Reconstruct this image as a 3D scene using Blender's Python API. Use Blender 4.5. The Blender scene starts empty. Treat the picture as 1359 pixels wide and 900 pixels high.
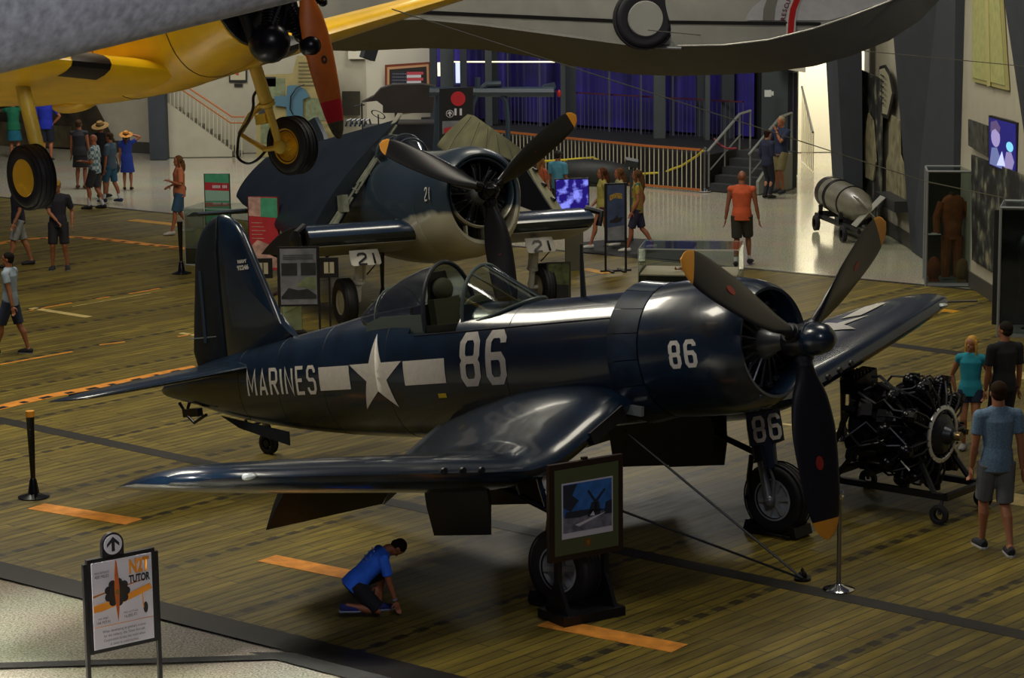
import bpy, bmesh, math, random
from mathutils import Vector as V, Matrix as M4, Euler
random.seed(7)
COL = bpy.context.scene.collection
PI = math.pi
# ---------------------------------------------------------------- camera
F_PX, PITCH, ROLL, CAM_Z = 3251.0, 0.180, -0.011, 7.071
_cp, _sp, _cr, _sr = math.cos(PITCH), math.sin(PITCH), math.cos(ROLL), math.sin(ROLL)
_R0, FWD, _U0 = V((1, 0, 0)), V((0, _cp, -_sp)), V((0, _sp, _cp))
RIGHT = _R0*_cr + _U0*_sr
UP = _U0*_cr - _R0*_sr
CAM = V((0, 0, CAM_Z))
def ray(u, v): return RIGHT*((u-679.5)/F_PX) - UP*((v-450)/F_PX) + FWD
def G(u, v, z=0.0):
    d = ray(u, v); return CAM + d*((z-CAM.z)/d.z)
def D(u, v, y):
    d = ray(u, v); return CAM + d*(y/d.y)
cd = bpy.data.cameras.new('camera'); co = bpy.data.objects.new('camera', cd); COL.objects.link(co)
cd.sensor_width = 36; cd.lens = F_PX/1359*36; cd.clip_end = 500
mw = M4.Identity(4)
for i in range(3): mw[i][0] = RIGHT[i]; mw[i][1] = UP[i]; mw[i][2] = -FWD[i]; mw[i][3] = CAM[i]
co.matrix_world = mw
bpy.context.scene.camera = co
# ---------------------------------------------------------------- materials
def lin(h):
    if isinstance(h, str):
        h = h.lstrip('#'); c = [int(h[i:i+2], 16)/255 for i in (0, 2, 4)]
        return tuple([x/12.92 if x <= .04045 else ((x+.055)/1.055)**2.4 for x in c]+[1.0])
    return tuple(h)+(1.0,) if len(h) == 3 else tuple(h)
MATS = {}
def mat(name, color, rough=.6, metal=0., coat=0., emit=None, estr=0., noise=0., nscale=8., bump=0., bscale=40., trans=0., alpha=1., spec=.5):
    if name in MATS: return MATS[name]
    m = bpy.data.materials.new(name); m.use_nodes = True; MATS[name] = m
    nt = m.node_tree; b = nt.nodes['Principled BSDF']
    b.inputs['Base Color'].default_value = lin(color); b.inputs['Roughness'].default_value = rough
    b.inputs['Metallic'].default_value = metal; b.inputs['Coat Weight'].default_value = coat
    b.inputs['Coat Roughness'].default_value = .08
    b.inputs['Specular IOR Level'].default_value = spec
    if trans: b.inputs['Transmission Weight'].default_value = trans
    if alpha < 1: b.inputs['Alpha'].default_value = alpha
    if emit: b.inputs['Emission Color'].default_value = lin(emit); b.inputs['Emission Strength'].default_value = estr
    if noise or bump:
        tc = nt.nodes.new('ShaderNodeTexCoord'); n = nt.nodes.new('ShaderNodeTexNoise')
        n.inputs['Scale'].default_value = nscale; n.inputs['Detail'].default_value = 5
        nt.links.new(tc.outputs['Object'], n.inputs['Vector'])
        if noise:
            mx = nt.nodes.new('ShaderNodeMix'); mx.data_type = 'RGBA'; mx.blend_type = 'MULTIPLY'
            c = lin(color); mx.inputs[6].default_value = c; mx.inputs[0].default_value = 1.0
            rmp = nt.nodes.new('ShaderNodeMapRange'); rmp.inputs['To Min'].default_value = 1-noise; rmp.inputs['To Max'].default_value = 1+noise
            rmp.inputs['From Min'].default_value = .3; rmp.inputs['From Max'].default_value = .7
            nt.links.new(n.outputs['Fac'], rmp.inputs['Value']); nt.links.new(rmp.outputs[0], mx.inputs[7])
            nt.links.new(mx.outputs[2], b.inputs['Base Color'])
        if bump:
            n2 = nt.nodes.new('ShaderNodeTexNoise'); n2.inputs['Scale'].default_value = bscale
            nt.links.new(tc.outputs['Object'], n2.inputs['Vector'])
            bp = nt.nodes.new('ShaderNodeBump'); bp.inputs['Strength'].default_value = bump; bp.inputs['Distance'].default_value = .01
            nt.links.new(n2.outputs['Fac'], bp.inputs['Height']); nt.links.new(bp.outputs[0], b.inputs['Normal'])
    return m
def glass(name, tint='#ffffff', alpha=.18, rough=.05):
    if name in MATS: return MATS[name]
    m = bpy.data.materials.new(name); m.use_nodes = True; MATS[name] = m
    nt = m.node_tree; b = nt.nodes['Principled BSDF']; out = nt.nodes['Material Output']
    tr = nt.nodes.new('ShaderNodeBsdfTransparent'); gl = nt.nodes.new('ShaderNodeBsdfGlossy'); mx = nt.nodes.new('ShaderNodeMixShader')
    fr = nt.nodes.new('ShaderNodeLayerWeight'); fr.inputs['Blend'].default_value = .12
    ad = nt.nodes.new('ShaderNodeMath'); ad.operation = 'ADD'; ad.inputs[1].default_value = alpha; ad.use_clamp = True
    tr.inputs[0].default_value = lin(tint); gl.inputs['Roughness'].default_value = rough
    gl.inputs[0].default_value = (.85, .88, .9, 1)
    nt.links.new(fr.outputs['Facing'], ad.inputs[0]); nt.links.new(ad.outputs[0], mx.inputs[0])
    nt.links.new(tr.outputs[0], mx.inputs[1]); nt.links.new(gl.outputs[0], mx.inputs[2]); nt.links.new(mx.outputs[0], out.inputs[0])
    nt.nodes.remove(b)
    return m
NAVY = mat('navy_gloss', '#0f2032', .27, coat=.5, noise=.35, nscale=3, bump=.22, bscale=4)
NAVYM = mat('navy_matte', '#101822', .5, noise=.3, nscale=4)
BLACK = mat('black_paint', '#0b0a10', .45)
BLACKG = mat('black_gloss', '#08080c', .22)
BLADE = mat('blade_black', '#141318', .3, noise=.2)
TIP = mat('blade_tip_yellow', '#d8922a', .45)
WHITE = mat('white_paint', '#c4c0b8', .4, noise=.08, nscale=20)
RUBBER = mat('rubber', '#141318', .6, noise=.2)
STEEL = mat('steel', '#9a9ca0', .28, metal=1.)
CHROME = mat('chrome', '#d8dade', .12, metal=1.)
DSTEEL = mat('dark_steel', '#3a3c42', .35, metal=.8, noise=.3, nscale=20)
LSTEEL = mat('light_steel', '#82868c', .35, metal=.5)
YELLOW = mat('trainer_yellow', '#e6b40c', .35, coat=.3, noise=.12, nscale=3)
LYELLOW = mat('strut_yellow', '#e0c048', .4, noise=.1)
ORANGE = mat('blade_orange', '#b25a14', .35, coat=.3, noise=.15)
RED = mat('red_paint', '#b0141c', .4)
GULL = mat('gull_grey', '#8e8b80', .4, noise=.15, nscale=4)
SEABLUE = mat('sea_blue', '#26333f', .4, coat=.15, noise=.3, nscale=4)
GLASS = glass('clear_glass', '#dfe6e4', .02)
CANOPY = glass('canopy_glass', '#aab6ae', .20, .14)
# ---------------------------------------------------------------- mesh builder
class MB:
    def __init__(s): s.v = []; s.f = []; s.mi = []; s.cur = 0
    def add(s, vs, fs):
        o = len(s.v); s.v += [tuple(x) for x in vs]; s.f += [tuple(i+o for i in f) for f in fs]; s.mi += [s.cur]*len(fs); return s
    def box(s, c, d, rot=None):
        c = V(c); vs = []
        for i in (-.5, .5):
            for j in (-.5, .5):
                for k in (-.5, .5):
                    p = V((i*d[0], j*d[1], k*d[2]))
                    if rot is not None: p = rot @ p
                    vs.append(c+p)
        return s.add(vs, [(0, 1, 3, 2), (4, 6, 7, 5), (0, 4, 5, 1), (2, 3, 7, 6), (0, 2, 6, 4), (1, 5, 7, 3)])
    def loft(s, rings, closed=True, caps=(True, True)):
        n = len(rings[0]); vs = [p for r in rings for p in r]; fs = []
        for i in range(len(rings)-1):
            for j in range(n if closed else n-1):
                a = i*n+j; b = i*n+(j+1) % n
                fs.append((a, b, b+n, a+n))
        if caps[0]: fs.append(tuple(range(n-1, -1, -1)))
        if caps[1]: fs.append(tuple((len(rings)-1)*n+j for j in range(n)))
        return s.add(vs, fs)
    def cyl(s, p0, p1, r0, r1=None, n=16, caps=(True, True)):
        r1 = r0 if r1 is None else r1
        return s.tube([p0, p1], [r0, r1], n, caps)
    def tube(s, pts, rs, n=10, caps=(True, True), flat=None):
        pts = [V(p) for p in pts]
        if not isinstance(rs, list): rs = [rs]*len(pts)
        rings = []; prev = None
        for i, p in enumerate(pts):
            d = (pts[min(i+1, len(pts)-1)]-pts[max(i-1, 0)]).normalized()
            if prev is None:
                a = V((0, 0, 1)) if abs(d.z) < .9 else V((1, 0, 0)); x = d.cross(a).normalized()
            else: x = (prev-d*prev.dot(d)).normalized()
            prev = x; y = d.cross(x)
            r = rs[i]; ra, rb = r if isinstance(r, tuple) else (r, r)
            rings.append([p+x*ra*math.cos(2*PI*k/n)+y*rb*math.sin(2*PI*k/n) for k in range(n)])
        return s.loft(rings, True, caps)
    def ell(s, c, r, n=16, m=10, rot=None):
        c = V(c); r = r if isinstance(r, (tuple, list)) else (r, r, r); vs = []; fs = []
        def P(t, f):
            p = V((r[0]*math.sin(t)*math.cos(f), r[1]*math.sin(t)*math.sin(f), r[2]*math.cos(t)))
            return c+(rot @ p if rot is not None else p)
        vs.append(P(0, 0))
        for i in range(1, m):
            for j in range(n): vs.append(P(PI*i/m, 2*PI*j/n))
        vs.append(P(PI, 0)); L = len(vs)-1
        for j in range(n):
            fs.append((0, 1+j, 1+(j+1) % n)); fs.append((L, L-n+(j+1) % n, L-n+j))
        for i in range(m-2):
            for j in range(n):
                a = 1+i*n+j; b = 1+i*n+(j+1) % n; fs.append((a, a+n, b+n, b))
        return s.add(vs, fs)
    def rev(s, prof, axis_o=(0, 0, 0), ax=V((1, 0, 0)), n=40, a0=0, a1=2*PI):
        ax = V(ax).normalized(); x = ax.cross(V((0, 1, 0)) if abs(ax.y) < .9 else V((0, 0, 1))).normalized(); y = ax.cross(x); o = V(axis_o)
        full = abs(a1-a0-2*PI) < 1e-6; k = n if full else n+1; rings = []
        for (t, r) in prof: rings.append([o+ax*t+x*r*math.cos(a0+(a1-a0)*j/n)+y*r*math.sin(a0+(a1-a0)*j/n) for j in range(k)])
        return s.loft(rings, full, (False, False))
    def prism(s, poly, nrm, th):
        nrm = V(nrm)*th; a = [V(p) for p in poly]; n = len(a)
        return s.add(a+[p+nrm for p in a], [tuple(range(n-1, -1, -1)), tuple(range(n, 2*n))]+[(i, (i+1) % n, (i+1) % n+n, i+n) for i in range(n)])
    def quad(s, a, b, c, d): return s.add([a, b, c, d], [(0, 1, 2, 3)])
    def build(s, name, m, parent=None, smooth=True, ang=35, mods=None):
        me = bpy.data.meshes.new(name); me.from_pydata(s.v, [], s.f); me.update()
        ms = m if isinstance(m, (list, tuple)) else [m]
        for x in ms: me.materials.append(x)
        if len(ms) > 1: me.polygons.foreach_set('material_index', s.mi)
        bm = bmesh.new(); bm.from_mesh(me); bmesh.ops.recalc_face_normals(bm, faces=bm.faces); bm.to_mesh(me); bm.free()
        if smooth:
            me.polygons.foreach_set('use_smooth', [True]*len(me.polygons)); me.set_sharp_from_angle(angle=math.radians(ang))
        o = bpy.data.objects.new(name, me); COL.objects.link(o)
        if parent: o.parent = parent
        return o
def crv(pts, n=6):
    P = [V(p) for p in pts]; Q = []
    for i in range(len(P)-1):
        p0 = P[max(i-1, 0)]; p3 = P[min(i+2, len(P)-1)]
        for k in range(n): t = k/n; Q.append(.5*((2*P[i])+(P[i+1]-p0)*t+(2*p0-5*P[i]+4*P[i+1]-p3)*t*t+(3*P[i]-p0-3*P[i+1]+p3)*t**3))
    return Q+[P[-1]]
def remesh(o, vox, smooth_it=2):
    md = o.modifiers.new('r', 'REMESH'); md.mode = 'VOXEL'; md.voxel_size = vox; md.use_smooth_shade = True
    if smooth_it:
        sm = o.modifiers.new('s', 'SMOOTH'); sm.iterations = smooth_it; sm.factor = .5
    dg = bpy.context.evaluated_depsgraph_get(); ev = o.evaluated_get(dg)
    me = bpy.data.meshes.new_from_object(ev); mats = [x for x in o.data.materials]
    me.materials.clear()
    for x in mats: me.materials.append(x)
    o.modifiers.clear(); o.data = me
    me.polygons.foreach_set('use_smooth', [True]*len(me.polygons))
    return o
def tag(o, label, cat, group=None, kind=None):
    o['label'] = label; o['category'] = cat
    if group: o['group'] = group
    if kind: o['kind'] = kind
    return o
def thing(name, label, cat, loc=(0, 0, 0), rz=0., group=None, mtx=None):
    o = bpy.data.objects.new(name, None); COL.objects.link(o); o.empty_display_size = .2
    if mtx is not None: o.matrix_world = mtx
    else: o.location = loc; o.rotation_euler = (0, 0, rz)
    tag(o, label, cat, group); return o
def struct(o): o['kind'] = 'structure'; return o
def copy_tree(o, parent=None):
    c = o.copy(); COL.objects.link(c); c.parent = parent
    for ch in [x for x in bpy.data.objects if x.parent == o]: copy_tree(ch, c)
    return c
def aff(o, pts):
    """subdivide helper"""
    return o
def text_obj(name, s, m, size, mtx, parent=None, sx=1., bold=0., align='CENTER'):
    """flat lettering: local x right, y up, converted to a mesh, placed with mtx (in parent space)"""
    cu = bpy.data.curves.new('t', 'FONT'); cu.body = s; cu.size = size; cu.align_x = align; cu.align_y = 'CENTER'; cu.offset = bold; cu.space_line = .95; cu.resolution_u = 3
    t = bpy.data.objects.new('t', cu); COL.objects.link(t)
    dg = bpy.context.evaluated_depsgraph_get(); me = bpy.data.meshes.new_from_object(t.evaluated_get(dg))
    bpy.data.objects.remove(t)
    for v in me.vertices: v.co = mtx @ V((v.co.x*sx, v.co.y, v.co.z))
    me.materials.clear(); me.materials.append(m)
    o = bpy.data.objects.new(name, me); COL.objects.link(o)
    if parent: o.parent = parent
    return o
def frame_mtx(o, x, y):
    x = V(x).normalized(); y = V(y); y = (y-x*y.dot(x)).normalized(); z = x.cross(y); m = M4.Identity(4)
    for i in range(3): m[i][0] = x[i]; m[i][1] = y[i]; m[i][2] = z[i]; m[i][3] = o[i]
    return m
# block stroke font on a 0..1 x 0..h grid : polylines
STROKES = {
 '8': [[(.2, 0), (.8, 0), (1, .25), (1, .72), (.85, .92), (.15, .92), (0, .72), (0, .25), (.2, 0)], [(.15, .92), (0, 1.12), (0, 1.6), (.2, 1.85), (.8, 1.85), (1, 1.6), (1, 1.12), (.85, .92)]],
 '6': [[(1, 1.5), (1, 1.65), (.8, 1.85), (.2, 1.85), (0, 1.6), (0, .25), (.2, 0), (.8, 0), (1, .25), (1, .78), (.8, 1.), (0, 1.)]],
 '2': [[(0, 1.45), (0, 1.62), (.2, 1.85), (.8, 1.85), (1, 1.62), (1, 1.15), (0, .3), (0, 0), (1, 0)]],
 '1': [[(.5, 0), (.5, 1.85)]],
 'B': [[(0, 0), (0, 1.85), (.8, 1.85), (1, 1.6), (1, 1.12), (.8, .95), (0, .95)], [(.8, .95), (1, .75), (1, .25), (.8, 0), (0, 0)]],
 'M': [[(0, 0), (0, 1.85), (.6, .4), (1.2, 1.85), (1.2, 0)]],
 'A': [[(0, 0), (.5, 1.85), (1, 0)], [(.15, .5), (.85, .5)]],
 'R': [[(0, 0), (0, 1.85), (.8, 1.85), (1, 1.65), (1, 1.1), (.8, .9), (0, .9)], [(.5, .9), (1, 0)]],
 'I': [[(0, 0), (0, 1.85)]],
 'N': [[(0, 0), (0, 1.85), (1, 0), (1, 1.85)]],
 'E': [[(1, 0), (0, 0), (0, 1.85), (1, 1.85)], [(0, .95), (.8, .95)]],
 'S': [[(0, .4), (0, .25), (.2, 0), (.8, 0), (1, .25), (1, .75), (.8, .95), (.2, .95), (0, 1.15), (0, 1.6), (.2, 1.85), (.8, 1.85), (1, 1.6), (1, 1.45)]],
}
WID = {'1': .62, 'M': 1.2, 'I': 0.}
def stroke_polys(text, h, w, th, gap):
    """list of convex polygons (2D) for the block lettering; h letter height, w letter width (of a '8')"""
    out = []; x = 0; sy = h/1.85
    for ch in text:
        wd = WID.get(ch, 1.)*w
        for pl in STROKES[ch]:
            P = [V((x+p[0]*w, p[1]*sy)) for p in pl]
            cl = (P[0]-P[-1]).length < 1e-6
            n = len(P); offs = []
            for i in range(n):
                a = P[i-1] if i > 0 else (P[-2] if cl else None); b = P[i+1] if i < n-1 else (P[1] if cl else None)
                da = (P[i]-a).normalized() if a is not None else None; db = (b-P[i]).normalized() if b is not None else None
                if da is None: nn = V((-db.y, db.x)); k = 1
                elif db is None: nn = V((-da.y, da.x)); k = 1
                else:
                    na = V((-da.y, da.x)); nb = V((-db.y, db.x)); nn = (na+nb); nn = nn.normalized() if nn.length > 1e-4 else na
                    k = min(1/max(nn.dot(na), .3), 1.6)
                e = V((0, 0))
                offs.append((P[i]+nn*th/2*k, P[i]-nn*th/2*k))
            for i in range(n-1):
                out.append([offs[i][0], offs[i+1][0], offs[i+1][1], offs[i][1]])
        x += wd+gap+th
    return out, x-gap-th
def star_polys(r, cx=0, cy=0, rot=0.):
    o = []; pts = []
    for k in range(10):
        a = PI/2+rot+k*PI/5; rr = r if k % 2 == 0 else r*.382
        pts.append(V((cx+rr*math.cos(a), cy+rr*math.sin(a))))
    c = V((cx, cy))
    for k in range(10): o.append([c, pts[k], pts[(k+1) % 10]])
    return o
def decal(name, polys, fn, m, parent, step=.08):
    """cut 2D polygons to a fine grid and map them through fn(u,v)->Vector"""
    bm = bmesh.new()
    for p in polys:
        vs = [bm.verts.new((q.x, q.y, 0)) for q in p]
        try: bm.faces.new(vs)
        except ValueError: pass
    xs = [v.co.x for v in bm.verts]; ys = [v.co.y for v in bm.verts]
    k = math.floor(min(xs)/step)
    while k*step < max(xs):
        bmesh.ops.bisect_plane(bm, geom=bm.verts[:]+bm.edges[:]+bm.faces[:], plane_co=(k*step, 0, 0), plane_no=(1, 0, 0)); k += 1
    k = math.floor(min(ys)/step)
    while k*step < max(ys):
        bmesh.ops.bisect_plane(bm, geom=bm.verts[:]+bm.edges[:]+bm.faces[:], plane_co=(0, k*step, 0), plane_no=(0, 1, 0)); k += 1
    for v in bm.verts: v.co = fn(v.co.x, v.co.y)
    me = bpy.data.meshes.new(name); bm.to_mesh(me); bm.free(); me.materials.append(m)
    o = bpy.data.objects.new(name, me); COL.objects.link(o); o.parent = parent
    me.polygons.foreach_set('use_smooth', [True]*len(me.polygons))
    return o
def interp(tab, x):
    """tab sorted ascending by [0]; cosine-free smooth (catmull) interpolation of the other columns"""
    n = len(tab)
    if x <= tab[0][0]: return list(tab[0][1:])
    if x >= tab[-1][0]: return list(tab[-1][1:])
    for i in range(n-1):
        if tab[i][0] <= x <= tab[i+1][0]: break
    a, b = tab[i], tab[i+1]; h = b[0]-a[0]; t = (x-a[0])/h; r = []
    for k in range(1, len(a)):
        def sl(j):
            if j <= 0: return (tab[1][k]-tab[0][k])/(tab[1][0]-tab[0][0])
            if j >= n-1: return (tab[-1][k]-tab[-2][k])/(tab[-1][0]-tab[-2][0])
            s0 = (tab[j][k]-tab[j-1][k])/(tab[j][0]-tab[j-1][0]); s1 = (tab[j+1][k]-tab[j][k])/(tab[j+1][0]-tab[j][0])
            return 0 if s0*s1 <= 0 else 2*s0*s1/(s0+s1)
        m0, m1 = sl(i)*h, sl(i+1)*h
        r.append((2*t**3-3*t*t+1)*a[k]+(t**3-2*t*t+t)*m0+(-2*t**3+3*t*t)*b[k]+(t**3-t*t)*m1)
    return r
def airfoil(n=14, camber=.02):
    """closed list of (xc, z/t-scaled) points, TE -> upper -> LE -> lower"""
    up = []; 
    for i in range(n+1):
        b = PI*i/n; x = .5*(1-math.cos(b))
        yt = 5*(.2969*math.sqrt(x)-.126*x-.3516*x*x+.2843*x**3-.1036*x**4)
        up.append((x, yt))
    pts = [(x, y) for x, y in reversed(up)]+[(x, -y) for x, y in up[1:-1]]
    return pts
AF = airfoil()
def wing_rings(secs, sub=1):
    """secs: (le:Vector, chordvec:Vector, upvec:Vector(thick dir unit), tratio)"""
    rings = []
    for le, ch, upv, t in secs:
        c = ch.length
        rings.append([le+ch*x+upv*(y*t*c + .02*c*math.sin(PI*x)*(1 if t > .02 else 0)) for x, y in AF])
    return rings
# ================================================================ SETTING
AU = math.radians(49); AV = math.radians(-41)
PU = V((math.cos(AU), math.sin(AU), 0)); PV = V((math.cos(AV), math.sin(AV), 0)); PZ = V((0, 0, 1))
def ST(s, t, z=0.): return PV*s+PU*t+PZ*z
def nodes(m):
    nt = m.node_tree; return nt, nt.nodes, nt.links
# --- terrazzo tile floor
def terrazzo():
    m = mat('terrazzo', '#a79f86', .12); nt, N, L = nodes(m); b = N['Principled BSDF']
    tc = N.new('ShaderNodeTexCoord'); n1 = N.new('ShaderNodeTexNoise'); n1.inputs['Scale'].default_value = 45; n1.inputs['Detail'].default_value = 3
    n2 = N.new('ShaderNodeTexNoise'); n2.inputs['Scale'].default_value = .7
    r = N.new('ShaderNodeValToRGB'); r.color_ramp.elements[0].position = .35; r.color_ramp.elements[0].color = lin('#8f8b78'); r.color_ramp.elements[1].position = .62; r.color_ramp.elements[1].color = lin('#d2cdb8')
    mx = N.new('ShaderNodeMix'); mx.data_type = 'RGBA'; mx.blend_type = 'MULTIPLY'; mx.inputs[0].default_value = .35
    L.new(tc.outputs['Object'], n1.inputs['Vector']); L.new(tc.outputs['Object'], n2.inputs['Vector'])
    L.new(n1.outputs['Fac'], r.inputs[0]); L.new(r.outputs[0], mx.inputs[6]); L.new(n2.outputs['Color'], mx.inputs[7]); L.new(mx.outputs[2], b.inputs['Base Color'])
    return m
TERR = terrazzo()
# --- wooden flight-deck floor
def deckmat():
    m = mat('deck_planks', '#4a4020', .42); nt, N, L = nodes(m); b = N['Principled BSDF']
    tc = N.new('ShaderNodeTexCoord'); mp = N.new('ShaderNodeMapping'); mp.inputs['Rotation'].default_value = (0, 0, -AU)
    L.new(tc.outputs['Object'], mp.inputs['Vector'])           # x' along the planks, y' across
    sp = N.new('ShaderNodeSeparateXYZ'); L.new(mp.outputs[0], sp.inputs[0])
    def math_(op, a, bb=None, c=None):
        n = N.new('ShaderNodeMath'); n.operation = op
        for i, x in enumerate((a, bb, c)):
            if x is None: continue
            if isinstance(x, (int, float)): n.inputs[i].default_value = x
            else: L.new(x, n.inputs[i])
        return n.outputs[0]
    br = N.new('ShaderNodeTexBrick'); br.inputs['Scale'].default_value = 1.; br.inputs['Brick Width'].default_value = 2.4; br.inputs['Row Height'].default_value = .145
    br.inputs['Mortar Size'].default_value = .008; br.inputs['Mortar Smooth'].default_value = .3; br.offset = .37
    br.inputs['Color1'].default_value = lin('#72631f'); br.inputs['Color2'].default_value = lin('#564a18'); br.inputs['Mortar'].default_value = lin('#1b150b')
    L.new(mp.outputs[0], br.inputs['Vector'])
    # streaky wear along planks
    mp2 = N.new('ShaderNodeMapping'); mp2.inputs['Scale'].default_value = (1.2, 9, 1); L.new(mp.outputs[0], mp2.inputs['Vector'])
    n1 = N.new('ShaderNodeTexNoise'); n1.inputs['Scale'].default_value = 1.3; n1.inputs['Detail'].default_value = 8; n1.inputs['Roughness'].default_value = .65; L.new(mp2.outputs[0], n1.inputs['Vector'])
    n3 = N.new('ShaderNodeTexNoise'); n3.inputs['Scale'].default_value = .35; n3.inputs['Detail'].default_value = 3; L.new(tc.outputs['Object'], n3.inputs['Vector'])
    rr = N.new('ShaderNodeMapRange'); rr.inputs['From Min'].default_value = .3; rr.inputs['From Max'].default_value = .7; rr.inputs['To Min'].default_value = .55; rr.inputs['To Max'].default_value = 1.5
    L.new(n1.outputs['Fac'], rr.inputs[0])
    r3 = N.new('ShaderNodeMapRange'); r3.inputs['From Min'].default_value = .3; r3.inputs['From Max'].default_value = .7; r3.inputs['To Min'].default_value = .75; r3.inputs['To Max'].default_value = 1.25
    L.new(n3.outputs['Fac'], r3.inputs[0])
    k = math_('MULTIPLY', rr.outputs[0], r3.outputs[0])
    mx = N.new('ShaderNodeMix'); mx.data_type = 'RGBA'; mx.blend_type = 'MULTIPLY'; mx.inputs[0].default_value = 1
    L.new(br.outputs[0], mx.inputs[6]); L.new(k, mx.inputs[7])
    # orange paint traces
    mp4 = N.new('ShaderNodeMapping'); mp4.inputs['Scale'].default_value = (.9, 14, 1); L.new(mp.outputs[0], mp4.inputs['Vector'])
    n4 = N.new('ShaderNodeTexNoise'); n4.inputs['Scale'].default_value = 1.; n4.inputs['Detail'].default_value = 6; L.new(mp4.outputs[0], n4.inputs['Vector'])
    o1 = N.new('ShaderNodeMapRange'); o1.inputs['From Min'].default_value = .66; o1.inputs['From Max'].default_value = .74; L.new(n4.outputs['Fac'], o1.inputs[0])
    mo = N.new('ShaderNodeMix'); mo.data_type = 'RGBA'; L.new(math_('MULTIPLY', o1.outputs[0], .45), mo.inputs[0]); L.new(mx.outputs[2], mo.inputs[6]); mo.inputs[7].default_value = lin('#8a5520')
    # tie-down strips: every 1.83 m across, pairs of dark pockets along
    f = math_('FRACT', math_('DIVIDE', math_('ADD', sp.outputs['Y'], 200*1.83-.25), 1.83))
    inb = math_('LESS_THAN', math_('ABSOLUTE', math_('SUBTRACT', f, .5)), .03)
    rim = math_('LESS_THAN', math_('ABSOLUTE', math_('SUBTRACT', f, .5)), .012)
    g = math_('FRACT', math_('DIVIDE', math_('ADD', sp.outputs['X'], 100), .30))
    dash = math_('LESS_THAN', g, .55)
    hole = math_('MULTIPLY', inb, dash)
    sel = math_('MAXIMUM', hole, math_('MULTIPLY', rim, .6))
    ms = N.new('ShaderNodeMix'); ms.data_type = 'RGBA'; L.new(math_('MULTIPLY', sel, .8), ms.inputs[0]); L.new(mo.outputs[2], ms.inputs[6]); ms.inputs[7].default_value = lin('#120e0c')
    L.new(ms.outputs[2], b.inputs['Base Color'])
    r5 = N.new('ShaderNodeMapRange'); r5.inputs['To Min'].default_value = .32; r5.inputs['To Max'].default_value = .6; L.new(n1.outputs['Fac'], r5.inputs[0]); L.new(r5.outputs[0], b.inputs['Roughness'])
    bp = N.new('ShaderNodeBump'); bp.inputs['Strength'].default_value = .25; bp.inputs['Distance'].default_value = .004; L.new(k, bp.inputs['Height']); L.new(bp.outputs[0], b.inputs['Normal'])
    return m
DECK = deckmat()
b = MB(); b.quad((-30, 8, -.02), (22, 8, -.02), (22, 90, -.02), (-30, 90, -.02)); struct(b.build('floor', TERR, smooth=False))
nd = V((math.cos(math.radians(-39.2)), math.sin(math.radians(-39.2)), 0)); fd = V((math.cos(math.radians(-36.9)), math.sin(math.radians(-36.9)), 0))
n0 = V((-5.58, 25.72, 0)); f0 = V((4.59, 45.93, 0))
b = MB(); P = [n0-nd*22, n0+nd*28, f0+fd*18, f0-fd*30]; b.prism([p+V((0, 0, -.018)) for p in P], (0, 0, 1), .018)
struct(b.build('floor_deck', DECK, smooth=False))
DK = mat('dark_border', '#23211f', .4, noise=.2)
npx = V((nd.y, -nd.x, 0)) # towards camera side
b = MB(); b.prism([n0-nd*22+npx*.0, n0+nd*28, n0+nd*28+npx*.42, n0-nd*22+npx*.42], (0, 0, 1), .004); struct(b.build('trim_1', DK, smooth=False))
fpx = V((-fd.y, fd.x, 0))
b = MB(); b.prism([f0-fd*30, f0+fd*18, f0+fd*18+fpx*.12, f0-fd*30+fpx*.12], (0, 0, 1), .006); struct(b.build('trim_2', DK, smooth=False))
SEAM = mat('seam_dark', '#1c1813', .5, noise=.3, nscale=3)
for i, (t, w) in enumerate(((20.3, .26), (32.6, .3))):
    b = MB(); b.prism([ST(-31, t-w/2), ST(-2 if i else -6.5, t-w/2), ST(-2 if i else -6.5, t+w/2), ST(-31, t+w/2)], (0, 0, 1), .003); struct(b.build('trim_%d' % (3+i), SEAM, smooth=False))
TSTR = mat('tile_grey', '#4a4a46', .2, noise=.2)
b = MB(); a0 = G(-40, 881); a1 = G(395, 868); a2 = G(395, 874); a3 = G(-40, 888)
b.prism([a0, a1, a2, a3], (0, 0, 1), .002); struct(b.build('trim_5', TSTR, smooth=False))
b = MB(); b.prism([G(330, 866), G(395, 866), G(540, 905), G(480, 905)], (0, 0, 1), .0015); struct(b.build('trim_6', TSTR, smooth=False))
# painted markings on the deck
OP = mat('orange_paint', '#d88c34', .45, noise=.25, nscale=6); WP = mat('cream_paint', '#b8a468', .5, noise=.25, nscale=6); YP = mat('amber_paint', '#c08a1a', .45, noise=.25, nscale=6)
def mark(s, t, L, w, m, ang=None):
    b = MB(); b.prism([ST(s-L/2, t-w/2), ST(s+L/2, t-w/2), ST(s+L/2, t+w/2), ST(s-L/2, t+w/2)], (0, 0, 1), .004); o = b.build('floor_marking', m, smooth=False)
    # plank joints stay visible: cut into boards
    return struct(o)
def line_mark(p, q, w, m, z=.004):
    d = (q-p).normalized(); n = V((-d.y, d.x, 0))*w/2; b = MB(); b.prism([p-n, q-n, q+n, p+n], (0, 0, 1), z); return struct(b.build('floor_marking', m, smooth=False))
for a, c_ in (((48, 672), (178, 693)), ((354, 741), (478, 766)), ((724, 826), (902, 861))):
    line_mark(G(*a), G(*c_), .3, OP)
for a, c_, w in (((175, 292), (240, 299), .3), ((775, 357), (806, 363), .25), ((1232, 410), (1270, 414), .25)): line_mark(G(*a), G(*c_), w, YP)
line_mark(G(1025, 561), G(1135, 576), .09, WP); line_mark(G(42, 409), G(118, 421), .16, WP); line_mark(G(240, 442), G(262, 446), .1, WP)
line_mark(G(1325, 495), G(1420, 506), .5, WP); line_mark(G(1330, 660), G(1420, 675), .5, WP)
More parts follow.
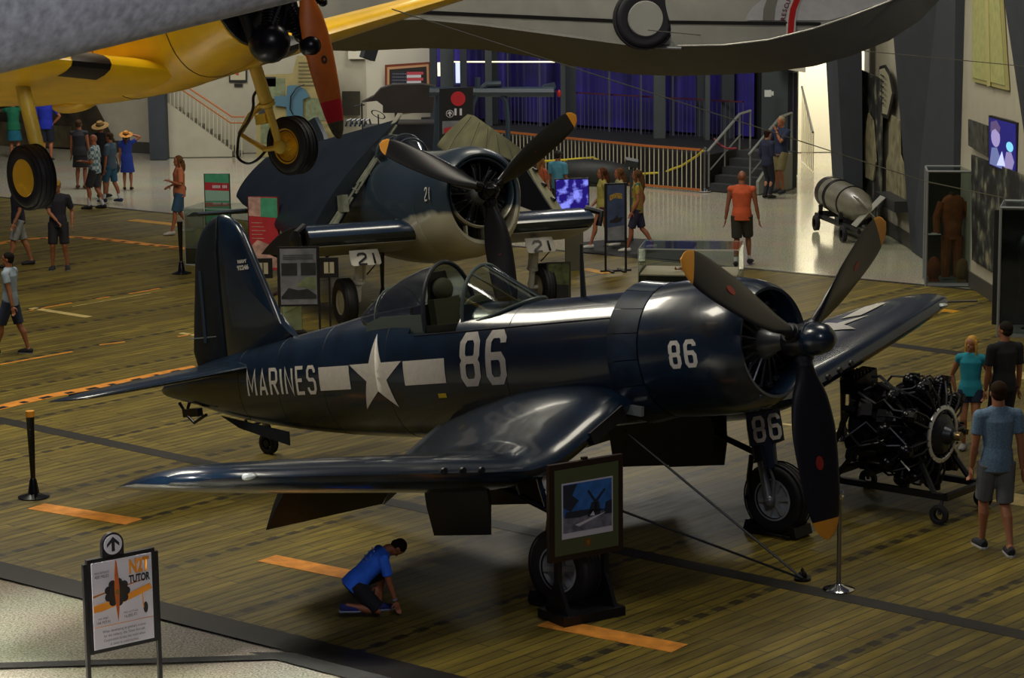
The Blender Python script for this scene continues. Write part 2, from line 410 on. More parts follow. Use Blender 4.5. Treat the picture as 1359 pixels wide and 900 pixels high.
for a, c_ in (((40, 412), (95, 402)), ((128, 397), (146, 394)), ((172, 390), (212, 383)), ((0, 484), (96, 467)), ((132, 458), (166, 454)), ((236, 447), (262, 443))):
    line_mark(G(*a), G(*c_), .06, OP)
line_mark(G(96, 407), G(200, 389), .03, WP)
def hazard(pts, w=.24, dash=.42):
    P = [G(*p) for p in pts]; Q = []
    for i in range(len(P)-1):
        p0 = P[max(i-1, 0)]; p3 = P[min(i+2, len(P)-1)]
        for k in range(8):
            t = k/8; Q.append(.5*((2*P[i])+(P[i+1]-p0)*t+(2*p0-5*P[i]+4*P[i+1]-p3)*t*t+(3*P[i]-p0-3*P[i+1]+p3)*t**3))
    Q.append(P[-1])
    b = MB(); acc = 0
    for i in range(len(Q)-1):
        d = Q[i+1]-Q[i]; n = int(max(1, d.length/.1)); nn = V((-d.y, d.x, 0)).normalized()*w/2
        for k in range(n):
            p = Q[i]+d*k/n; q = Q[i]+d*(k+1)/n; acc += d.length/n
            b.cur = 0; b.add([p-nn+V((0, 0, .004)), q-nn+V((0, 0, .004)), q+nn+V((0, 0, .004)), p+nn+V((0, 0, .004))], [(0, 1, 2, 3)])
            if (acc % dash) < .16:
                b.cur = 1; e = nn*.1; f = nn*.75; z = V((0, 0, .006)); b.add([p-f+z, q-f+z, q+e+z, p+e+z], [(0, 1, 2, 3)])
    struct(b.build('floor_marking', [OP, BLACK], smooth=False))
hazard([(-60, 336), (-20, 327), (0, 323), (33, 318), (65, 316), (100, 315), (150, 319), (200, 325), (253, 331), (300, 340), (350, 356)], .26, .42)
hazard([(-60, 556), (0, 541), (33, 533), (70, 525), (113, 517), (173, 505), (220, 495), (262, 487)], .26, .42)

# --- walls
WALLM = mat('plaster', '#a39e8c', .75, noise=.06, nscale=3); WALLL = mat('plaster_light', '#c9c4b2', .75)
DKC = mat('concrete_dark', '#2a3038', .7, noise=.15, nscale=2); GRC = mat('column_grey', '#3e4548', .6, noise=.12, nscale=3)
BASE = mat('baseboard_grey', '#3f3d38', .5)
def wall(name, p, q, z0, z1, m, th=.15, base=None):
    p = V((p[0], p[1], 0)); q = V((q[0], q[1], 0)); d = (q-p).normalized(); n = V((d.y, -d.x, 0))
    if n.y > 0 and abs(n.y) > .3: n = -n
    b = MB(); b.prism([p+PZ*z0, q+PZ*z0, q+PZ*z1, p+PZ*z1], -n, th); o = struct(b.build(name, m, smooth=False))
    if base:
        b = MB(); b.prism([p+PZ*0, q+PZ*0, q+PZ*base, p+PZ*base], n, .02); struct(b.build('baseboard_'+name.split('_', 1)[1], BASE, smooth=False))
    return o
wall('wall_left', (-24, 77.5), (-9.7, 68.4), 0, 9, WALLM, base=.3)
wall('wall_back', (-9.75, 68.4), (-4.0, 68.6), 0, 9, WALLM)
wall('wall_flag', (-4.0, 68.62), (-1.95, 69.6), 0, 9, WALLL)
# column in front of left wall
def column(name, u0, u1, vb, h, m, depth=.6, ztop=9, lab='', cat='column', grp=None):
    a = G(u0, vb); c = G(u1, vb); b = MB(); b.box(((a.x+c.x)/2, a.y+depth/2, ztop/2), (c.x-a.x, depth, ztop)); return struct(b.build(name, m, smooth=False))
column('trim_column', 199, 221, 212, 9, DKC)
# curtain wall, platform
CUR = mat('blue_curtain', '#1c0e78', .7, noise=.5, nscale=1.2)
def curtainmat():
    nt, N, L = nodes(CUR); b_ = N['Principled BSDF']
    b_.inputs['Sheen Weight'].default_value = .3
curtainmat()
c0 = V((-2.3, 69.9, 0)); c1 = V((7.05, 61.9, 0)); cd_ = (c1-c0).normalized(); cn = V((cd_.y, -cd_.x, 0))
wall('wall_curtain_back', (c0.x, c0.y), (c1.x, c1.y), 0, 9, mat('void_dark', '#0a0812', .8), th=.2)
b = MB(); n = 260; L_ = (c1-c0).length-.9; rows = []
for z in (.9, 9):
    rows.append([c0+cd_*(L_*i/n)+cn*(.22+.014*math.sin(i*1.1)+.01*math.sin(i*.37))+PZ*z for i in range(n+1)])
b.loft(rows, False, (False, False)); o = b.build('curtain', CUR); tag(o, 'long deep blue curtain hanging behind the white railing and grey columns', 'curtain')
# platform
RC = [V((-2.6, 66.0, 0)), V((.82, 62.2, 0)), V((3.28, 59.37, 0)), V((4.55, 58.25, 0))]
pn = V((.68, .73, 0))
b = MB(); b.prism([RC[0]+pn*.5, RC[1]+pn*.4, RC[3]+pn*.35, c1+cn*.35, c0+cn*.35], PZ, .86); struct(b.build('floor_platform', mat('platform_black', '#0c0b0f', .7), smooth=False))
# railing (continuous barrier)
WRAIL = mat('rail_white', '#b9b49c', .45); WOODR = mat('rail_wood', '#a8602a', .4)
def railing(label, pts, h, m, top, spacing=.135, z0=0., bottom=True, r=.014, toph=.05):
    t = thing('railing', label, 'railing', pts[0]); o = V(pts[0])
    b = MB(); c = MB(); bt = MB(); nb = 0
    for i in range(len(pts)-1):
        p, q = V(pts[i])-o, V(pts[i+1])-o; d = q-p; n = int(d.length/spacing)
        for k in range(n+1):
            x = p+d*k/n; b.cyl(x+PZ*z0, x+PZ*(z0+h), r, n=6); nb += 1
        dd = V((d.x, d.y, 0)).normalized(); nn = V((-dd.y, dd.x, 0))*.035
        c.prism([p+PZ*(z0+h)-nn, q+PZ*(z0+h)-nn, q+PZ*(z0+h)+nn, p+PZ*(z0+h)+nn], PZ, toph)
        if bottom: bt.prism([p+PZ*(z0+.02)-nn*.6, q+PZ*(z0+.02)-nn*.6, q+PZ*(z0+.02)+nn*.6, p+PZ*(z0+.02)+nn*.6], PZ, .05)
    x = b.build('baluster', m, t); x['label'] = 'row of slim upright balusters'; x['kind'] = 'stuff' if nb > 100 else ''
    if nb <= 100: del x['kind']
    c.build('top_rail', top, t)
    if bottom: bt.build('bottom_rail', top, t)
    return t
railing('white baluster railing with orange wooden top rail in front of dark stage', RC, .98, WRAIL, WOODR)
railing('dark far railing on the stage, right under the blue curtain', [V((-1.6, 68.3, 0)), V((5.9, 61.9, 0))], .95, mat('rail_dark', '#4d4a66', .5), mat('rail_red', '#4a1420', .5), z0=.86, bottom=False, r=.01, toph=.03)
# columns and mullions before the curtain
def post(u0, u1, y, m, name, label, grp=None, z0=.86, cat='column'):
    a = D(u0, 200, y); c = D(u1, 200, y); b = MB(); b.box((0, .2, 4.5+z0/2), (c.x-a.x, .4, 9-z0)); o = b.build(name, m, smooth=False); o.location = ((a.x+c.x)/2, y, 0); struct(o); return o
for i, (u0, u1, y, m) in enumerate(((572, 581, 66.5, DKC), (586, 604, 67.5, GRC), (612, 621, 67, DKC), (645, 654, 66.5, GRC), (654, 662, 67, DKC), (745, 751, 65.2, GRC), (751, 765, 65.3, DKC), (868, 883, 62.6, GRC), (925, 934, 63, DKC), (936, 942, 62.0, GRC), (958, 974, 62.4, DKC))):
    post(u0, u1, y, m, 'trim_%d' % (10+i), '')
MUL = mat('mullion', '#4a4a5c', .4)
for i, (u, y) in enumerate(((717, 66.2), (809, 64.5), (851, 63.7), (893, 63.3), (675, 67))):
    post(u-1, u+1, y, MUL, 'trim_%d' % (30+i), '')
# light strip above the curtain
b = MB(); p = D(600, 83, 67.6); q = D(792, 83, 64.8); b.prism([p, q, q+PZ*.035, p+PZ*.035], V((0, 1, 0)), .05)
o = b.build('strip_light', mat('lamp_glow', '#fff2cc', .5, emit='#fff0c8', estr=1.3), smooth=False); tag(o, 'thin white ceiling light strip running above the blue curtain', 'lamp')
# bright narrow windows between the posts
LIT = mat('lit_window', '#dfe6ff', .5, emit='#d6e2ff', estr=1.0)
for i, (u0, u1, v0, v1, y, m) in enumerate(((604.5, 611.5, 82, 110, 67.8, LIT), (580.5, 586, 83, 101, 67.9, mat('lit_warm', '#fff0d0', .5, emit='#fff0d8', estr=.9)), (578, 583, 140, 163, 68.3, MATS['lit_warm']))):
    a = D(u0, v0, y); c = D(u1, v1, y); b = MB(); b.box(((a.x+c.x)/2, y, (a.z+c.z)/2), (abs(c.x-a.x), .05, abs(a.z-c.z))); struct(b.build('window_%d' % (i+2), m, smooth=False))
# grey wall with small light box at the steps
wall('wall_steps', (6.35, 61.75), (7.1, 61.3), 0, 9, mat('wall_teal_grey', '#30383a', .6), th=.3)
b = MB(); a = D(1019, 124, 61.0); b.box((0, 0, 0), (.16, .12, .16)); b.box((.11, 0, .0), (.06, .08, .1)); o = b.build('wall_light', mat('lamp_white', '#c9ccc8', .4)); o.location = a; tag(o, 'small white emergency light box on grey wall above the steps', 'light')
# door opening, bright room behind
wall('wall_room_back', (6.8, 67.0), (11.2, 67.0), 0, 9, WALLL)
wall('wall_room_left', (7.05, 61.6), (7.0, 67), 0, 9, WALLL)
wall('wall_room_right', (11.0, 67), (10.6, 53.4), 0, 9, WALLL)
a = G(1046, 232); 
b = MB(); x0 = D(1046, 200, 61.2).x; x1 = D(1058, 200, 61.2).x; b.box(((x0+x1)/2, 61.35, 1.3), (x1-x0, .08, 2.6)); struct(b.build('door_1', mat('door_dark', '#191622', .3), smooth=False))
b = MB(); x2 = D(1098, 200, 61.2).x; b.box(((x0+x2)/2, 61.7, 6.6), (x2-x0+.2, .5, 5.0)); struct(b.build('wall_lintel', WALLM, smooth=False))
b = MB(); p = D(1040, 96, 60.8); q = D(1075, 96, 60.8); b.prism([V((6.6, 60.9, 2.75)), V((7.35, 60.9, 2.62)), V((7.35, 60.9, 3.2)), V((6.6, 60.9, 3.2))], V((0, 1, 0)), .3); struct(b.build('trim_40', WALLL, smooth=False))
# right-hand wall
def RW(y): return 7.25+(61.6-y)*.057
wall('wall_right', (RW(53.4), 53.4), (RW(25), 25), 0, 9, WALLM, th=.2)
b = MB(); b.prism([V((RW(53)-.03, 53, 0)), V((RW(30)-.03, 30, 0)), V((RW(30)-.03, 30, .28)), V((RW(53)-.03, 53, .28))], V((1, 0, 0)), .03); struct(b.build('baseboard_right', BASE, smooth=False))
# big leaning dark pillars
def pillar(nm, base, top, h):
    b = MB(); n = len(base); b.loft([[V((x, y, 0)) for x, y in base], [V((x, y, h)) for x, y in top]]); struct(b.build(nm, DKC, smooth=False))
pillar('trim_41', [(7.06, 53.0), (7.16, 51.9), (7.52, 51.9), (7.6, 53.0)], [(6.5, 53.0), (6.6, 51.9), (7.35, 51.9), (7.5, 53)], 8.5)
pillar('trim_42', [(7.95, 48.2), (8.13, 44.6), (8.9, 44.6), (8.8, 48.2)], [(7.1, 48.2), (8.0, 44.4), (8.9, 44.4), (8.8, 48.2)], 8.5)
pillar('trim_43', [(9.0, 40.2), (9.0, 37.5), (9.9, 37.5), (9.9, 40.2)], [(7.5, 40.2), (7.5, 37.5), (9.9, 37.5), (9.9, 40.2)], 8.5)
# ================================================================ FOLDED-WING FIGHTER etc. : aircraft helpers
def body_axes(yaw, pit):
    fw = V((math.cos(yaw)*math.cos(pit), math.sin(yaw)*math.cos(pit), math.sin(pit))); st = V((math.sin(yaw), -math.cos(yaw), 0)); up = st.cross(fw)
    return fw, -st, up
def craft_mtx(hub, yaw, pit, base_local):
    fw, pt, up = body_axes(yaw, pit); o = V(hub)+fw*base_local[0]+pt*base_local[1]+up*base_local[2]
    m = M4.Identity(4)
    for i in range(3): m[i][0] = fw[i]; m[i][1] = pt[i]; m[i][2] = up[i]; m[i][3] = o[i]
    return m
def blade_mesh(R, root, chords, twist, sgn=1, thick=.11, r0=None, r1=None, n=26):
    """blade along +Z, prop axis +X; chord in Y; chords: list (r/R, chord)"""
    rings = []; r0 = root if r0 is None else r0; r1 = R if r1 is None else r1
    for i in range(n+1):
        r = r0+(r1-r0)*(1-(1-i/n)**1.4); f = r/R
        c, = interp(chords, f); a = math.radians(twist[0]+(twist[1]-twist[0])*f)*sgn
        t = max(.012, (thick*(1-f)**1.3*1.0+.018))*1.0
        ring = []
        for k in range(20):
            q = 2*PI*k/20; y = c/2*math.cos(q); x = (t/2)*math.sin(q)
            ring.append(V((x*math.cos(a)-y*math.sin(a), x*math.sin(a)+y*math.cos(a), r)))
        rings.append(ring)
    return rings
def propeller(parent, hub_x, R, nb, phase, chords, twist, m_blade, m_tip, tiplen, sgn=1, logo=None, hubm=DSTEEL, hubr=.17, root=.16, mods=None):
    for k in range(nb):
        ang = phase+k*2*PI/nb      # angle in (starboard, up) plane from starboard towards up
        dr = V((0, -math.cos(ang), math.sin(ang)))          # blade direction (port = +Y)
        rot = V((0, 0, 1)).rotation_difference(dr).to_matrix().to_4x4()
        # keep prop axis on X
        z = dr; x = V((1, 0, 0)); y = z.cross(x); T = M4.Identity(4)
        for i in range(3): T[i][0] = x[i]; T[i][1] = y[i]; T[i][2] = z[i]
        T[0][3] = hub_x
        b = MB(); b.loft([[T @ p for p in r] for r in blade_mesh(R, root, chords, twist, sgn, r1=R-tiplen)], caps=(True, True)); bl = b.build('propeller_blade', m_blade, parent)
        if m_tip:
            b = MB(); b.loft([[T @ p for p in r] for r in blade_mesh(R, root, chords, twist, sgn, r0=R-tiplen, r1=R, n=14)], caps=(True, True)); o = b.build('blade_tip', m_tip, bl)
        if logo:
            rr, lm, lr = logo; a = math.radians(twist[0]+(twist[1]-twist[0])*rr/R)*sgn
            c = T @ V((0, 0, rr)); fx = T.to_3x3() @ V((math.cos(a), math.sin(a), 0)); fy = T.to_3x3() @ V((-math.sin(a), math.cos(a), 0))
            b = MB(); off = fx*.03
            b.add([c+off+fy*lr*math.cos(2*PI*j/18)+dr*lr*1.6*math.sin(2*PI*j/18) for j in range(18)]+[c+fx*.005+fy*lr*math.cos(2*PI*j/18)+dr*lr*1.6*math.sin(2*PI*j/18) for j in range(18)], [tuple(range(18))]+[(j, (j+1) % 18, (j+1) % 18+18, j+18) for j in range(18)])
            b.build('maker_badge', lm, bl)
    b = MB(); b.rev([(-.16, .0), (-.16, hubr*.9), (.05, hubr), (.12, hubr*.8), (.13, 0)], (hub_x, 0, 0))
    for k in range(nb):
        ang = phase+k*2*PI/nb; dr = V((0, -math.cos(ang), math.sin(ang))); b.cyl(V((hub_x, 0, 0)), V((hub_x, 0, 0))+dr*(root+.1), .085, .08, n=14)
        b.cyl(V((hub_x, 0, 0))+dr*(root), V((hub_x, 0, 0))+dr*(root+.05), .1, .1, n=14)
    return b.build('propeller_hub', hubm, parent)
def radial_engine(parent, x0, ncyl, rc, rin, name='engine', m=DSTEEL, mc=LSTEEL, cyl_r=.085, L=None):
    b = MB()
    for k in range(ncyl):
        a = 2*PI*k/ncyl+PI/2; d = V((0, math.cos(a), math.sin(a)))
        c = V((x0, 0, 0)); b.cyl(c+d*rin*.8, c+d*rc, cyl_r*.75, n=12)
        for j in range(9): p = c+d*(rin+(rc-rin)*(.15+.09*j)); b.cyl(p, p+d*.012, cyl_r*1.05, n=14)
        b.ell(c+d*rc, (cyl_r*1.0, cyl_r*1.0, cyl_r*1.0), 12, 8)
        t = V((0, -d.z, d.y))
        for s in (-1, 1): b.cyl(c+V((.16, 0, 0))+d*rin*.8+t*.03*s, c+V((.1, 0, 0))+d*rc*.98+t*.07*s, .014, n=6); b.ell(c+V((.07, 0, 0))+d*rc*1.02+t*.07*s, (.045, .04, .04), 8, 6)
    o = b.build('engine_cylinders', m, parent)
    b = MB(); b.rev([(.42, 0), (.42, .07), (.30, .1), (.28, rin*.55), (.16, rin*.85), (.05, rin), (-.25, rin)], (x0, 0, 0), n=32); b.build('crankcase', mc, parent)
    return o
def tyre(b, c, ax, R, w, n=36):
    ax = V(ax).normalized(); r = w/2; prof = []
    for k in range(13):
        a = PI*k/12; prof.append((-math.cos(a)*r, R-r*.75+math.sin(a)**.7*r*.75 if math.sin(a) > 1e-6 else R-r*.75))
    prof = [(-r*.8, R*.52)]+prof+[(r*.8, R*.52)]
    b.rev(prof, c, ax, n=n)
    for t in (-.35, -.12, .12, .35): b.rev([(t*w-.006, R-.012), (t*w-.004, R+.004), (t*w+.004, R+.004), (t*w+.006, R-.012)], c, ax, n=n)
# ================================================================ NAVY GULL-WING FIGHTER "86"
HUB = V((2.902, 24.127, 2.638)); YAW, PIT = -.726, .177
BL = V((-1.75, 0, -2.36))       # base point in body coordinates (on the floor below the wing)
CM = craft_mtx(HUB, YAW, PIT, (BL.x, BL.y, BL.z)); CM[2][3] = CM[2][3]
CI = CM.inverted()
cors = thing('fighter_aircraft', 'glossy navy gull-winged propeller fighter marked MARINES and 86, wings spread on the plank deck', 'airplane', mtx=CM)
def B_(p): return V(p)-BL            # body -> root local
class MBo(MB):
    def build(s, name, m, parent=None, **k):
        s.v = [tuple(B_(p)) for p in s.v]; return MB.build(s, name, m, parent, **k)
FUS = [(-10.02, .01, -.03, .012), (-9.95, .055, -.075, .05), (-9.7, .16, -.14, .10), (-9.35, .25, -.22, .15), (-8.9, .33, -.34, .21), (-8.4, .40, -.45, .28), (-7.8, .47, -.55, .35), (-7.2, .55, -.63, .42), (-6.6, .62, -.69, .49), (-6.0, .70, -.74, .55), (-5.3, .74, -.78, .59), (-4.6, .72, -.80, .62), (-3.8, .68, -.80, .65), (-3.0, .655, -.78, .67), (-2.2, .655, -.75, .68), (-1.9, .66, -.73, .69)]
NEX = 2.25
def fus_y(x, z):
    t, bt, w = interp(FUS, x); zc = (t+bt)/2; h = (t-bt)/2; q = min(1, abs((z-zc)/h)); return w*(1-q**NEX)**(1/NEX)
def fus_ring(x, n=48):
    t, bt, w = interp(FUS, x); zc = (t+bt)/2; h = (t-bt)/2; r = []
    for k in range(n):
        a = 2*PI*k/n; c, s = math.cos(a), math.sin(a)
        r.append(V((x, w*abs(c)**(2/NEX)*(1 if c >= 0 else -1), zc+h*abs(s)**(2/NEX)*(1 if s >= 0 else -1))))
    return r
xs = [-10.02, -9.98, -9.9, -9.8]+[-9.65+.15*i for i in range(52)]; xs = [x for x in xs if x < -1.92]+[-1.9]
b = MBo(); rings = [fus_ring(x) for x in xs]; n = 48; fs = []
vs = [p for r in rings for p in r]
for i in range(len(rings)-1):
    for j in range(n):
        a = i*n+j; c = i*n+(j+1) % n; xm = (xs[i]+xs[i+1])/2; am = 2*PI*(j+.5)/n
        if -4.95 < xm < -4.22 and math.sin(am) > .62: continue       # cockpit opening
        fs.append((a, c, c+n, a+n))
fs.append(tuple(range(n-1, -1, -1))); fs.append(tuple((len(rings)-1)*n+j for j in range(n)))
b.add(vs, fs); fus = b.build('fuselage', NAVY, cors, ang=50)
# panel lines / seams as a slim mesh part
b = MBo()
for x in (-3.45, -5.35, -6.5, -7.4, -8.2):
    r0 = fus_ring(x, 40); 
    b.loft([[V((x+dx, p.y*(1+s), p.z*(1+s))) for p in r0] for dx, s in ((-.006, .001), (-.003, .004), (.003, .004), (.006, .001))], caps=(False, False))
for z in (.44,):
    for sd in (-1, 1):
        P = [V((x, sd*(fus_y(x, z)+.003), z)) for x in [-4.9+.1*i for i in range(30)]]; b.tube(P, .006, 6)
b.build('panel_seams', mat('seam_navy', '#060a10', .5), fus)
# cowling
b = MBo(); b.rev([(-1.55, .705), (-1.3, .715), (-.95, .71), (-.7, .69), (-.52, .655), (-.40, .61), (-.34, .565), (-.345, .535), (-.39, .515), (-.6, .515), (-1.2, .54)], (0, 0, 0), n=64)
cw = b.build('cowling', NAVY, cors)
b = MBo(); b.rev([(-1.56, .70), (-1.56, .3)], n=48); b.rev([(-.9, .0), (-.9, .56)], n=32); b.build('firewall', BLACK, cors)
FLAPM = mat('navy_flap', '#1d2b3c', .28, coat=.5, noise=.5, nscale=5)
for k in range(16):
    a = 2*PI*(k+.5)/16
    if math.sin(a) < -.85: continue
    b = MBo(); b.rev([(-1.57, .706), (-1.75, .725), (-1.93, .752), (-1.935, .742), (-1.57, .69)], n=6, a0=a-PI/16+.006, a1=a+PI/16-.006); b.build('cowl_flap', FLAPM, cors)
b = MBo(); rot = Euler((0, .2, 0)).to_matrix(); b.box((-1.85, -.60, -.52), (.34, .05, .10), rot); b.box((-2.02, -.62, -.53), (.1, .04, .02)); o = b.build('exhaust_plate', mat('plate_grey', '#8d9296', .4, metal=.4), cors)
# oval air-scoop body below
eng = radial_engine(cors, 0, 9, .44, .22) if False else None
def shift_local(o): 
    for v in o.data.vertices: v.co = B_(v.co)
o = radial_engine(cors, -.62, 9, .43, .2, cyl_r=.075)
for ch in [x for x in bpy.data.objects if x.parent == cors and x.name.split('.')[0] in ('engine_cylinders', 'crankcase')]: shift_local(ch)
# propeller
CH = [(0, .13), (.08, .14), (.16, .2), (.3, .40), (.5, .50), (.7, .48), (.85, .42), (.94, .31), (.98, .18), (1.0, .02)]
BADGE = mat('badge_red', '#8e2a20', .4)
before = set(bpy.data.objects)
propeller(cors, 0, 2.03, 3, 6.813, CH, (42, 8), BLADE, TIP, .2, sgn=1, logo=(1.25, BADGE, .045))
for ch in set(bpy.data.objects)-before: shift_local(ch)
b = MBo(); b.rev([(.02, .0), (.02, .15), (.10, .165), (.2, .165), (.3, .14), (.36, .09), (.39, .03), (.392, 0)], n=32)
b.cyl((.09, 0, 0), (.12, 0, 0), .172, n=32); b.build('propeller_dome', NAVY, cors)
# decals
EPS = .006
def side(u, v): return B_((u, -(fus_y(u, v)+EPS), v))
def placed(polys, x0, z0, slope=0.): return [[V((x0+p.x, z0+p.y+p.x*slope)) for p in q] for q in polys]
pl, w = stroke_polys('MARINES', .30, .135, .042, .05); s = 1.36/w
pl = [[V((p.x*s, p.y)) for p in q] for q in pl]
decal('marines_lettering', placed(pl, -8.0, -.12), side, WHITE, fus)
pl, w = stroke_polys('86', .50, .22, .085, .09); decal('large_number', placed(pl, -4.12+.03, -.12), side, WHITE, fus)
bars = [[V((-6.55, -.105)), V((-5.98, -.105)), V((-5.98, .17)), V((-6.55, .17))], [V((-5.05, -.105)), V((-4.38, -.105)), V((-4.38, .17)), V((-5.05, .17))]]
for q_ in bars: decal('insignia_bar', [q_], side, WHITE, fus)
decal('insignia_star', star_polys(.47, -5.52, .03), side, WHITE, fus)
decal('yellow_placard', [[V((-4.55, -.27)), V((-4.42, -.27)), V((-4.42, -.22)), V((-4.55, -.22))]], side, mat('placard', '#b8a01c', .5), fus)
def cowl_side(u, v):
    r = interp([(-1.55, .705), (-1.3, .715), (-.95, .71), (-.7, .69)], u)[0]+.006; return B_((u, -math.sqrt(max(0, r*r-v*v)), v))
pl, w = stroke_polys('86', .24, .105, .045, .045); decal('cowl_number', placed(pl, -1.12, -.1), cowl_side, WHITE, cw)
# wings
def wing_secs(sd):
    T = [(.45, -1.82, 2.72, -.42, .17), (.8, -1.80, 2.70, -.50, .17), (1.2, -1.79, 2.66, -.63, .17), (1.6, -1.79, 2.62, -.765, .17), (1.95, -1.80, 2.58, -.845, .165), (2.25, -1.81, 2.54, -.855, .16), (2.6, -1.82, 2.5, -.81, .16), (3.2, -1.83, 2.42, -.71, .155), (4.0, -1.85, 2.32, -.575, .15), (4.8, -1.88, 2.2, -.44, .145), (5.4, -1.92, 2.08, -.34, .135), (5.8, -1.98, 1.80, -.27, .135), (6.05, -2.08, 1.42, -.23, .14), (6.18, -2.22, 1.02, -.21, .145), (6.25, -2.42, .5, -.20, .15)]
    S = []
    n = 60; ys = [.45+(6.25-.45)*(i/n) for i in range(n+1)]+[6.2, 6.23]; ys.sort()
    for y in ys:
        le, c, z, t = interp(T, y); z1 = interp(T, min(y+.05, 6.25))[2]; z0 = interp(T, max(y-.05, .45))[2]; a = math.atan2(z1-z0, .1 if .5 < y < 6.2 else .05)
        S.append((V((le, sd*y, z)), V((-c, 0, -.035*c)), V((0, -sd*math.sin(a), math.cos(a))), t))
    return S, T
wings = {}
for sd in (-1, 1):
    S, T = wing_secs(sd); b = MBo(); b.loft(wing_rings(S)); wings[sd] = b.build('wing', NAVY, cors, ang=40)
    # leading-edge air inlet slot
    b = MBo(); rot = Euler((sd*-.33, 0, 0)).to_matrix(); b.box((-1.84, sd*1.05, -.61), (.12, .6, .13), rot); b.build('air_inlet', BLACK, wings[sd])
    for y in (2.95, 3.2, 3.45):
        le, c, z, t = interp(T, y); b = MBo(); b.cyl((le-.12, sd*y, z+.02), (le+.012, sd*y, z+.02), .034, n=14); b.build('gun_port', BLACK, wings[sd])
    # fold line and aileron line
    b = MBo()
    for y, x0_, x1_ in ((2.62, 0, 1), (4.2, .74, 1)):
        pass
    # drooped flaps behind the trailing edge
    for y0, y1 in ((.75, 1.5), (1.55, 3.42)):
        b = MBo(); R_ = []
        for i in range(7):
            y = y0+(y1-y0)*i/6; ea = interp(T, y0); eb = interp(T, y1); te = V((ea[0]-ea[1]+.06, sd*y0, ea[2]-.035*ea[1]+.02)).lerp(V((eb[0]-eb[1]+.06, sd*y1, eb[2]-.035*eb[1]+.02)), i/6); d = V((-.62, 0, -.78))
            nrm = V((-.78, 0, .62)); L = .58 if y0 > 1.5 else .62
            R_.append([te+nrm*.035, te+d*L*.5+nrm*.03, te+d*L+nrm*.004, te+d*L-nrm*.004, te+d*L*.5-nrm*.02, te-nrm*.05])
        b.loft(R_); b.build('flap', NAVYM, cors, ang=30)
    b = MBo(); y = 5.75; le, c, z, t = interp(T, y); b.ell((le-.03, sd*y, z+.01), (.09, .08, .035), 14, 8); b.build('navigation_light', mat('lamp_lens', '#a9b0b0', .15, coat=1), wings[sd])
# pitot on port wing
b = MBo(); b.cyl((-2.2, 6.0, -.24), (-1.65, 6.02, -.27), .012, n=8); b.build('pitot_tube', BLACK, wings[1])
# star on the port wing top
def wing_top(sd, T):
    def f(u, v):        # u spanwise y, v x
        le, c, z, t = interp(T, u); xc = max(.02, min(.98, (le-v)/c)); yt = 5*t*c*(.2969*math.sqrt(xc)-.126*xc-.3516*xc**2+.2843*xc**3-.1036*xc**4)+.02*c*math.sin(PI*xc)
        return B_((v, sd*u, z-.035*c*xc+yt+.012))
    return f
decal('wing_star', star_polys(.56, 4.5, -2.85, rot=PI/2), wing_top(1, wing_secs(1)[1]), WHITE, wings[1], step=.06)
for y_ in (3.42, 4.98): decal('insignia_bar', [[V((y_, -2.98)), V((y_+.58, -2.98)), V((y_+.58, -2.68)), V((y_, -2.68))]], wing_top(1, wing_secs(1)[1]), WHITE, wings[1], step=.06)
# tailplane
for sd in (-1, 1):
    T = [(.08, -7.98, 1.33, .22, .11), (1.2, -8.15, 1.16, .215, .10), (2.0, -8.32, .95, .21, .09), (2.35, -8.48, .72, .205, .08), (2.48, -8.66, .45, .205, .06), (2.52, -8.82, .18, .205, .05)]
    b = MBo(); S = []
    for i in range(31):
        y = .08+(2.52-.08)*(1-(1-i/30)**1.6); le, c, z, t = interp(T, y); S.append((V((le, sd*y, z)), V((-c, 0, 0)), V((0, 0, 1)), t))
    b.loft(wing_rings(S)); st_ = b.build('tailplane', NAVY, cors, ang=40)
    b = MBo(); b.box((-8.92, sd*1.25, .245), (.012, 2.1, .03)); b.build('elevator_gap', BLACK, st_)
# fin and rudder
def plate(name, outline, y0, th, m, parent):
    """smooth thin lens-shaped vertical surface from outline (x,z)"""
    cx = sum(p[0] for p in outline)/len(outline); cz = sum(p[1] for p in outline)/len(outline); b = MBo(); rr = []
    for k, yy in ((0., -th/2), (.5, -th/2), (.88, -th/2*.8), (.97, -th/2*.45), (1, 0), (.97, th/2*.45), (.88, th/2*.8), (.5, th/2), (0., th/2)):
        rr.append([V((cx+(x-cx)*max(k, .01), y0+yy, cz+(z-cz)*max(k, .01))) for x, z in outline])
    b.loft(rr); return b.build(name, m, parent, ang=60)
fin = [(-7.35, .5), (-7.53, .66), (-7.72, 1.08), (-7.88, 1.50), (-8.0, 1.82), (-8.1, 1.97), (-8.22, 2.06), (-8.36, 2.1), (-8.42, 2.1), (-8.52, 1.7), (-8.58, 1.2), (-8.62, .7), (-8.65, .25), (-7.8, .3)]
rud = [(-8.45, 2.095), (-8.6, 2.06), (-8.75, 1.97), (-8.88, 1.82), (-8.98, 1.6), (-9.08, 1.2), (-9.2, .75), (-9.28, .42), (-9.24, .25), (-8.68, .22), (-8.65, .7), (-8.61, 1.2), (-8.55, 1.7)]
f_ = plate('fin', fin, 0, .15, NAVY, cors); r_ = plate('rudder', rud, 0, .10, NAVYM, cors)
b = MBo(); b.box((-8.93, -.056, 1.0), (.05, .012, .9), Euler((0, .1, 0)).to_matrix()); b.build('trim_tab', mat('tab_blue', '#2a3a4c', .35), r_)
b = MBo(); b.box((-9.03, 0, .62), (.52, .105, .012)); b.build('hinge_line', mat('scratch_metal', '#8a8f90', .4), r_)
def finm(x, z): return B_((x, -.083, z))
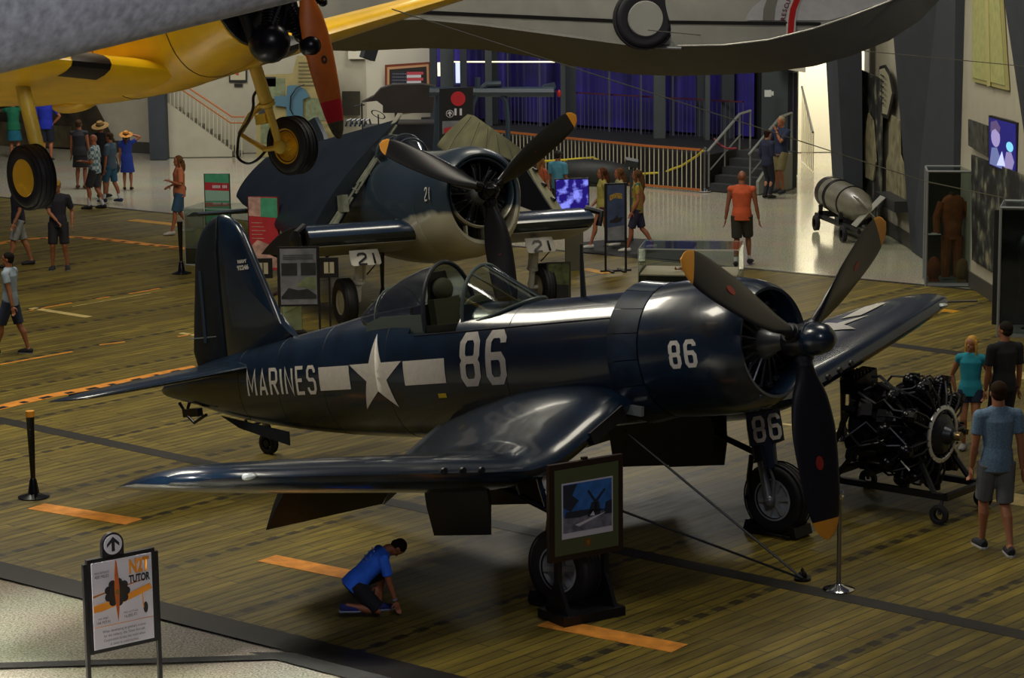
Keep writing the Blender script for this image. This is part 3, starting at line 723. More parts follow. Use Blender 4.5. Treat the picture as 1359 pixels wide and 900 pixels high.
for s, zz, sz in (('NAVY', 1.60, .055), ('92246', 1.525, .075)):
    T = M4.Identity(4); T[0][0] = 1; T[1][1] = 0; T[1][2] = -1; T[2][1] = 1; T[2][2] = 0; q = B_((-8.05, -.083, zz-.1)); T[0][3], T[1][3], T[2][3] = q.x, q.y, q.z
    text_obj('serial_lettering', s, WHITE, sz, T, f_, sx=1.1, bold=.004)
# antenna mast and wire
b = MBo(); b.tube([(-2.78, 0, .6), (-2.74, 0, .95), (-2.70, 0, 1.22)], [(.05, .02), (.035, .015), (.02, .01)], 10); b.build('antenna_mast', NAVYM, cors)
b = MBo(); b.box((-9.35, -.12, -.30), (.3, .08, .1)); b.tube([(-9.0, -.2, -.33), (-9.25, -.2, -.42), (-9.5, -.12, -.3)], .02, 8); b.tube([(-9.5, 0, -.15), (-9.62, 0, -.32), (-9.72, 0, -.18)], .022, 8); b.build('arresting_hook', BLACK, cors)
# cockpit
b = MBo(); b.box((-4.6, 0, .12), (.78, .78, .02)); b.box((-4.98, 0, .42), (.03, .84, .66)); b.box((-4.2, 0, .42), (.03, .84, .6)); b.box((-4.6, .43, .42), (.78, .02, .4)); b.box((-4.6, -.43, .36), (.78, .02, .34)); b.build('cockpit_tub', mat('cockpit_dark', '#12160f', .6), cors)
b = MBo(); b.box((-4.85, 0, .55), (.1, .42, .5)); b.box((-4.66, 0, .36), (.4, .42, .08)); b.ell((-4.84, 0, .9), (.07, .16, .13)); b.build('pilot_seat', mat('seat_green', '#2c3018', .7), cors)
b = MBo(); b.prism([(-4.92, -.2, .7), (-4.92, .2, .7), (-4.92, .13, 1.1), (-4.92, -.13, 1.1)], V((1, 0, 0)), .04); b.build('headrest', BLACK, cors)
b = MBo(); b.ell((-4.30, 0, .62), (.08, .3, .18)); b.box((-4.36, -.18, .64), (.02, .16, .1)); b.build('instrument_panel', mat('panel_olive', '#3c3a18', .6), cors)
def arch(x, zt, zb, w, n=18, lean=0.):
    r = []
    for i in range(n+1):
        a = PI*i/n; r.append(V((x-lean*(1-math.sin(a)), w*math.cos(a)*(1 if True else 1), zb+(zt-zb)*math.sin(a)**.85)))
    return r
HS = [(-6.05, .74, .60, .20), (-5.85, .86, .55, .34), (-5.6, .99, .52, .40), (-5.3, 1.10, .50, .42), (-5.0, 1.17, .48, .43), (-4.78, 1.19, .48, .43)]
b = MBo(); b.loft([arch(x, zt, zb, w) for x, zt, zb, w in HS], False, (False, False)); hood = b.build('canopy_hood', CANOPY, cors)
CF = mat('canopy_frame', '#4c5856', .4)
b = MBo(); b.tube(arch(-4.78, 1.20, .48, .44), .026, 8); b.build('canopy_arch', NAVYM, hood)
b = MBo(); b.tube(arch(-5.6, 1.0, .52, .405), .008, 6)
for sd in (-1, 1): b.prism([(-5.75, sd*.40, .49), (-4.78, sd*.435, .44), (-4.78, sd*.435, .66), (-5.45, sd*.43, .68), (-5.72, sd*.40, .62)], V((0, sd, 0)), .012)
b.build('canopy_sill', CF, hood)
b = MBo(); W0 = arch(-4.16, 1.12, .5, .42, lean=.05); b.tube(W0, .022, 8)
apex = V((-3.42, 0, .70)); L0 = V((-3.55, -.30, .655)); R0_ = V((-3.55, .30, .655))
b.tube([W0[6], R0_+V((0, -.12, .02))], .012, 6); b.tube([W0[12], L0+V((0, .12, .02))], .012, 6); b.tube([W0[9], apex], .01, 6)
ws_base = [V((-4.16+.74*math.sin(PI*i/18)**.7, .42*math.cos(PI*i/18), .50+.19*math.sin(PI*i/18))) for i in range(19)]
b.tube(ws_base, .02, 6); b.build('windshield_frame', CF, cors)
b = MBo(); b.loft([W0, ws_base], False, (False, False)); b.build('windshield', glass('windshield_glass', '#c8d4cc', .02, .08), cors)
# main gear
def wcoord(p): return CI @ V(p)
for sd in (1, -1):
    fwh = V((math.cos(YAW), math.sin(YAW), 0)); pt = V((-math.sin(YAW), math.cos(YAW), 0))
    wc = HUB+body_axes(YAW, PIT)[0]*(-1.60)+pt*1.84*sd; wc.z = .405
    wl = wcoord(wc)+BL                                   # body coords of wheel centre
    top = V((-2.1, sd*1.84, -.9)); ax = V((0, 1, 0))
    b = MBo(); tyre(b, wl, ax, .405, .24); wh = b.build('main_wheel', RUBBER, cors)
    b = MBo(); b.rev([(-.1, .0), (-.1, .07), (-.06, .09), (-.045, .2), (-.09, .235), (-.11, .24), (-.115, .22)], wl, ax, n=32); b.rev([(.1, .0), (.1, .07), (.06, .09), (.045, .2), (.09, .235), (.11, .24), (.115, .22)], wl, ax, n=32)
    for k in range(6):
        a = k*PI/3; d = V((math.cos(a), 0, math.sin(a)))
        for q in (-1, 1): b.box(wl+d*.14+V((0, q*.075, 0)), (.16, .04, .055), Euler((0, -a, 0)).to_matrix())
    b.build('wheel_hub', mat('hub_metal', '#a2a6aa', .45, metal=.25), wh)
    axl = wl+V((0, -sd*.17, 0)); leg0 = top+V((0, -sd*.05, 0))
    b = MBo(); k1 = leg0.lerp(axl, .55); b.cyl(leg0, k1, .085, .08, n=16); b.cyl(k1, k1.lerp(leg0, -.04), .1, n=16); b.build('gear_leg', NAVYM, cors)
    b = MBo(); b.cyl(k1, axl, .052, n=14); b.cyl(axl, wl, .04, n=12); b.tube([k1+V((.07, 0, 0)), k1.lerp(axl, .5)+V((.12, 0, 0)), axl+V((.05, 0, 0))], .018, 8); b.ell(axl, (.07, .06, .07)); b.build('oleo_strut', mat('oleo_grey', '#74787c', .35, metal=.5), cors)
    b = MBo(); j = leg0.lerp(axl, .50); b.cyl(j, V((-2.95, sd*1.75, -1.0)), .035, n=10); b.cyl(j.lerp(V((-2.95, sd*1.75, -1.0)), .5), V((-2.5, sd*1.8, -.95)), .025, n=8)
    b.tube([j+V((-.12, 0, -.0)), j+V((-.2, 0, -.25)), j+V((-.22, 0, -.5)), axl+V((-.3, 0, .05))], .03, 8); b.build('drag_brace', BLACK, cors)
    # fairing plate in front of the leg
    dl = (axl-leg0).normalized(); f0_ = leg0+dl*.02+V((.16, 0, .0)); f1_ = leg0.lerp(axl, .52)+V((.13, 0, 0)); b = MBo()
    R_ = []
    RZ = M4.Rotation(math.radians(-30), 3, 'Z')
    for t, w_ in ((0, .40), (.35, .42), (.72, .42), (.76, .2), (1.25, .17)):
        p = f0_.lerp(f1_, t); R_.append([p+RZ @ V(q) for q in ((-.02, -w_*.5, 0), (.005, -w_*.25, 0), (.01, 0, 0), (.005, w_*.25, 0), (-.02, w_*.5, 0), (-.045, w_*.5, 0), (-.02, 0, 0), (-.045, -w_*.5, 0))])
    b.loft(R_); pl_ = b.build('gear_fairing', NAVY, cors)
    pls, w = stroke_polys('86', .25, .11, .042, .04); dd = (f1_-f0_).normalized(); 
    cc = f0_.lerp(f1_, .42)
    def fmap(u, v, cc=cc, dd=dd, w=w): return B_(cc + RZ @ V((0, 1, 0))*(u-w/2) - dd*(v-.105) + RZ @ V((.022, 0, .0)))
    decal('fairing_number', pls, fmap, WHITE, pl_, step=.2)
    # wheel-well doors
    for yy, x0_, x1_, zt, zb, nm in ((1.98, -3.6, -2.7, -.92, -1.55, 'd'), (1.3, -3.4 if sd < 0 else -3.85, -2.35, -.72, -1.36 if sd < 0 else -1.42, 'd')):
        b = MBo(); R_ = []
        for i in range(7):
            x = x0_+(x1_-x0_)*i/6; R_.append([V((x, sd*(yy+.02), zt)), V((x+.03, sd*(yy+.05), (zt+zb)/2)), V((x+.1*(.5-i/6), sd*(yy+.02), zb)), V((x+.1*(.5-i/6), sd*(yy-.0), zb)), V((x+.03, sd*(yy+.02), (zt+zb)/2)), V((x, sd*(yy-.02), zt))])
        b.loft(R_); b.build('wheel_well_door', NAVYM, cors)
    # chocks
    ch = thing('wheel_chock', ('black wheel chock under the fighter\'s far wheel beside the big propeller' if sd == 1 else 'black wheel chock under the near wheel behind the framed picture'), 'chock', (wc.x, wc.y, 0), YAW, 'wheel chocks of the navy fighter')
    b = MB()
    for q in (-1, 1): b.prism([(q*.30, -.16, 0), (q*.36, -.16, .03), (q*.33, -.16, .14), (q*.27, -.16, .15), (q*.19, -.16, 0)], V((0, 1, 0)), .32)
    b.build('chock_block', BLACK, ch); b = MB(); b.cyl((-.3, -.19, .03), (.3, -.19, .03), .015, n=8); b.build('connecting_bar', BLACK, ch)
# tail gear
tw = G(357, 602); tw.z = .14; tl = wcoord(tw)+BL
b = MBo(); tyre(b, tl, V((0, 1, 0)), .14, .1, 24); b.build('tail_wheel', RUBBER, cors)
b = MBo(); u_ = V((-8.0, 0, -.42)); b.tube([tl, tl+V((.0, .06, .1)), tl+V((0, .0, .25)), u_+V((-.1, 0, 0))], [.03, .035, .05, .055], 10)
b.cyl(tl+V((0, 0, .28)), V((-7.45, .06, -.55)), .028, n=8); b.cyl(tl+V((0, 0, .28)), V((-7.45, -.12, -.55)), .028, n=8); b.tube([tl+V((0, 0, .3)), V((-8.5, -.05, -.55)), V((-8.45, -.05, -.45))], .022, 8)
b.cyl(tl+V((0, .05, 0)), tl+V((0, -.05, 0)), .05, n=10); b.build('tail_gear_strut', BLACK, cors)
b = MBo(); b.prism([V((-8.75, -.18, -.36)), V((-7.5, -.24, -.6)), V((-7.5, -.26, -.76)), V((-8.4, -.22, -.52))], V((0, .02, 0)), 1); 
o = b.build('tail_gear_door', NAVYM, cors, smooth=False)
# tie-down cables
tie = thing('deck_tie_down', 'small dark tie-down ring on deck where two cables meet', 'fitting', G(1065, 770)); b = MB(); b.cyl((0, 0, 0), (0, 0, .03), .09, n=16); b.rev([(-.015, .05), (0, .065), (.015, .05), (0, .035), (-.015, .05)], (0, 0, .07), V((1, 0, 0)), n=16); b.ell((0, 0, .05), (.05, .04, .05)); b.build('ring', BLACK, tie)
g0 = G(1065, 768, .06)
for w0, lb in ((CM @ B_((-2.6, -1.55, -1.0)), 'long tie-down cable on deck nearer the framed picture'), (CM @ B_((-2.3, -.2, -.8)), 'upper tie-down cable running to the same deck ring')):
    b = MB(); b.tube([g0, w0], .013, 6); tag(b.build('tie_down_cable', BLACK), lb, 'cable', 'tie-down cables of the navy fighter')
# ================================================================ FOLDED-WING FIGHTER "21"
HH = V((-.337, 39.161, 2.371)); HYAW, HPIT = -1.165, .182
HB = V((-1.9, 0, -2.05)); HM = craft_mtx(HH, HYAW, HPIT, tuple(HB)); HI = HM.inverted()
hel = thing('carrier_fighter', 'stout blue-over-grey fighter marked 21 parked behind, wings folded back', 'airplane', mtx=HM)
class MBh(MB):
    def build(s, name, m, parent=None, **k):
        s.v = [tuple(V(p)-HB) for p in s.v]; return MB.build(s, name, m, parent, **k)
def hell_local(w): return (HI @ V(w))+HB
TWO = mat('two_tone', '#26333f', .38, coat=.25, noise=.25, nscale=3)
def twotone(m, c1, c2, zc, slope):
    nt, N, L = nodes(m); b = N['Principled BSDF']
    for l in list(b.inputs['Base Color'].links): L.remove(l)
    tc = N.new('ShaderNodeTexCoord'); s_ = N.new('ShaderNodeSeparateXYZ'); L.new(tc.outputs['Object'], s_.inputs[0])
    n = N.new('ShaderNodeTexNoise'); n.inputs['Scale'].default_value = 2.; L.new(tc.outputs['Object'], n.inputs['Vector'])
    a = N.new('ShaderNodeMath'); a.operation = 'MULTIPLY_ADD'; a.inputs[1].default_value = slope; L.new(s_.outputs['X'], a.inputs[0]); L.new(s_.outputs['Z'], a.inputs[2])
    q = N.new('ShaderNodeMath'); q.operation = 'MULTIPLY_ADD'; q.inputs[1].default_value = .25; L.new(n.outputs['Fac'], q.inputs[0]); L.new(a.outputs[0], q.inputs[2])
    r = N.new('ShaderNodeMapRange'); r.inputs['From Min'].default_value = zc-.04; r.inputs['From Max'].default_value = zc+.04; L.new(q.outputs[0], r.inputs[0])
    mx = N.new('ShaderNodeMix'); mx.data_type = 'RGBA'; L.new(r.outputs[0], mx.inputs[0]); mx.inputs[6].default_value = lin(c2); mx.inputs[7].default_value = lin(c1); L.new(mx.outputs[2], b.inputs['Base Color'])
twotone(TWO, '#24323e', '#a39f8c', 1.86, -0.04)
HF = [(-9.3, .25, .02, .03), (-8.8, .38, -.1, .12), (-8.0, .48, -.25, .25), (-7.0, .60, -.45, .38), (-6.0, .72, -.62, .50), (-5.0, .86, -.78, .62), (-4.0, .95, -.92, .70), (-3.2, .93, -1.0, .76), (-2.4, .86, -1.05, .80), (-1.6, .80, -1.05, .82), (-1.35, .78, -1.02, .80)]
def hring(x, n=44):
    t, bt, w = interp(HF, x); zc = (t+bt)/2; h = (t-bt)/2
    return [V((x, w*math.cos(2*PI*k/n), zc+h*math.sin(2*PI*k/n))) for k in range(n)]
b = MBh(); b.loft([hring(-9.3+7.95*i/50) for i in range(51)]); hf = b.build('fuselage', TWO, hel, ang=50)
# cowling: round top with deeper chin
def cring(x, r, chin, n=56):
    o = []
    for k in range(n):
        a = 2*PI*k/n; c, s = math.cos(a), math.sin(a); rr = r*(1+chin*max(0, -s)**2.2)
        o.append(V((x, rr*c, rr*s+.0)))
    return o
b = MBh(); b.loft([cring(x, r, ch) for x, r, ch in ((-1.40, .80, .30), (-1.0, .80, .30), (-.7, .78, .31), (-.45, .735, .32), (-.33, .68, .33), (-.28, .63, .34), (-.29, .60, .33), (-.36, .575, .34), (-.6, .57, .3))], True, (False, False)); hc = b.build('cowling', TWO, hel)
b = MBh(); b.rev([(-.36, .585), (-.32, .575), (-.30, .555), (-.32, .54), (-.9, .54)], n=48); b.build('inner_lip', TWO, hc)
b = MBh(); b.loft([cring(-.62, .6, .3)], caps=(True, False)) if False else b.rev([(-.85, 0), (-.85, .56)], n=32); b.box((-.6, 0, -.67), (.04, .06, .2)); b.rev([(-.75, .3), (-.75, .78)], n=40); b.build('bulkhead', BLACK, hel)
for vy, vz in ((0, -.68), (.3, -.62), (-.3, -.62)):
    b = MBh(); b.box((-.42, vy, vz), (.12, .03, .2)); b.build('intake_vane', TWO, hc)
before = set(bpy.data.objects)
radial_engine(hel, -.60, 9, .46, .2, cyl_r=.075)
CHH = [(0, .12), (.08, .14), (.16, .22), (.3, .38), (.5, .44), (.7, .42), (.85, .37), (.94, .28), (.98, .17), (1.0, .02)]
propeller(hel, 0, 1.995, 3, .438, CHH, (42, 12), BLADE, TIP, .14, logo=(1.0, mat('badge_dark_red', '#7a1c20', .5), .03), hubm=mat('hub_black', '#15151a', .25, metal=.6), hubr=.16)
for ch in set(bpy.data.objects)-before:
    for v in ch.data.vertices: v.co = v.co-HB
b = MBh(); b.rev([(.1, .12), (.22, .1), (.3, .05), (.31, 0)], n=20); b.build('propeller_dome', MATS['hub_black'], hel)
# cowl number
def hside(u, v):
    return V((u, -math.sqrt(max(0, .806**2-v*v)), v))-HB
pl, w = stroke_polys('21', .2, .09, .03, .035); decal('cowl_number', placed(pl, -.82, -.05), hside, WHITE, hc)
# centre wing stubs
BLUEW = mat('blue_gloss', '#16283f', .22, coat=.6)
for sd in (-1, 1):
    b = MBh(); S = []
    for i in range(13):
        y = .6+(2.55-.6)*i/12; S.append((V((-1.55-.02*y, sd*y, -.50-.0*y)), V((-2.75, 0, -.12)), V((0, 0, 1)), .165))
    b.loft(wing_rings(S)); wg = b.build('wing_stub', mat('stub_two_tone', '#1a2a3d', .25, coat=.5), hel, ang=40)
    b = MBh(); b.loft(wing_rings([(V((-1.6, sd*(2.54+.01*k), -.50)), V((-2.7, 0, -.12)), V((0, 0, 1)), .15) for k in (0, 2)])); b.tube([(-1.9, sd*2.55, -.3), (-1.7, sd*2.75, -.4), (-1.75, sd*2.7, -.62)], .06, 8); b.ell((-2.1, sd*2.62, -.5), (.25, .1, .16)); b.build('fold_joint', BLACK, wg)
    b = MBh(); R_ = []
    # light grey underside skin
    for i in range(2):
        y = .62+(2.5-.62)*i; R_.append([V((-1.72-2.3*k/10, sd*y, -.50-.18*math.sin(PI*min(1, (k+1.5)/11))**.6-.04-.01*k)) for k in range(11)])
    b.loft([[p for p in R_[0]]+[p+V((0, 0, -.012)) for p in reversed(R_[0])], [p for p in R_[1]]+[p+V((0, 0, -.012)) for p in reversed(R_[1])]]); b.build('grey_underside', GULL, wg)
    # gear
    top = V((-1.95, sd*1.58, -.75)); fwh = V((math.cos(HYAW), math.sin(HYAW), 0)); pt = V((-math.sin(HYAW), math.cos(HYAW), 0))
    wc = HH+body_axes(HYAW, HPIT)[0]*(-2.0)+pt*1.58*sd; wc.z = .40; wl = hell_local(wc)
    b = MBh(); tyre(b, wl+V((0, sd*.22, 0)), V((0, 1, 0)), .40, .24); wh = b.build('main_wheel', RUBBER, hel)
    b = MBh(); b.rev([(-.1, 0), (-.1, .08), (-.07, .2), (-.1, .23)], wl+V((0, sd*.22, 0)), V((0, 1, 0)), n=28); b.rev([(.1, 0), (.1, .08), (.07, .2), (.1, .23)], wl+V((0, sd*.22, 0)), V((0, 1, 0)), n=28); b.build('wheel_hub', mat('hub_cream', '#b0a888', .5), wh)
    LG = mat('leg_white', '#b9b7ae', .4)
    b = MBh(); k1 = top.lerp(wl, .6); b.cyl(top, k1, .09, .085, n=16); b.cyl(k1, wl, .055, n=12); b.cyl(k1, k1.lerp(top, -.06), .1, n=14); b.tube([top+V((.1, -.05*sd, -.1)), k1+V((.1, -.06*sd, 0)), wl+V((.02, -.06, .05))], .018, 6); b.cyl(wl, wl+V((0, sd*.2, 0)), .04, n=10)
    b.box(k1+V((.09, 0, .1)), (.05, .06, .2)); b.build('gear_leg', LG, hel)
    b = MBh(); b.tube([top+V((.05, .16, .0)), top+V((.12, .2, -.25)), k1+V((.1, .12, .1))], .012, 6); b.build('brake_hose', BLACK, hel)
    b = MBh(); c = top+V((.18, 0, .0)); R_ = []
    for t, w_ in ((0, .50), (.5, .53), (.9, .52), (1.0, .46)):
        p = c+V((.10, 0, -.04))*t+V((.02, 0, -.22))*t; R_.append([p+V((-.04, -w_/2, 0)), p+V((.01, -w_*.25, 0)), p+V((.015, w_*.25, 0)), p+V((-.04, w_/2, 0)), p+V((-.055, w_/2, 0)), p+V((-.01, 0, 0)), p+V((-.055, -w_/2, 0))])
    b.loft(R_); dp = b.build('gear_fairing', LG, hel)
    pass
    for ch_, off_ in (('2', 0), ('1', .13+.075)):
        pls, w_ = stroke_polys(ch_, .18, .13, .035, .04); w = .285
        def fm(u, v, c=c, w=w, off_=off_): return c-HB+V((.045, (u+off_-w/2), -.24+v*1.0))+V((.095-.46*v, 0, 0))
        decal('fairing_numeral', pls, fm, BLACK, dp, step=.2)
# canopy
b = MBh(); HS2 = [(-3.0, .92, .86, .1), (-3.35, 1.16, .82, .30), (-3.6, 1.26, .82, .34), (-4.2, 1.30, .82, .36), (-5.0, 1.25, .82, .34), (-5.6, 1.12, .78, .25), (-6.0, .9, .74, .12)]
b.loft([arch(x, zt, zb, w) for x, zt, zb, w in HS2], False, (False, False)); cy = b.build('canopy', CANOPY, hel)
for i in (1, 2, 3, 4): x, zt, zb, w = HS2[i]; b = MBh(); b.tube(arch(x, zt+.005, zb, w+.005), .018, 6); b.build('canopy_frame', SEABLUE, cy)
b = MBh(); b.box((-4.4, 0, .95), (.1, .4, .5)); b.build('cockpit_seat', BLACK, hel); b = MBh(); b.ell((-3.4, 0, .9), (.2, .25, .15)); b.build('instrument_shroud', BLACK, hel)
# tail surfaces
b = MBh(); 
for sd in (-1, 1):
    b.loft(wing_rings([(V((-7.6-.12*y, sd*y, .32)), V((-1.35+.2*y, 0, 0)), V((0, 0, 1)), .09) for y in (.1, 1., 2., 2.6)]))
b.build('tailplane', SEABLUE, hel)
b = MBh(); fo = [(-7.0, .55), (-7.5, 1.0), (-7.9, 1.7), (-8.3, 2.05), (-8.9, 2.0), (-9.25, 1.5), (-9.3, .2), (-8.2, .3)]; b.prism([(x, -.04, z) for x, z in fo], V((0, 1, 0)), .08); b.build('fin', SEABLUE, hel)
b = MBh(); tl = hell_local(G(560, 300)); b.cyl((-8.2, 0, -.2), (-8.4, 0, -.75), .04, n=8); tyre(b, V((-8.42, 0, -.85)), V((0, 1, 0)), .15, .1, 20); b.build('tail_wheel', RUBBER, hel)
# folded outer wings: lofted between root-rib and tip chords given in world space
def folded(cA, cD, tA, tD, th0, th1, m, name, side_n):
    A, D_, TA, TD = [hell_local(p) for p in (cA, cD, tA, tD)]
    b = MBh(); S = []
    for i in range(11):
        t = i/10; le = D_.lerp(TD, t); te = A.lerp(TA, t); ch = te-le; sp = (TD-D_); n = ch.cross(sp).normalized()
        if i == 10: ch = ch*.9; le = le+ch*.05
        S.append((le, ch, n, th0+(th1-th0)*t))
    b.loft(wing_rings(S)); return b.build(name, m, hel, ang=40), A, D_, TA, TD
FW = mat('folded_wing_blue', '#151e28', .45, noise=.25, nscale=1.5)
fw1, A, D_, TA, TD = folded(D(531, 157, 43.5), D(412, 335, 42.0), D(354, 207, 46.2), D(312, 264, 45.4), .15, .11, FW, 'folded_wing', 1)
# the shape: upper edge pixel path (530,157) -> (362,197)
b = MBh(); n_ = (A-D_).cross(TD-D_).normalized(); dd = (A-D_)
for t0, t1, o, w_ in ((.02, .28, .16, .03), (.06, .42, .30, .03), (.30, .60, .10, .03), (.45, .85, .2, .025), (.62, .95, .06, .03)):
    p = D_+dd*t0; q = D_+dd*t1; s_ = (TD-D_).normalized()*-o; b.tube([p+s_, q+s_*.6], .025, 6)
for t in (.08, .2, .33, .47, .6, .74, .88): b.cyl(D_+dd*t, D_+dd*t-(TD-D_).normalized()*.22, .022, n=6)
b.build('fold_rib', mat('rib_grey', '#55584c', .5, noise=.3), fw1)
b = MBh(); e = (TD-D_).normalized(); b.box(D_+dd*.35-e*.2+n_*.1, (.3, .1, .3)); b.prism([D_+dd*.12-e*.02, D_+dd*.32-e*.02, D_+dd*.36-e*.26, D_+dd*.14-e*.22], n_, .02); b.prism([D_+dd*.5-e*.02, D_+dd*.75-e*.02, D_+dd*.72-e*.16, D_+dd*.54-e*.18], n_, .02); b.build('fold_panel', mat('fold_panel_grey', '#6a6c5e', .5, noise=.3), fw1)
b = MBh(); b.prism([A+dd*.02, A-dd*.27, A-dd*.25+e*.06, A+dd*.02+e*.14], n_, .03); b.build('aileron_edge', GULL, fw1)
OLG = mat('wing_underside_olive', '#6b6a50', .5, noise=.22, nscale=3)
fw2, A, D_, TA, TD = folded(D(690, 196, 43.4), D(750, 292, 42.2), D(623, 149, 46.2), D(578, 196, 46.0), .11, .09, OLG, 'folded_wing', -1)
b = MBh(); dd = A-D_; e = (TD-D_).normalized()
for t in (.1, .3, .5, .7, .9): b.cyl(D_+dd*t, D_+dd*t-e*.12, .03, n=6)
P_ = [D_-e*.02, D_+dd*.75, D_+dd*.7+e*.9, D_+e*1.6-dd*.15]; n_ = dd.cross(e).normalized(); n_ = n_ if (HM.to_3x3() @ n_).y < 0 else -n_
b.prism([p+n_*.12 for p in P_], n_, .03); b.build('fold_rib', BLACK, fw2)
b = MBh()
for k in range(5): p = TD.lerp(D_, .12+.17*k); q = TA.lerp(A, .12+.17*k); b.tube([p+n_*.10, p.lerp(q, .5)+n_*.14, q+n_*.08], .006, 4)
b.build('panel_seams', BLACK, fw2)
# mast in front of it
# ================================================================ YELLOW TRAINER (hanging)
TYAW, TPIT = math.radians(-39), .19
TH = V((-1.79, 21.5, 6.36))
TM = craft_mtx(TH, TYAW, TPIT, (0, 0, 0))
tr = thing('trainer_aircraft', 'bright yellow trainer with orange propeller hanging at upper left', 'airplane', mtx=TM)
TI = TM.inverted()
before = set(bpy.data.objects)
TF = [(-6.9, .18, -.05, .04), (-6.2, .3, -.2, .12), (-5.0, .45, -.40, .28), (-3.6, .62, -.58, .40), (-2.6, .68, -.70, .47), (-1.8, .66, -.72, .52), (-1.2, .62, -.66, .54), (-.85, .58, -.57, .53), (-.62, .52, -.50, .50)]
def tring(x, n=40):
    t, bt, w = interp(TF, x); zc = (t+bt)/2; h = (t-bt)/2; r = []
    for k in range(n):
        a = 2*PI*k/n; c, s = math.cos(a), math.sin(a); q = 2/2.3
        r.append(V((x, w*abs(c)**q*(1 if c >= 0 else -1), zc+h*abs(s)**q*(1 if s >= 0 else -1))))
    return r
b = MB(); b.loft([tring(-6.9+6.28*i/44) for i in range(45)]); tf = b.build('fuselage', YELLOW, tr, ang=50)
b = MB()
for x in (-1.25, -2.3):
    r0 = tring(x, 40); b.loft([[V((x+dx, p.y*(1+s), p.z*(1+s))) for p in r0] for dx, s in ((-.006, .0), (-.003, .006), (.003, .006), (.006, .0))], caps=(False, False))
b.build('panel_seams', mat('seam_brown', '#4a3208', .6), tf)
b = MB(); b.rev([(-.60, .0), (-.60, .5), (-.64, .51)], n=36); b.build('firewall', BLACK, tr)
radial_engine(tr, -.32, 7, .50, .17, m=mat('engine_black', '#121218', .3, metal=.5), mc=mat('crankcase_dark', '#23242c', .35, metal=.5), cyl_r=.075)
b = MB(); b.ell((-.30, -.22, -.50), (.19, .18, .18)); b.ell((-.05, .02, -.58), (.10, .10, .10)); b.tube([(-.5, -.36, .05), (-.35, -.42, -.25), (-.4, -.3, -.5), (-.45, 0, -.58)], .05, 10); b.box((-.42, .12, -.3), (.2, .3, .2)); b.build('exhaust_collector', MATS['engine_black'], tr)
CHT = [(0, .10), (.1, .12), (.25, .22), (.45, .26), (.65, .24), (.85, .19), (.95, .13), (1.0, .05)]
for k in range(2):
    ang = -PI/2+k*PI-.10; dr = V((0, -math.cos(ang), math.sin(ang))); z = dr; x = V((1, 0, 0)); y = z.cross(x); T = M4.Identity(4)
    for i in range(3): T[i][0] = x[i]; T[i][1] = y[i]; T[i][2] = z[i]
    R_ = 1.42
    b = MB(); b.loft([[T @ p for p in r] for r in blade_mesh(R_, .1, CHT, (38, 12), 1, r1=R_-.34, thick=.09)]); bl = b.build('propeller_blade', ORANGE, tr)
    b = MB(); b.loft([[T @ p for p in r] for r in blade_mesh(R_, .1, CHT, (38, 12), 1, r0=R_-.34, r1=R_-.15)]); b.build('red_band', RED, bl)
    b = MB(); b.loft([[T @ p for p in r] for r in blade_mesh(R_, .1, CHT, (38, 12), 1, r0=R_-.15, r1=R_)]); b.build('worn_tip', mat('tip_worn', '#3f3a22', .5, noise=.5, nscale=40), bl)
    b = MB(); c = T @ V((.035, 0, .72)); b.rev([(0, .016), (.004, .034), (.008, .034), (.008, .016)], c, x, n=18); b.build('blade_ring', BLACK, bl)
b = MB(); b.cyl((-.08, 0, 0), (.1, 0, 0), .09, n=20); b.ell((.1, 0, 0), (.05, .06, .06)); b.build('propeller_hub', DSTEEL, tr)
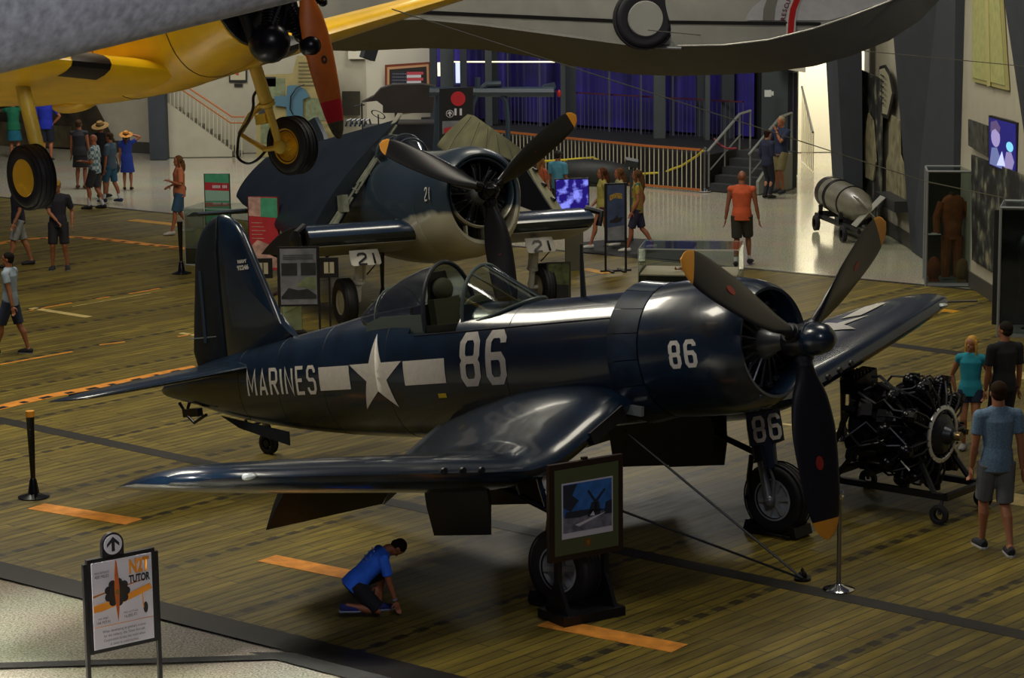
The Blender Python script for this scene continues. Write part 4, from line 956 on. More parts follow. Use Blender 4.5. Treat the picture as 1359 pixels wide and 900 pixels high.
for sd in (-1, 1):
    S = []
    for i in range(25):
        y = .3+5.0*i/24; ch = 2.0-.18*max(0, y-1.5); t = .15-.008*y
        S.append((V((-1.45-.04*y, sd*y, -.60+.145*y)), V((-ch, 0, -.04)), V((0, -sd*.145, 1)), t))
    S.append((V((-2.2, sd*5.5, .20)), V((-.8, 0, 0)), V((0, 0, 1)), .06))
    b = MB(); b.loft(wing_rings(S)); wg = b.build('wing', YELLOW, tr, ang=40)
    # black anti-slip patch wrapping the root leading edge
    b = MB(); R2 = []
    for y in (1.0, 1.2, 1.42):
        ch = 2.0-.18*max(0, y-1.5); le = V((-1.45-.04*y, sd*y, -.60+.145*y)); rr = []
        for x_, yt in [q for q in AF if q[0] < .35 or q[1] > 0][::1]:
            rr.append(le+V((-ch*x_, 0, 0))+V((0, -sd*.145, 1))*(yt*(.15-.008*y)*ch*1.03+.02*ch*math.sin(PI*x_)+.0)+V((.006, 0, 0)))
        R2.append(rr)
    b.loft(R2, False, (False, False)); b.build('anti_slip_patch', BLACK, wg)
    # fixed landing gear
    wt = V((-4.18, 21.5, 4.66)) if sd == -1 else V((-2.13, 24.0, 4.66))
    wl = TI @ D(42, 235, 21.5) if sd == -1 else TI @ D(388, 193, 24.0)
    ax = V((.04, 1, 0))
    if sd == -1: ax = V((.14, 1, 0))
    b = MB(); tyre(b, wl, ax, .285, .20, 40); wh = b.build('main_wheel', RUBBER, tr)
    b = MB()
    if sd == -1: b.rev([(-.095, 0), (-.095, .05), (-.09, .165), (-.082, .172), (-.05, .172)], wl, ax, n=36)
    else:
        b.rev([(-.06, 0), (-.06, .05), (-.035, .06), (-.035, .13), (-.085, .16), (-.09, .175), (-.05, .18)], wl, ax, n=36)
        for k in range(14):
            a = 2*PI*k/14; 
            b.cyl(wl+V((.0, -.036, 0))+V((math.cos(a)*.1, 0, math.sin(a)*.1)), wl+V((0, -.046, 0))+V((math.cos(a)*.1, 0, math.sin(a)*.1)), .008, n=6)
    b.rev([(.05, .172), (.085, .16), (.09, .0)], wl, ax, n=36)
    b.build('wheel_disc', YELLOW, wh)
    off = -.17 if sd == 1 else -.0
    topp = TI @ (D(28, 106, 21.75) if sd == -1 else D(336, 80, 23.85)); kn = wl+V((-.08, off if sd == 1 else .19, .42)); 
    if sd == -1: kn = wl+V((-.05, .17, .15))
    b = MB(); b.cyl(topp, kn, .065, n=16); b.cyl(kn, kn.lerp(topp, .08), .082, n=16)
    if sd == 1:
        ax0 = wl+V((0, off, 0)); b.cyl(kn, ax0, .04, n=12); b.ell(ax0, (.07, .06, .07)); b.cyl(ax0+V((0, .0, 0)), ax0+V((0, .14, 0)), .04, n=12)
        el = kn+V((-.42, -.02, -.22)); b.tube([kn+V((-.02, 0, .04)), kn+V((-.25, 0, -.06)), el], [(.05, .03), (.045, .025), (.035, .02)], 8); b.tube([el, ax0+V((-.2, 0, -.0)), ax0], [(.03, .02), (.05, .025), (.05, .03)], 8); b.box(kn+V((-.1, 0, -.12)), (.14, .06, .1))
    else: b.cyl(kn, wl, .05, n=10)
    lg = b.build('gear_leg', LYELLOW, tr)
    if sd == 1:
        b = MB(); HP = [(0, 0, .22), (-.08, -.08, .12), (-.1, -.1, 0), (-.2, -.1, -.12), (-.34, -.1, -.22), (-.42, -.08, -.34), (-.42, -.1, -.45), (-.33, -.08, -.52), (-.2, -.05, -.5), (-.08, 0, -.4)]; b.tube(crv([kn+V(q) for q in HP]), .014, 8); b.build('brake_hose', BLACK, lg)
# belly bulge
b = MB(); b.ell((-3.2, 0, -.62), (.3, .16, .09)); b.build('belly_fairing', YELLOW, tf)
b = MB(); b.prism([V((-6.2, -.03, .2)), V((-6.5, -.03, 1.1)), V((-7.0, -.03, 1.2)), V((-7.2, -.03, .1))], V((0, 1, 0)), .06); b.build('fin', YELLOW, tr)
# ================================================================ SILVER WING (nearest, top left)
p0, p1 = D(-60, 103, 15.5), D(420, -13, 17.5)
SIL = mat('silver_dope', '#a4a6ae', .3, metal=.1, noise=.3, nscale=14, coat=.4)
dr = (p1-p0).normalized(); ch_ = V((-.45, -.2, .0)); ch_ = (ch_-dr*ch_.dot(dr)).normalized()
sw = thing('aircraft_wing', 'dull silver aircraft wing, rounded edge, crossing the top left corner', 'airplane wing', p0)
b = MB(); S = []
cdir = V((.12, -.62, .78)).normalized()
for t in (-.9, 0, .5, 1.0, 1.4):
    le = (p1-p0)*t+V((0, 0, -.02)); c = cdir*-0+V((-.35, 1.0, .62)).normalized()*1.5
    S.append((le, V((-.12, -.35, .42)).normalized()*1.4, V((0, -.77, -.64)), .26))
b.loft(wing_rings(S)); b.build('wing_skin', SIL, sw, ang=40)
# ================================================================ FLYING-BOAT HULL (hanging)
# stations along the hull: pixel u -> keel v, chine v, and world depth
hs = [(400, 66, 30, 33.2), (470, 68, 27, 32.6), (560, 64, 26, 32.0), (640, 66, 34, 31.4), (700, 74, 42, 31.0), (760, 88, 50, 30.5), (840, 99, 61, 30.0), (900, 101, 63, 29.6), (960, 99, 62, 29.2), (1020, 96, 55, 28.8), (1080, 88, 40, 28.4), (1130, 74, 23, 28.0), (1180, 54, 4, 27.7), (1220, 28, -18, 27.4), (1245, 2, -38, 27.2), (1262, -26, -50, 27.1)]
hull_o = D(860, 60, 30)
hull = thing('flying_boat_hull', 'pale grey flying-boat hull with black stripe and red rescue band, hanging overhead', 'airplane', hull_o)
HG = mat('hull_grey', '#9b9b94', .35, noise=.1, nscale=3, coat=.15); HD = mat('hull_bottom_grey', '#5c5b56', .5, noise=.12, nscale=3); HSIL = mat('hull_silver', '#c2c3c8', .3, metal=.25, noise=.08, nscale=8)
sidev = V((-.12, -1, 0)).normalized()      # towards the camera
hd = V((.98, -.19, 0)).normalized()
hn = V((-hd.y*-1, -hd.x, 0)); hn = V((hd.y, -hd.x, 0))
def hrow(u, kv, cv, y):
    k = D(u, kv, y); half = .85*min(1, max(.12, (1275-u)/330)); 
    # near-side chine lies half the beam closer
    yc = y-half*.98; c = D(u, cv, yc); top = c+V((0, .05, 1.9))
    s1 = c+V((0, -.05, .5)); s2 = c+V((0, .02, 1.1)); s3 = c+V((0, .35, 1.75)); far = V((k.x*2-c.x, 2*k.y-c.y, c.z))
    return k, c, s1, s2, s3, far
R1 = []; R2 = []; R3 = []
b = MB(); b2 = MB()
rows = [hrow(*q) for q in hs]; o_ = hull_o
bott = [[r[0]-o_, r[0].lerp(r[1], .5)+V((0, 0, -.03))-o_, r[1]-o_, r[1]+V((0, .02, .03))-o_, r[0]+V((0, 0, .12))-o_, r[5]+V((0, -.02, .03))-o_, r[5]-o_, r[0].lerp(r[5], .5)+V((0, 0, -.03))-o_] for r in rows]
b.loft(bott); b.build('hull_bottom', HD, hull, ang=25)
sidr = [[r[1]+V((0, .03, .02))-o_, r[2]-o_, r[3]-o_, r[4]-o_, V((r[5].x, r[5].y-.35, r[4].z))-o_, V((r[5].x, r[5].y, r[3].z))-o_, r[5]+V((0, -.03, .02))-o_] for r in rows]
b = MB(); b.loft(sidr); hsid = b.build('hull_side', HG, hull, ang=50)
def hs_pt(u, v, off=.012):
    """point on the near hull side seen at pixel (u,v)"""
    for i in range(len(hs)-1):
        if hs[i][0] <= u <= hs[i+1][0]:
            t = (u-hs[i][0])/(hs[i+1][0]-hs[i][0]); r = [rows[i][k].lerp(rows[i+1][k], t) for k in range(1, 5)]; break
    dr = ray(u, v); zz = (r[0]+V((0, .03, .02)), r[1], r[2], r[3]); best = None
    for a, c in zip(zz[:-1], zz[1:]):
        for k in range(21):
            p = a.lerp(c, k/20); e = CAM+dr*(p.y/dr.y); d_ = abs(e.z-p.z)
            if best is None or d_ < best[0]: best = (d_, p)
    p = best[1].copy(); q = CAM+dr*(p.y/dr.y); return V((q.x, p.y-off, q.z))-o_
def hstrip(name, pts_top, pts_bot, m, off=.012):
    b = MB(); A_ = [hs_pt(u, v, off) for u, v in pts_top]; B2 = [hs_pt(u, v, off) for u, v in pts_bot]; b.loft([A_, B2], False, (False, False)); return b.build(name, m, hsid)
us = list(range(545, 826, 20))
hstrip('black_stripe', [(u, 13+.0455*(u-545)) for u in us], [(u, 18+.045*(u-545)) for u in us], BLACK, .02)
us = list(range(885, 1098, 12)); hstrip('black_stripe', [(u, 27+.012*(u-885)) for u in us], [(u, 31.5+.012*(u-885)) for u in us], BLACK, .02)
b = MB(); 
def poly_side(name, pts, m, off=.014, n=6):
    b = MB(); rows_ = []
    for (ul, ur, v) in pts: rows_.append([hs_pt(ul+(ur-ul)*k/n, v, off) for k in range(n+1)])
    b.loft(rows_, False, (False, False)); return b.build(name, m, hsid)
poly_side('silver_patch', [(1022, 1195, -12), (1010, 1185, 0), (998, 1152, 10), (991, 1125, 20), (989, 1100, 27)], HSIL, .016)
poly_side('grey_band', [(1020, 1034, -12), (1017, 1031, 0), (1013, 1028, 12), (1012, 1027, 27)], mat('band_grey', '#77776f', .4), .02)
poly_side('white_band_edge', [(1052, 1066, -12), (1049.5, 1063, 0), (1045, 1058.5, 12), (1043.5, 1056, 26), (1042.5, 1055, 47)], WHITE, .022)
poly_side('red_band', [(1056, 1064, -12), (1053, 1061.5, 0), (1048, 1056.5, 12), (1046, 1054, 26), (1045, 1052.5, 46)], RED, .026)
for k, ch in enumerate('RESCUE'):
    pu = 1039+k*1.2+max(0, k-2)*1.2; pv = 25-k*5.6; q = hs_pt(pu, pv, .03); T = frame_mtx(q, V((.15, 0, 1)), V((-1, 0, .15)))
    text_obj('rescue_letter', ch, mat('letter_maroon', '#5a1418', .5), .07, T, hsid, bold=.002)
# rivet strip on the chine, retracted wheel
b = MB()
for i in range(len(rows)-1):
    if hs[i][0] < 880: continue
    b.tube([rows[i][1]-o_+V((0, -.01, .02)), rows[i+1][1]-o_+V((0, -.01, .02))], .012, 6)
b.build('chine_strip', mat('chine_light', '#b9b8ae', .35, metal=.4), hull)
c = hs_pt(854, 24, .02); b = MB(); tyre(b, c+V((0, -.14, 0)), V((.12, -1, .06)), .36, .2, 48); wl_ = b.build('retracted_wheel', mat('tyre_dark', '#15121a', .55), hull)
b = MB(); b.rev([(.11, 0), (.11, .2), (.07, .215)], c+V((0, -.14, 0)), V((.12, -1, .06)), n=40); b.build('wheel_cover', HG, wl_)
b = MB(); p = hs_pt(862, 62, .03); q = hs_pt(905, 64, .03); b.cyl(p, q, .018, n=8); b.ell(p, (.04, .04, .04)); b.cyl(hs_pt(882, 44, .02), hs_pt(897, 62, .02), .006, n=6); b.build('wheel_strut', LSTEEL, hull)
# suspension wires
WIRE = mat('wire_steel', '#7a7a74', .4, metal=.6)
for (a_, b_, ya, yb, lb) in (((520, 12), (1225, 240), 24, 30, 'long thin steel wire slanting from the yellow wing down to the right'), ((1225, 240), (1330, 262), 30, 33, 'short lower end of the thin steel wire over the tall glass case'), ((860, 40), (1359, 88), 28, 33, 'thin wire crossing the grey hull toward the dark pillar')):
    b = MB(); b.cyl(D(*a_, ya), D(*b_, yb), .006, n=6); tag(b.build('steel_wire', WIRE), lb, 'wire', 'steel suspension wires')
# ================================================================ EXHIBIT FURNITURE
def stanchion(kind, loc, label, h=1.0, group=None):
    t = thing('barrier_post', label, 'barrier post', loc, 0, group or ('chrome barrier posts' if kind == 'chrome' else 'black tapered barrier posts'))
    if kind == 'chrome':
        b = MB(); b.rev([(0, 0), (0, .16), (.015, .165), (.03, .14), (.05, .06), (.07, .03)], ax=V((0, 0, 1)), n=32); b.build('base', CHROME, t)
        b = MB(); b.cyl((0, 0, .06), (0, 0, h-.08), .024, n=20); b.build('pole', STEEL, t)
        b = MB(); b.rev([(h-.09, .026), (h-.09, .038), (h-.06, .04), (h-.05, .028), (h-.03, .028), (h-.02, .04), (h, .036), (h, 0)], ax=V((0, 0, 1)), n=24); b.build('cap', CHROME, t)
    else:
        b = MB(); b.rev([(0, 0), (0, .19), (.012, .19), (.03, .12), (.05, .07), (.2, .045), (.24, .03)], ax=V((0, 0, 1)), n=32); b.build('base', BLACKG, t)
        b = MB(); b.cyl((0, 0, .2), (0, 0, h-.06), .028, .05, n=20); b.build('pole', BLACKG, t)
        b = MB(); b.cyl((0, 0, h-.07), (0, 0, h), .054, .054, n=20); b.build('band', TIP if kind == 'amber' else BLACKG, t)
    return t
stanchion('chrome', G(1113, 783), 'shiny chrome barrier post with round base in front of the wheeled engine', 1.05)
stanchion('chrome', G(935, 254), 'chrome barrier post holding the yellow rope beside the carpeted steps', 1.05)
stanchion('amber', G(1118, 582), 'black tapered barrier post between propeller tip and engine stand', 1.02)
stanchion('amber', G(45, 660), 'black tapered barrier post by the tail of the navy fighter', 1.06)
stanchion('black', G(241, 363), 'black barrier post below the glass case near the woman in salmon', 1.0)
stanchion('black', G(508, 400), 'black barrier post near left wheel of the aircraft marked 21', 1.0)
# yellow rope
b = MB(); ps = [(700, 218), (722, 214), (755, 212), (787, 209), (800, 216), (818, 226), (850, 231), (880, 229), (905, 220), (925, 207), (933, 200)]; ys = [61.5, 61.4, 61.2, 61.0, 60.8, 60.6, 60.1, 59.7, 59.1, 58.6, 58.35]
b.tube([D(u, v, y) for (u, v), y in zip(ps, ys)], .03, 8); tag(b.build('barrier_rope', mat('rope_yellow', '#c9b416', .5)), 'sagging yellow barrier rope in front of the white railing', 'rope')
b = MB(); b.tube([D(948, 184, 58.9), D(955, 192, 58.8), D(965, 197, 58.7), D(978, 197, 58.5)], .025, 6); tag(b.build('barrier_rope', mat('rope_red', '#7a1a20', .5)), 'short dark red rope across the foot of the steps', 'rope')
# carpeted steps with rails
s0 = V((4.72, 58.45, 0)); s1 = V((5.82, 57.5, 0)); sv = (s1-s0).normalized(); su = V((-sv.y, sv.x, 0)); W_ = (s1-s0).length-.1
stp = thing('stage_steps', 'dark carpeted steps with pale side panel climbing to stage', 'steps', s0)
CARP = mat('carpet_grey', '#2b2d2f', .9, noise=.3, nscale=30)
for k in range(5):
    b = MB(); a = su*(.30*k); b.prism([a, a+sv*W_, a+sv*W_+su*(.32 if k < 4 else .6), a+su*(.32 if k < 4 else .6)], PZ, .175*(k+1)); b.build('step', CARP, stp, smooth=False)
b = MB(); a = sv*(W_+.0); b.prism([a+su*.1, a+su*.1+PZ*.3, a+su*.7+PZ*.8, a+su*1.5+PZ*.87, a+su*1.5], sv, .08); b.build('side_panel', mat('panel_pale', '#7d8078', .6), stp, smooth=False)
for q, nm in ((.05, 'l'), (W_-.1, 'r')):
    RL = mat('rail_grey', '#7f8380', .4, metal=.3); a = sv*q
    b = MB(); b.tube([a+su*(-.05)+PZ*.95, a+su*1.25+PZ*1.75, a+su*1.7+PZ*1.8], (.035, .03), 8); b.tube([a+su*.05+PZ*.5, a+su*1.3+PZ*1.25], .02, 6)
    for d_, z0, z1 in ((.0, .1, 1.0), (.65, .4, 1.4), (1.25, .8, 1.76), (1.7, .85, 1.8)): b.cyl(a+su*d_+PZ*z0, a+su*d_+PZ*z1, .022, n=8)
    b.build('handrail', RL, stp)
# torpedo on its cradle
t0 = D(1100, 268, 52.0); t1 = D(1158, 306, 48.7); t0 = V((6.75, 51.6, .78)); t1 = V((7.28, 48.9, .66))
tp = thing('aerial_torpedo', 'fat grey torpedo with strap bands and tail fins, on a dark trolley', 'torpedo', (t0.x, t0.y, 0)); O = V((t0.x, t0.y, 0))
ax = (t1-t0).normalized(); L = (t1-t0).length; TG = mat('torpedo_grey', '#6d6a5c', .35, noise=.15, coat=.2)
b = MB(); b.rev([(0, .0), (0, .30), (.04, .34), (.5, .345), (1.5, .345), (1.9, .31), (2.3, .2), (2.55, .09), (2.6, 0)], t0-O, ax, n=36); b.build('torpedo_body', TG, tp)
b = MB(); b.rev([(-.01, 0), (-.01, .31), (.06, .345), (.28, .35), (.28, .34)], t0-O, ax, n=36); b.build('nose_cap', mat('nose_dark', '#26231f', .4), tp)
for q in (.62, .70, 1.5): b = MB(); b.rev([(q-.02, .34), (q-.02, .362), (q+.02, .362), (q+.02, .34)], t0-O, ax, n=36); b.build('strap_band', BLACK, tp)
b = MB(); 
for k in range(4):
    a = PI/4+k*PI/2; x_ = ax.cross(PZ).normalized(); y_ = ax.cross(x_); d = x_*math.cos(a)+y_*math.sin(a); c = t0-O+ax*2.35; b.prism([c, c+d*.42, c+d*.42+ax*.3, c+ax*.25], d.cross(ax), .015)
b.build('tail_fin', mat('fin_pale', '#8a8a80', .4), tp)
b = MB()
for q in (.4, 1.7): c = t0-O+ax*q; b.box((c.x, c.y, .36), (.7, .1, .12)); b.box((c.x-.3, c.y, .45), (.08, .1, .2)); b.box((c.x+.3, c.y, .45), (.08, .1, .2))
x_ = ax.cross(PZ).normalized(); 
for s in (-1, 1): p = t0-O+x_*.28*s; p.z = .3; q = t1-O+x_*.28*s; q.z = .3; b.tube([p, q], (.04, .06), 6)
b.build('cradle', BLACK, tp)
for q in (.25, 2.0):
    for s in (-1, 1): b = MB(); c = t0-O+ax*q+x_*.36*s; c.z = .16; tyre(b, c, x_, .16, .1, 20); b.build('trolley_wheel', RUBBER, tp)
# glass display cases on the right
def case(name, label, fl, fr, depth, h, frame, inner=None, base=.06, fr_=.022):
    fl = V((fl[0], fl[1], 0)); fr = V((fr[0], fr[1], 0)); d = (fr-fl).normalized(); n = V((-d.y, d.x, 0)); n = n if n.y > 0 else -n; w = (fr-fl).length
    t = thing(name, label, 'display case', fl); P = [V((0, 0, 0)), d*w, d*w+n*depth, n*depth]
    b = MB(); b.prism([p for p in P], PZ, base); b.build('base', frame, t, smooth=False)
    b = MB(); b.prism([p+PZ*(h-.04) for p in P], PZ, .04)if False else None
    b = MB()
    for i in range(4): p, q = P[i], P[(i+1) % 4]; b.tube([p+PZ*h, q+PZ*h], (fr_, fr_), 4); b.cyl(p, p+PZ*h, fr_*1.1, n=8)
    b.build('frame', frame, t)
    for i in range(4):
        p, q = P[i], P[(i+1) % 4]
        if i == 2: continue
        b = MB(); nn = (q-p).normalized().cross(PZ)*.004; b.prism([p+PZ*base, q+PZ*base, q+PZ*(h-.02), p+PZ*(h-.02)], nn, 1); b.build('glass_pane', GLASS, t, smooth=False)
    b = MB(); b.prism([p+PZ*(h+.0) for p in P], PZ, .008); b.build('glass_top', GLASS, t, smooth=False)
    return t, d, n, w
CFR = mat('case_frame_grey', '#7b7f80', .4, metal=.3)
t1_, d, n, w = case('display_case', 'tall glass case holding a brown flight suit, by the dark pillar', (7.49, 43.75), (8.28, 43.65), .85, 2.08, CFR)
o0 = V((7.49, 43.75, 0))
b = MB(); b.prism([n*.84+PZ*.06, n*.84+d*w+PZ*.06, n*.84+d*w+PZ*2.0, n*.84+PZ*2.0], n, .02); o = b.build('backing', mat('case_back_dark', '#12100e', .8), t1_, smooth=False)
SU = mat('suit_brown', '#7a3c14', .8, noise=.3, nscale=10)
fs_ = thing('flight_suit', 'brown-orange flight suit on a headless form inside the tall glass case', 'clothing', o0+d*.48+n*.4+PZ*.06)
b = MB(); b.loft([[V((a_*math.cos(2*PI*k/16), b_*math.sin(2*PI*k/16), z)) for k in range(16)] for z, a_, b_ in ((.75, .17, .12), (.95, .16, .11), (1.15, .2, .13), (1.38, .23, .13), (1.5, .18, .1), (1.56, .08, .07))])
for s in (-1, 1): b.tube([(s*.2, 0, 1.42), (s*.3, -.02, 1.15), (s*.3, -.1, .85)], [.08, .07, .06], 10); b.tube([(s*.09, 0, .8), (s*.11, 0, .4), (s*.11, 0, .05)], [.11, .09, .08], 10)
b.build('suit_body', SU, fs_); b = MB(); b.rev([(1.54, .075), (1.58, .08), (1.62, .07)], ax=PZ, n=16); b.build('collar', mat('collar_dark', '#2a180c', .8), fs_)
for i, (dx, c_, lb, hh) in enumerate(((.15, '#6d2c10', 'folded rust red garment low left inside the tall glass case', .45), (.66, '#6b5030', 'folded tan garment low right inside the tall glass case', .42))):
    b = MB(); b.ell((0, 0, hh/2), (.13, .1, hh/2), 14, 8); b.box((0, 0, .02), (.2, .16, .04)); o = b.build('folded_garment', mat('cloth%d' % i, c_, .9, noise=.3), smooth=True); o.location = o0+d*dx+n*.22+PZ*.06; tag(o, lb, 'clothing', 'folded garments in the tall glass case')
b = MB(); b.box((0, 0, 0), (.22, .14, .01)); b.box((0, .02, .012), (.1, .08, .015)); o = b.build('paper_card', WHITE, smooth=False); o.location = o0+d*.15+n*.2+PZ*.92; tag(o, 'small white card on the shelf of the tall glass case', 'card')
b = MB(); b.box((.15, .2, .9), (.28, .3, .01)); b.build('glass_shelf', GLASS, t1_, smooth=False)
t2_, d, n, w = case('display_case', 'glass display case cut off by the right frame edge', (7.78, 38.6), (8.9, 38.3), .9, 2.08, CFR)
b = MB(); b.prism([V((7.82, 39.3, .07))-V((7.78, 38.6, 0)), V((8.9, 39.2, .07))-V((7.78, 38.6, 0)), V((8.9, 39.2, 1.95))-V((7.78, 38.6, 0)), V((7.82, 39.3, 1.95))-V((7.78, 38.6, 0))], V((0, 1, 0)), .02); b.build('backing', MATS['case_back_dark'], t2_, smooth=False)
js = thing('uniform_jacket', 'black uniform on a form inside the glass case at the right edge', 'clothing', (8.35, 38.85, .06))
b = MB(); b.loft([[V((a_*math.cos(2*PI*k/16), b_*math.sin(2*PI*k/16), z)) for k in range(16)] for z, a_, b_ in ((.3, .22, .16), (.8, .2, .14), (1.15, .22, .14), (1.4, .24, .14), (1.52, .18, .1), (1.6, .08, .07))]); b.build('jacket_body', BLACK, js); b = MB(); b.cyl((0, 0, 0), (0, 0, .35), .03, n=10); b.cyl((0, 0, 0), (0, 0, .02), .15, n=20); b.build('form_stand', CHROME, js)
# low glass-topped model table
t3_, d, n, w = case('model_case', 'low glass case with cream table top and tiny model planes, behind navy nose', (2.25, 42.9), (4.0, 42.6), 1.1, .86, mat('case_clear_edge', '#9aa09c', .2, metal=.2), base=.02, fr_=.007)
for ch in [x for x in bpy.data.objects if x.parent == t3_ and x.name.startswith('base')]: pass
b = MB(); b.prism([V((0, 0, .02)), d*w+PZ*.02, d*w+n*1.1+PZ*.02, n*1.1+PZ*.02], PZ, .36); b.build('plinth', mat('plinth_dark', '#1c1d20', .6), t3_, smooth=False)
b = MB(); b.prism([V((.03, .03, .38)), d*(w-.03)+PZ*.38+n*.03, d*(w-.03)+n*1.07+PZ*.38, n*1.07+d*.03+PZ*.38], PZ, .02); b.build('table_top', mat('table_cream', '#f0cbb0', .5), t3_, smooth=False)
MO = mat('model_orange', '#9a4c12', .5)
for i, (dx, dn, s, lb) in enumerate(((.75, .45, 1.0, 'larger orange-brown model plane on the cream table top'), (1.0, .75, .7, 'smaller orange-brown model plane toward back of the cream table top'))):
    m_ = thing('model_plane', lb, 'model plane', V((2.25, 42.9, .40))+d*dx+n*dn, .4+i, 'model planes in the low glass case')
    b = MB(); b.tube([(-.16*s, 0, .04), (-.05*s, 0, .05), (.1*s, 0, .05), (.14*s, 0, .05)], [.006, .018, .022, .008], 8); b.build('fuselage', MO, m_)
    b = MB(); b.box((.04*s, 0, .05), (.06*s, .36*s, .008)); b.build('wing', MO, m_, smooth=False); b = MB(); b.box((-.14*s, 0, .05), (.03*s, .12*s, .006)); b.prism([(-.16*s, -.003, .05), (-.16*s, -.003, .1), (-.12*s, -.003, .05)], V((0, 1, 0)), .006); b.build('tail', MO, m_, smooth=False)
b = MB(); a = G(792, 334); b.prism([G(770, 336), G(905, 346), G(925, 322), G(830, 316), G(770, 322)], PZ, .006); tag(b.build('floor_mat', mat('mat_black', '#1a1b1d', .8)), 'large dark floor mat under the walking women', 'mat')
# glass table case left with brown artefact
t4_, d, n, w = case('glass_case', 'low glass case with round brown artefact beside black barrier post', (-6.35, 47.3), (-5.05, 46.9), .9, 1.12, MATS['case_clear_edge'], base=.03, fr_=.008)
b = MB(); b.prism([V((0, 0, .03)), d*w+PZ*.03, d*w+n*.9+PZ*.03, n*.9+PZ*.03], PZ, .30); b.build('plinth', mat('plinth_brown', '#3a352a', .6), t4_, smooth=False)
b = MB(); b.ell((0, 0, .22), (.42, .36, .26), 24, 12); b.cyl((.1, -.3, .2), (.62, -.42, .12), .03, n=8); tag(b.build('leather_artefact', mat('leather_brown', '#7a6128', .6, noise=.4, nscale=6)), 'rounded brown leather artefact lying inside the low glass case', 'artefact').location = V((-6.35, 47.3, .38))+d*.85+n*.4
# ---------------------------------------------------------------- signs
def sign_panel(t, x0, x1, z0, z1, frame_m, face_m, th=.04, fw=.035, y=0.):
    """panel in local XZ plane facing -Y"""
    b = MB(); b.box(((x0+x1)/2, y, (z0+z1)/2), (x1-x0, th, z1-z0)); o = b.build('sign_frame', frame_m, t, smooth=False)
    b = MB(); b.box(((x0+x1)/2, y-th/2-.002, (z0+z1)/2), (x1-x0-2*fw, .004, z1-z0-2*fw)); f = b.build('printed_face', face_m, t, smooth=False); return o, f
def TX(x, z, y=-.03): m = M4.Identity(4); m[1][1] = 0; m[1][2] = -1; m[2][1] = 1; m[2][2] = 0; m[0][3] = x; m[1][3] = y; m[2][3] = z; return m
def fpoly(name, pts, m, t, y=-.028):
    b = MB(); b.prism([V((x, y, z)) for x, z in pts], V((0, 1, 0)), .002); return b.build(name, m, t, smooth=False)
def ngon(cx, cz, rx, rz=None, n=24): rz = rz or rx; return [(cx+rx*math.cos(2*PI*k/n), cz+rz*math.sin(2*PI*k/n)) for k in range(n)]
# trainer sign, lower left
sa = D(113, 755, 20.4); sb = D(203, 740, 20.9); ang = math.atan2(sb.y-sa.y+.35, sb.x-sa.x)
sg = thing('trainer_sign', 'white poster sign headed N2T TUTOR in black frame with arrow disc', 'sign', (sa.x, 20.35, 0), math.radians(38))
W_ = .70; zt = 1.475; zb = .63
PAPER = mat('paper_white', '#c6c3cc', .5); INK = mat('ink_dark', '#16141c', .5); PO = mat('print_orange', '#d98a1c', .5)
b = MB(); b.box((.0, 0, .72), (.035, .035, 1.44)); b.build('post', BLACK, sg, smooth=False); b = MB(); b.box((W_, 0, .72), (.035, .035, 1.44)); b.build('post', BLACK, sg, smooth=False)
for x in (0, W_): b = MB(); b.box((x, 0, .015), (.06, .5, .03)); b.build('foot', BLACK, sg, smooth=False)
fr_, fc = sign_panel(sg, .02, W_-.02, zb, zt, BLACK, PAPER)
text_obj('title', 'N2T', PO, .17, TX(.515, 1.345), fc, sx=.62, bold=.008); text_obj('title', 'TUTOR', INK, .095, TX(.515, 1.235), fc, sx=.64, bold=.004)
for s, x, z, sz in (('MAX DISTANCE', .15, 1.345, .025), ('400 MILES', .15, 1.31, .04), ('MAX SPEED', .15, .935, .025), ('144 M.P.H.', .15, .9, .04), ('MAX ALTITUDE', .42, .95, .025), ('16,000 FT.', .42, .915, .04)): text_obj('caption', s, INK, sz, TX(x, z), fc, sx=.8)
for i, s in enumerate(('When developing its primary trainer', 'for the military, the Timm Aircraft', 'Corporation broke the mold when', 'it came to construction.')): text_obj('caption', s, INK, .034, TX(W_/2, .815-i*.04), fc, sx=.85)
fpoly('rule_line', [(.06, .862), (W_-.06, .862), (W_-.06, .866), (.06, .866)], PO, fc)
fpoly('printed_wing', [(.06, 1.0), (.06, 1.06), (.3, 1.09), (.62, 1.17), (.64, 1.12), (.5, 1.08), (.3, 1.03), (.14, 1.0)], PO, fc, -.028); fpoly('printed_wing', [(.06, 1.13), (.2, 1.16), (.56, 1.21), (.56, 1.22), (.06, 1.15)], mat('print_brown', '#9a5a14', .5), fc, -.0275)
for k in range(9): a = 2*PI*k/9; fpoly('printed_cylinder', ngon(.295+.09*math.cos(a), 1.145+.09*math.sin(a), .038, n=10), INK, fc, -.030)
fpoly('printed_crankcase', ngon(.295, 1.145, .075, n=20), mat('print_dark', '#241a14', .5), fc, -.0315)
fpoly('printed_propeller', [(.285, 1.44), (.272, 1.3), (.268, 1.16), (.28, 1.0), (.295, .885), (.308, 1.0), (.316, 1.16), (.308, 1.3), (.297, 1.42)], mat('print_prop', '#b0581a', .5), fc, -.034); fpoly('printed_spinner', ngon(.293, 1.15, .024, n=14), mat('print_gold', '#7d5a20', .5), fc, -.036)
fpoly('printed_wheel', ngon(.57, .96, .022, .05), INK, fc); fpoly('printed_strut', [(.535, 1.1), (.545, 1.1), (.555, .96), (.545, .96)], PO, fc, -.029)
b = MB(); b.prism([V((.17, -.02, 1.46))]+[V((.275+.105*math.cos(a), -.02, 1.575+.105*math.sin(a))) for a in [PI-PI*k/16 for k in range(17)]]+[V((.38, -.02, 1.46))], V((0, 1, 0)), .04); b.build('arrow_disc', BLACK, sg)
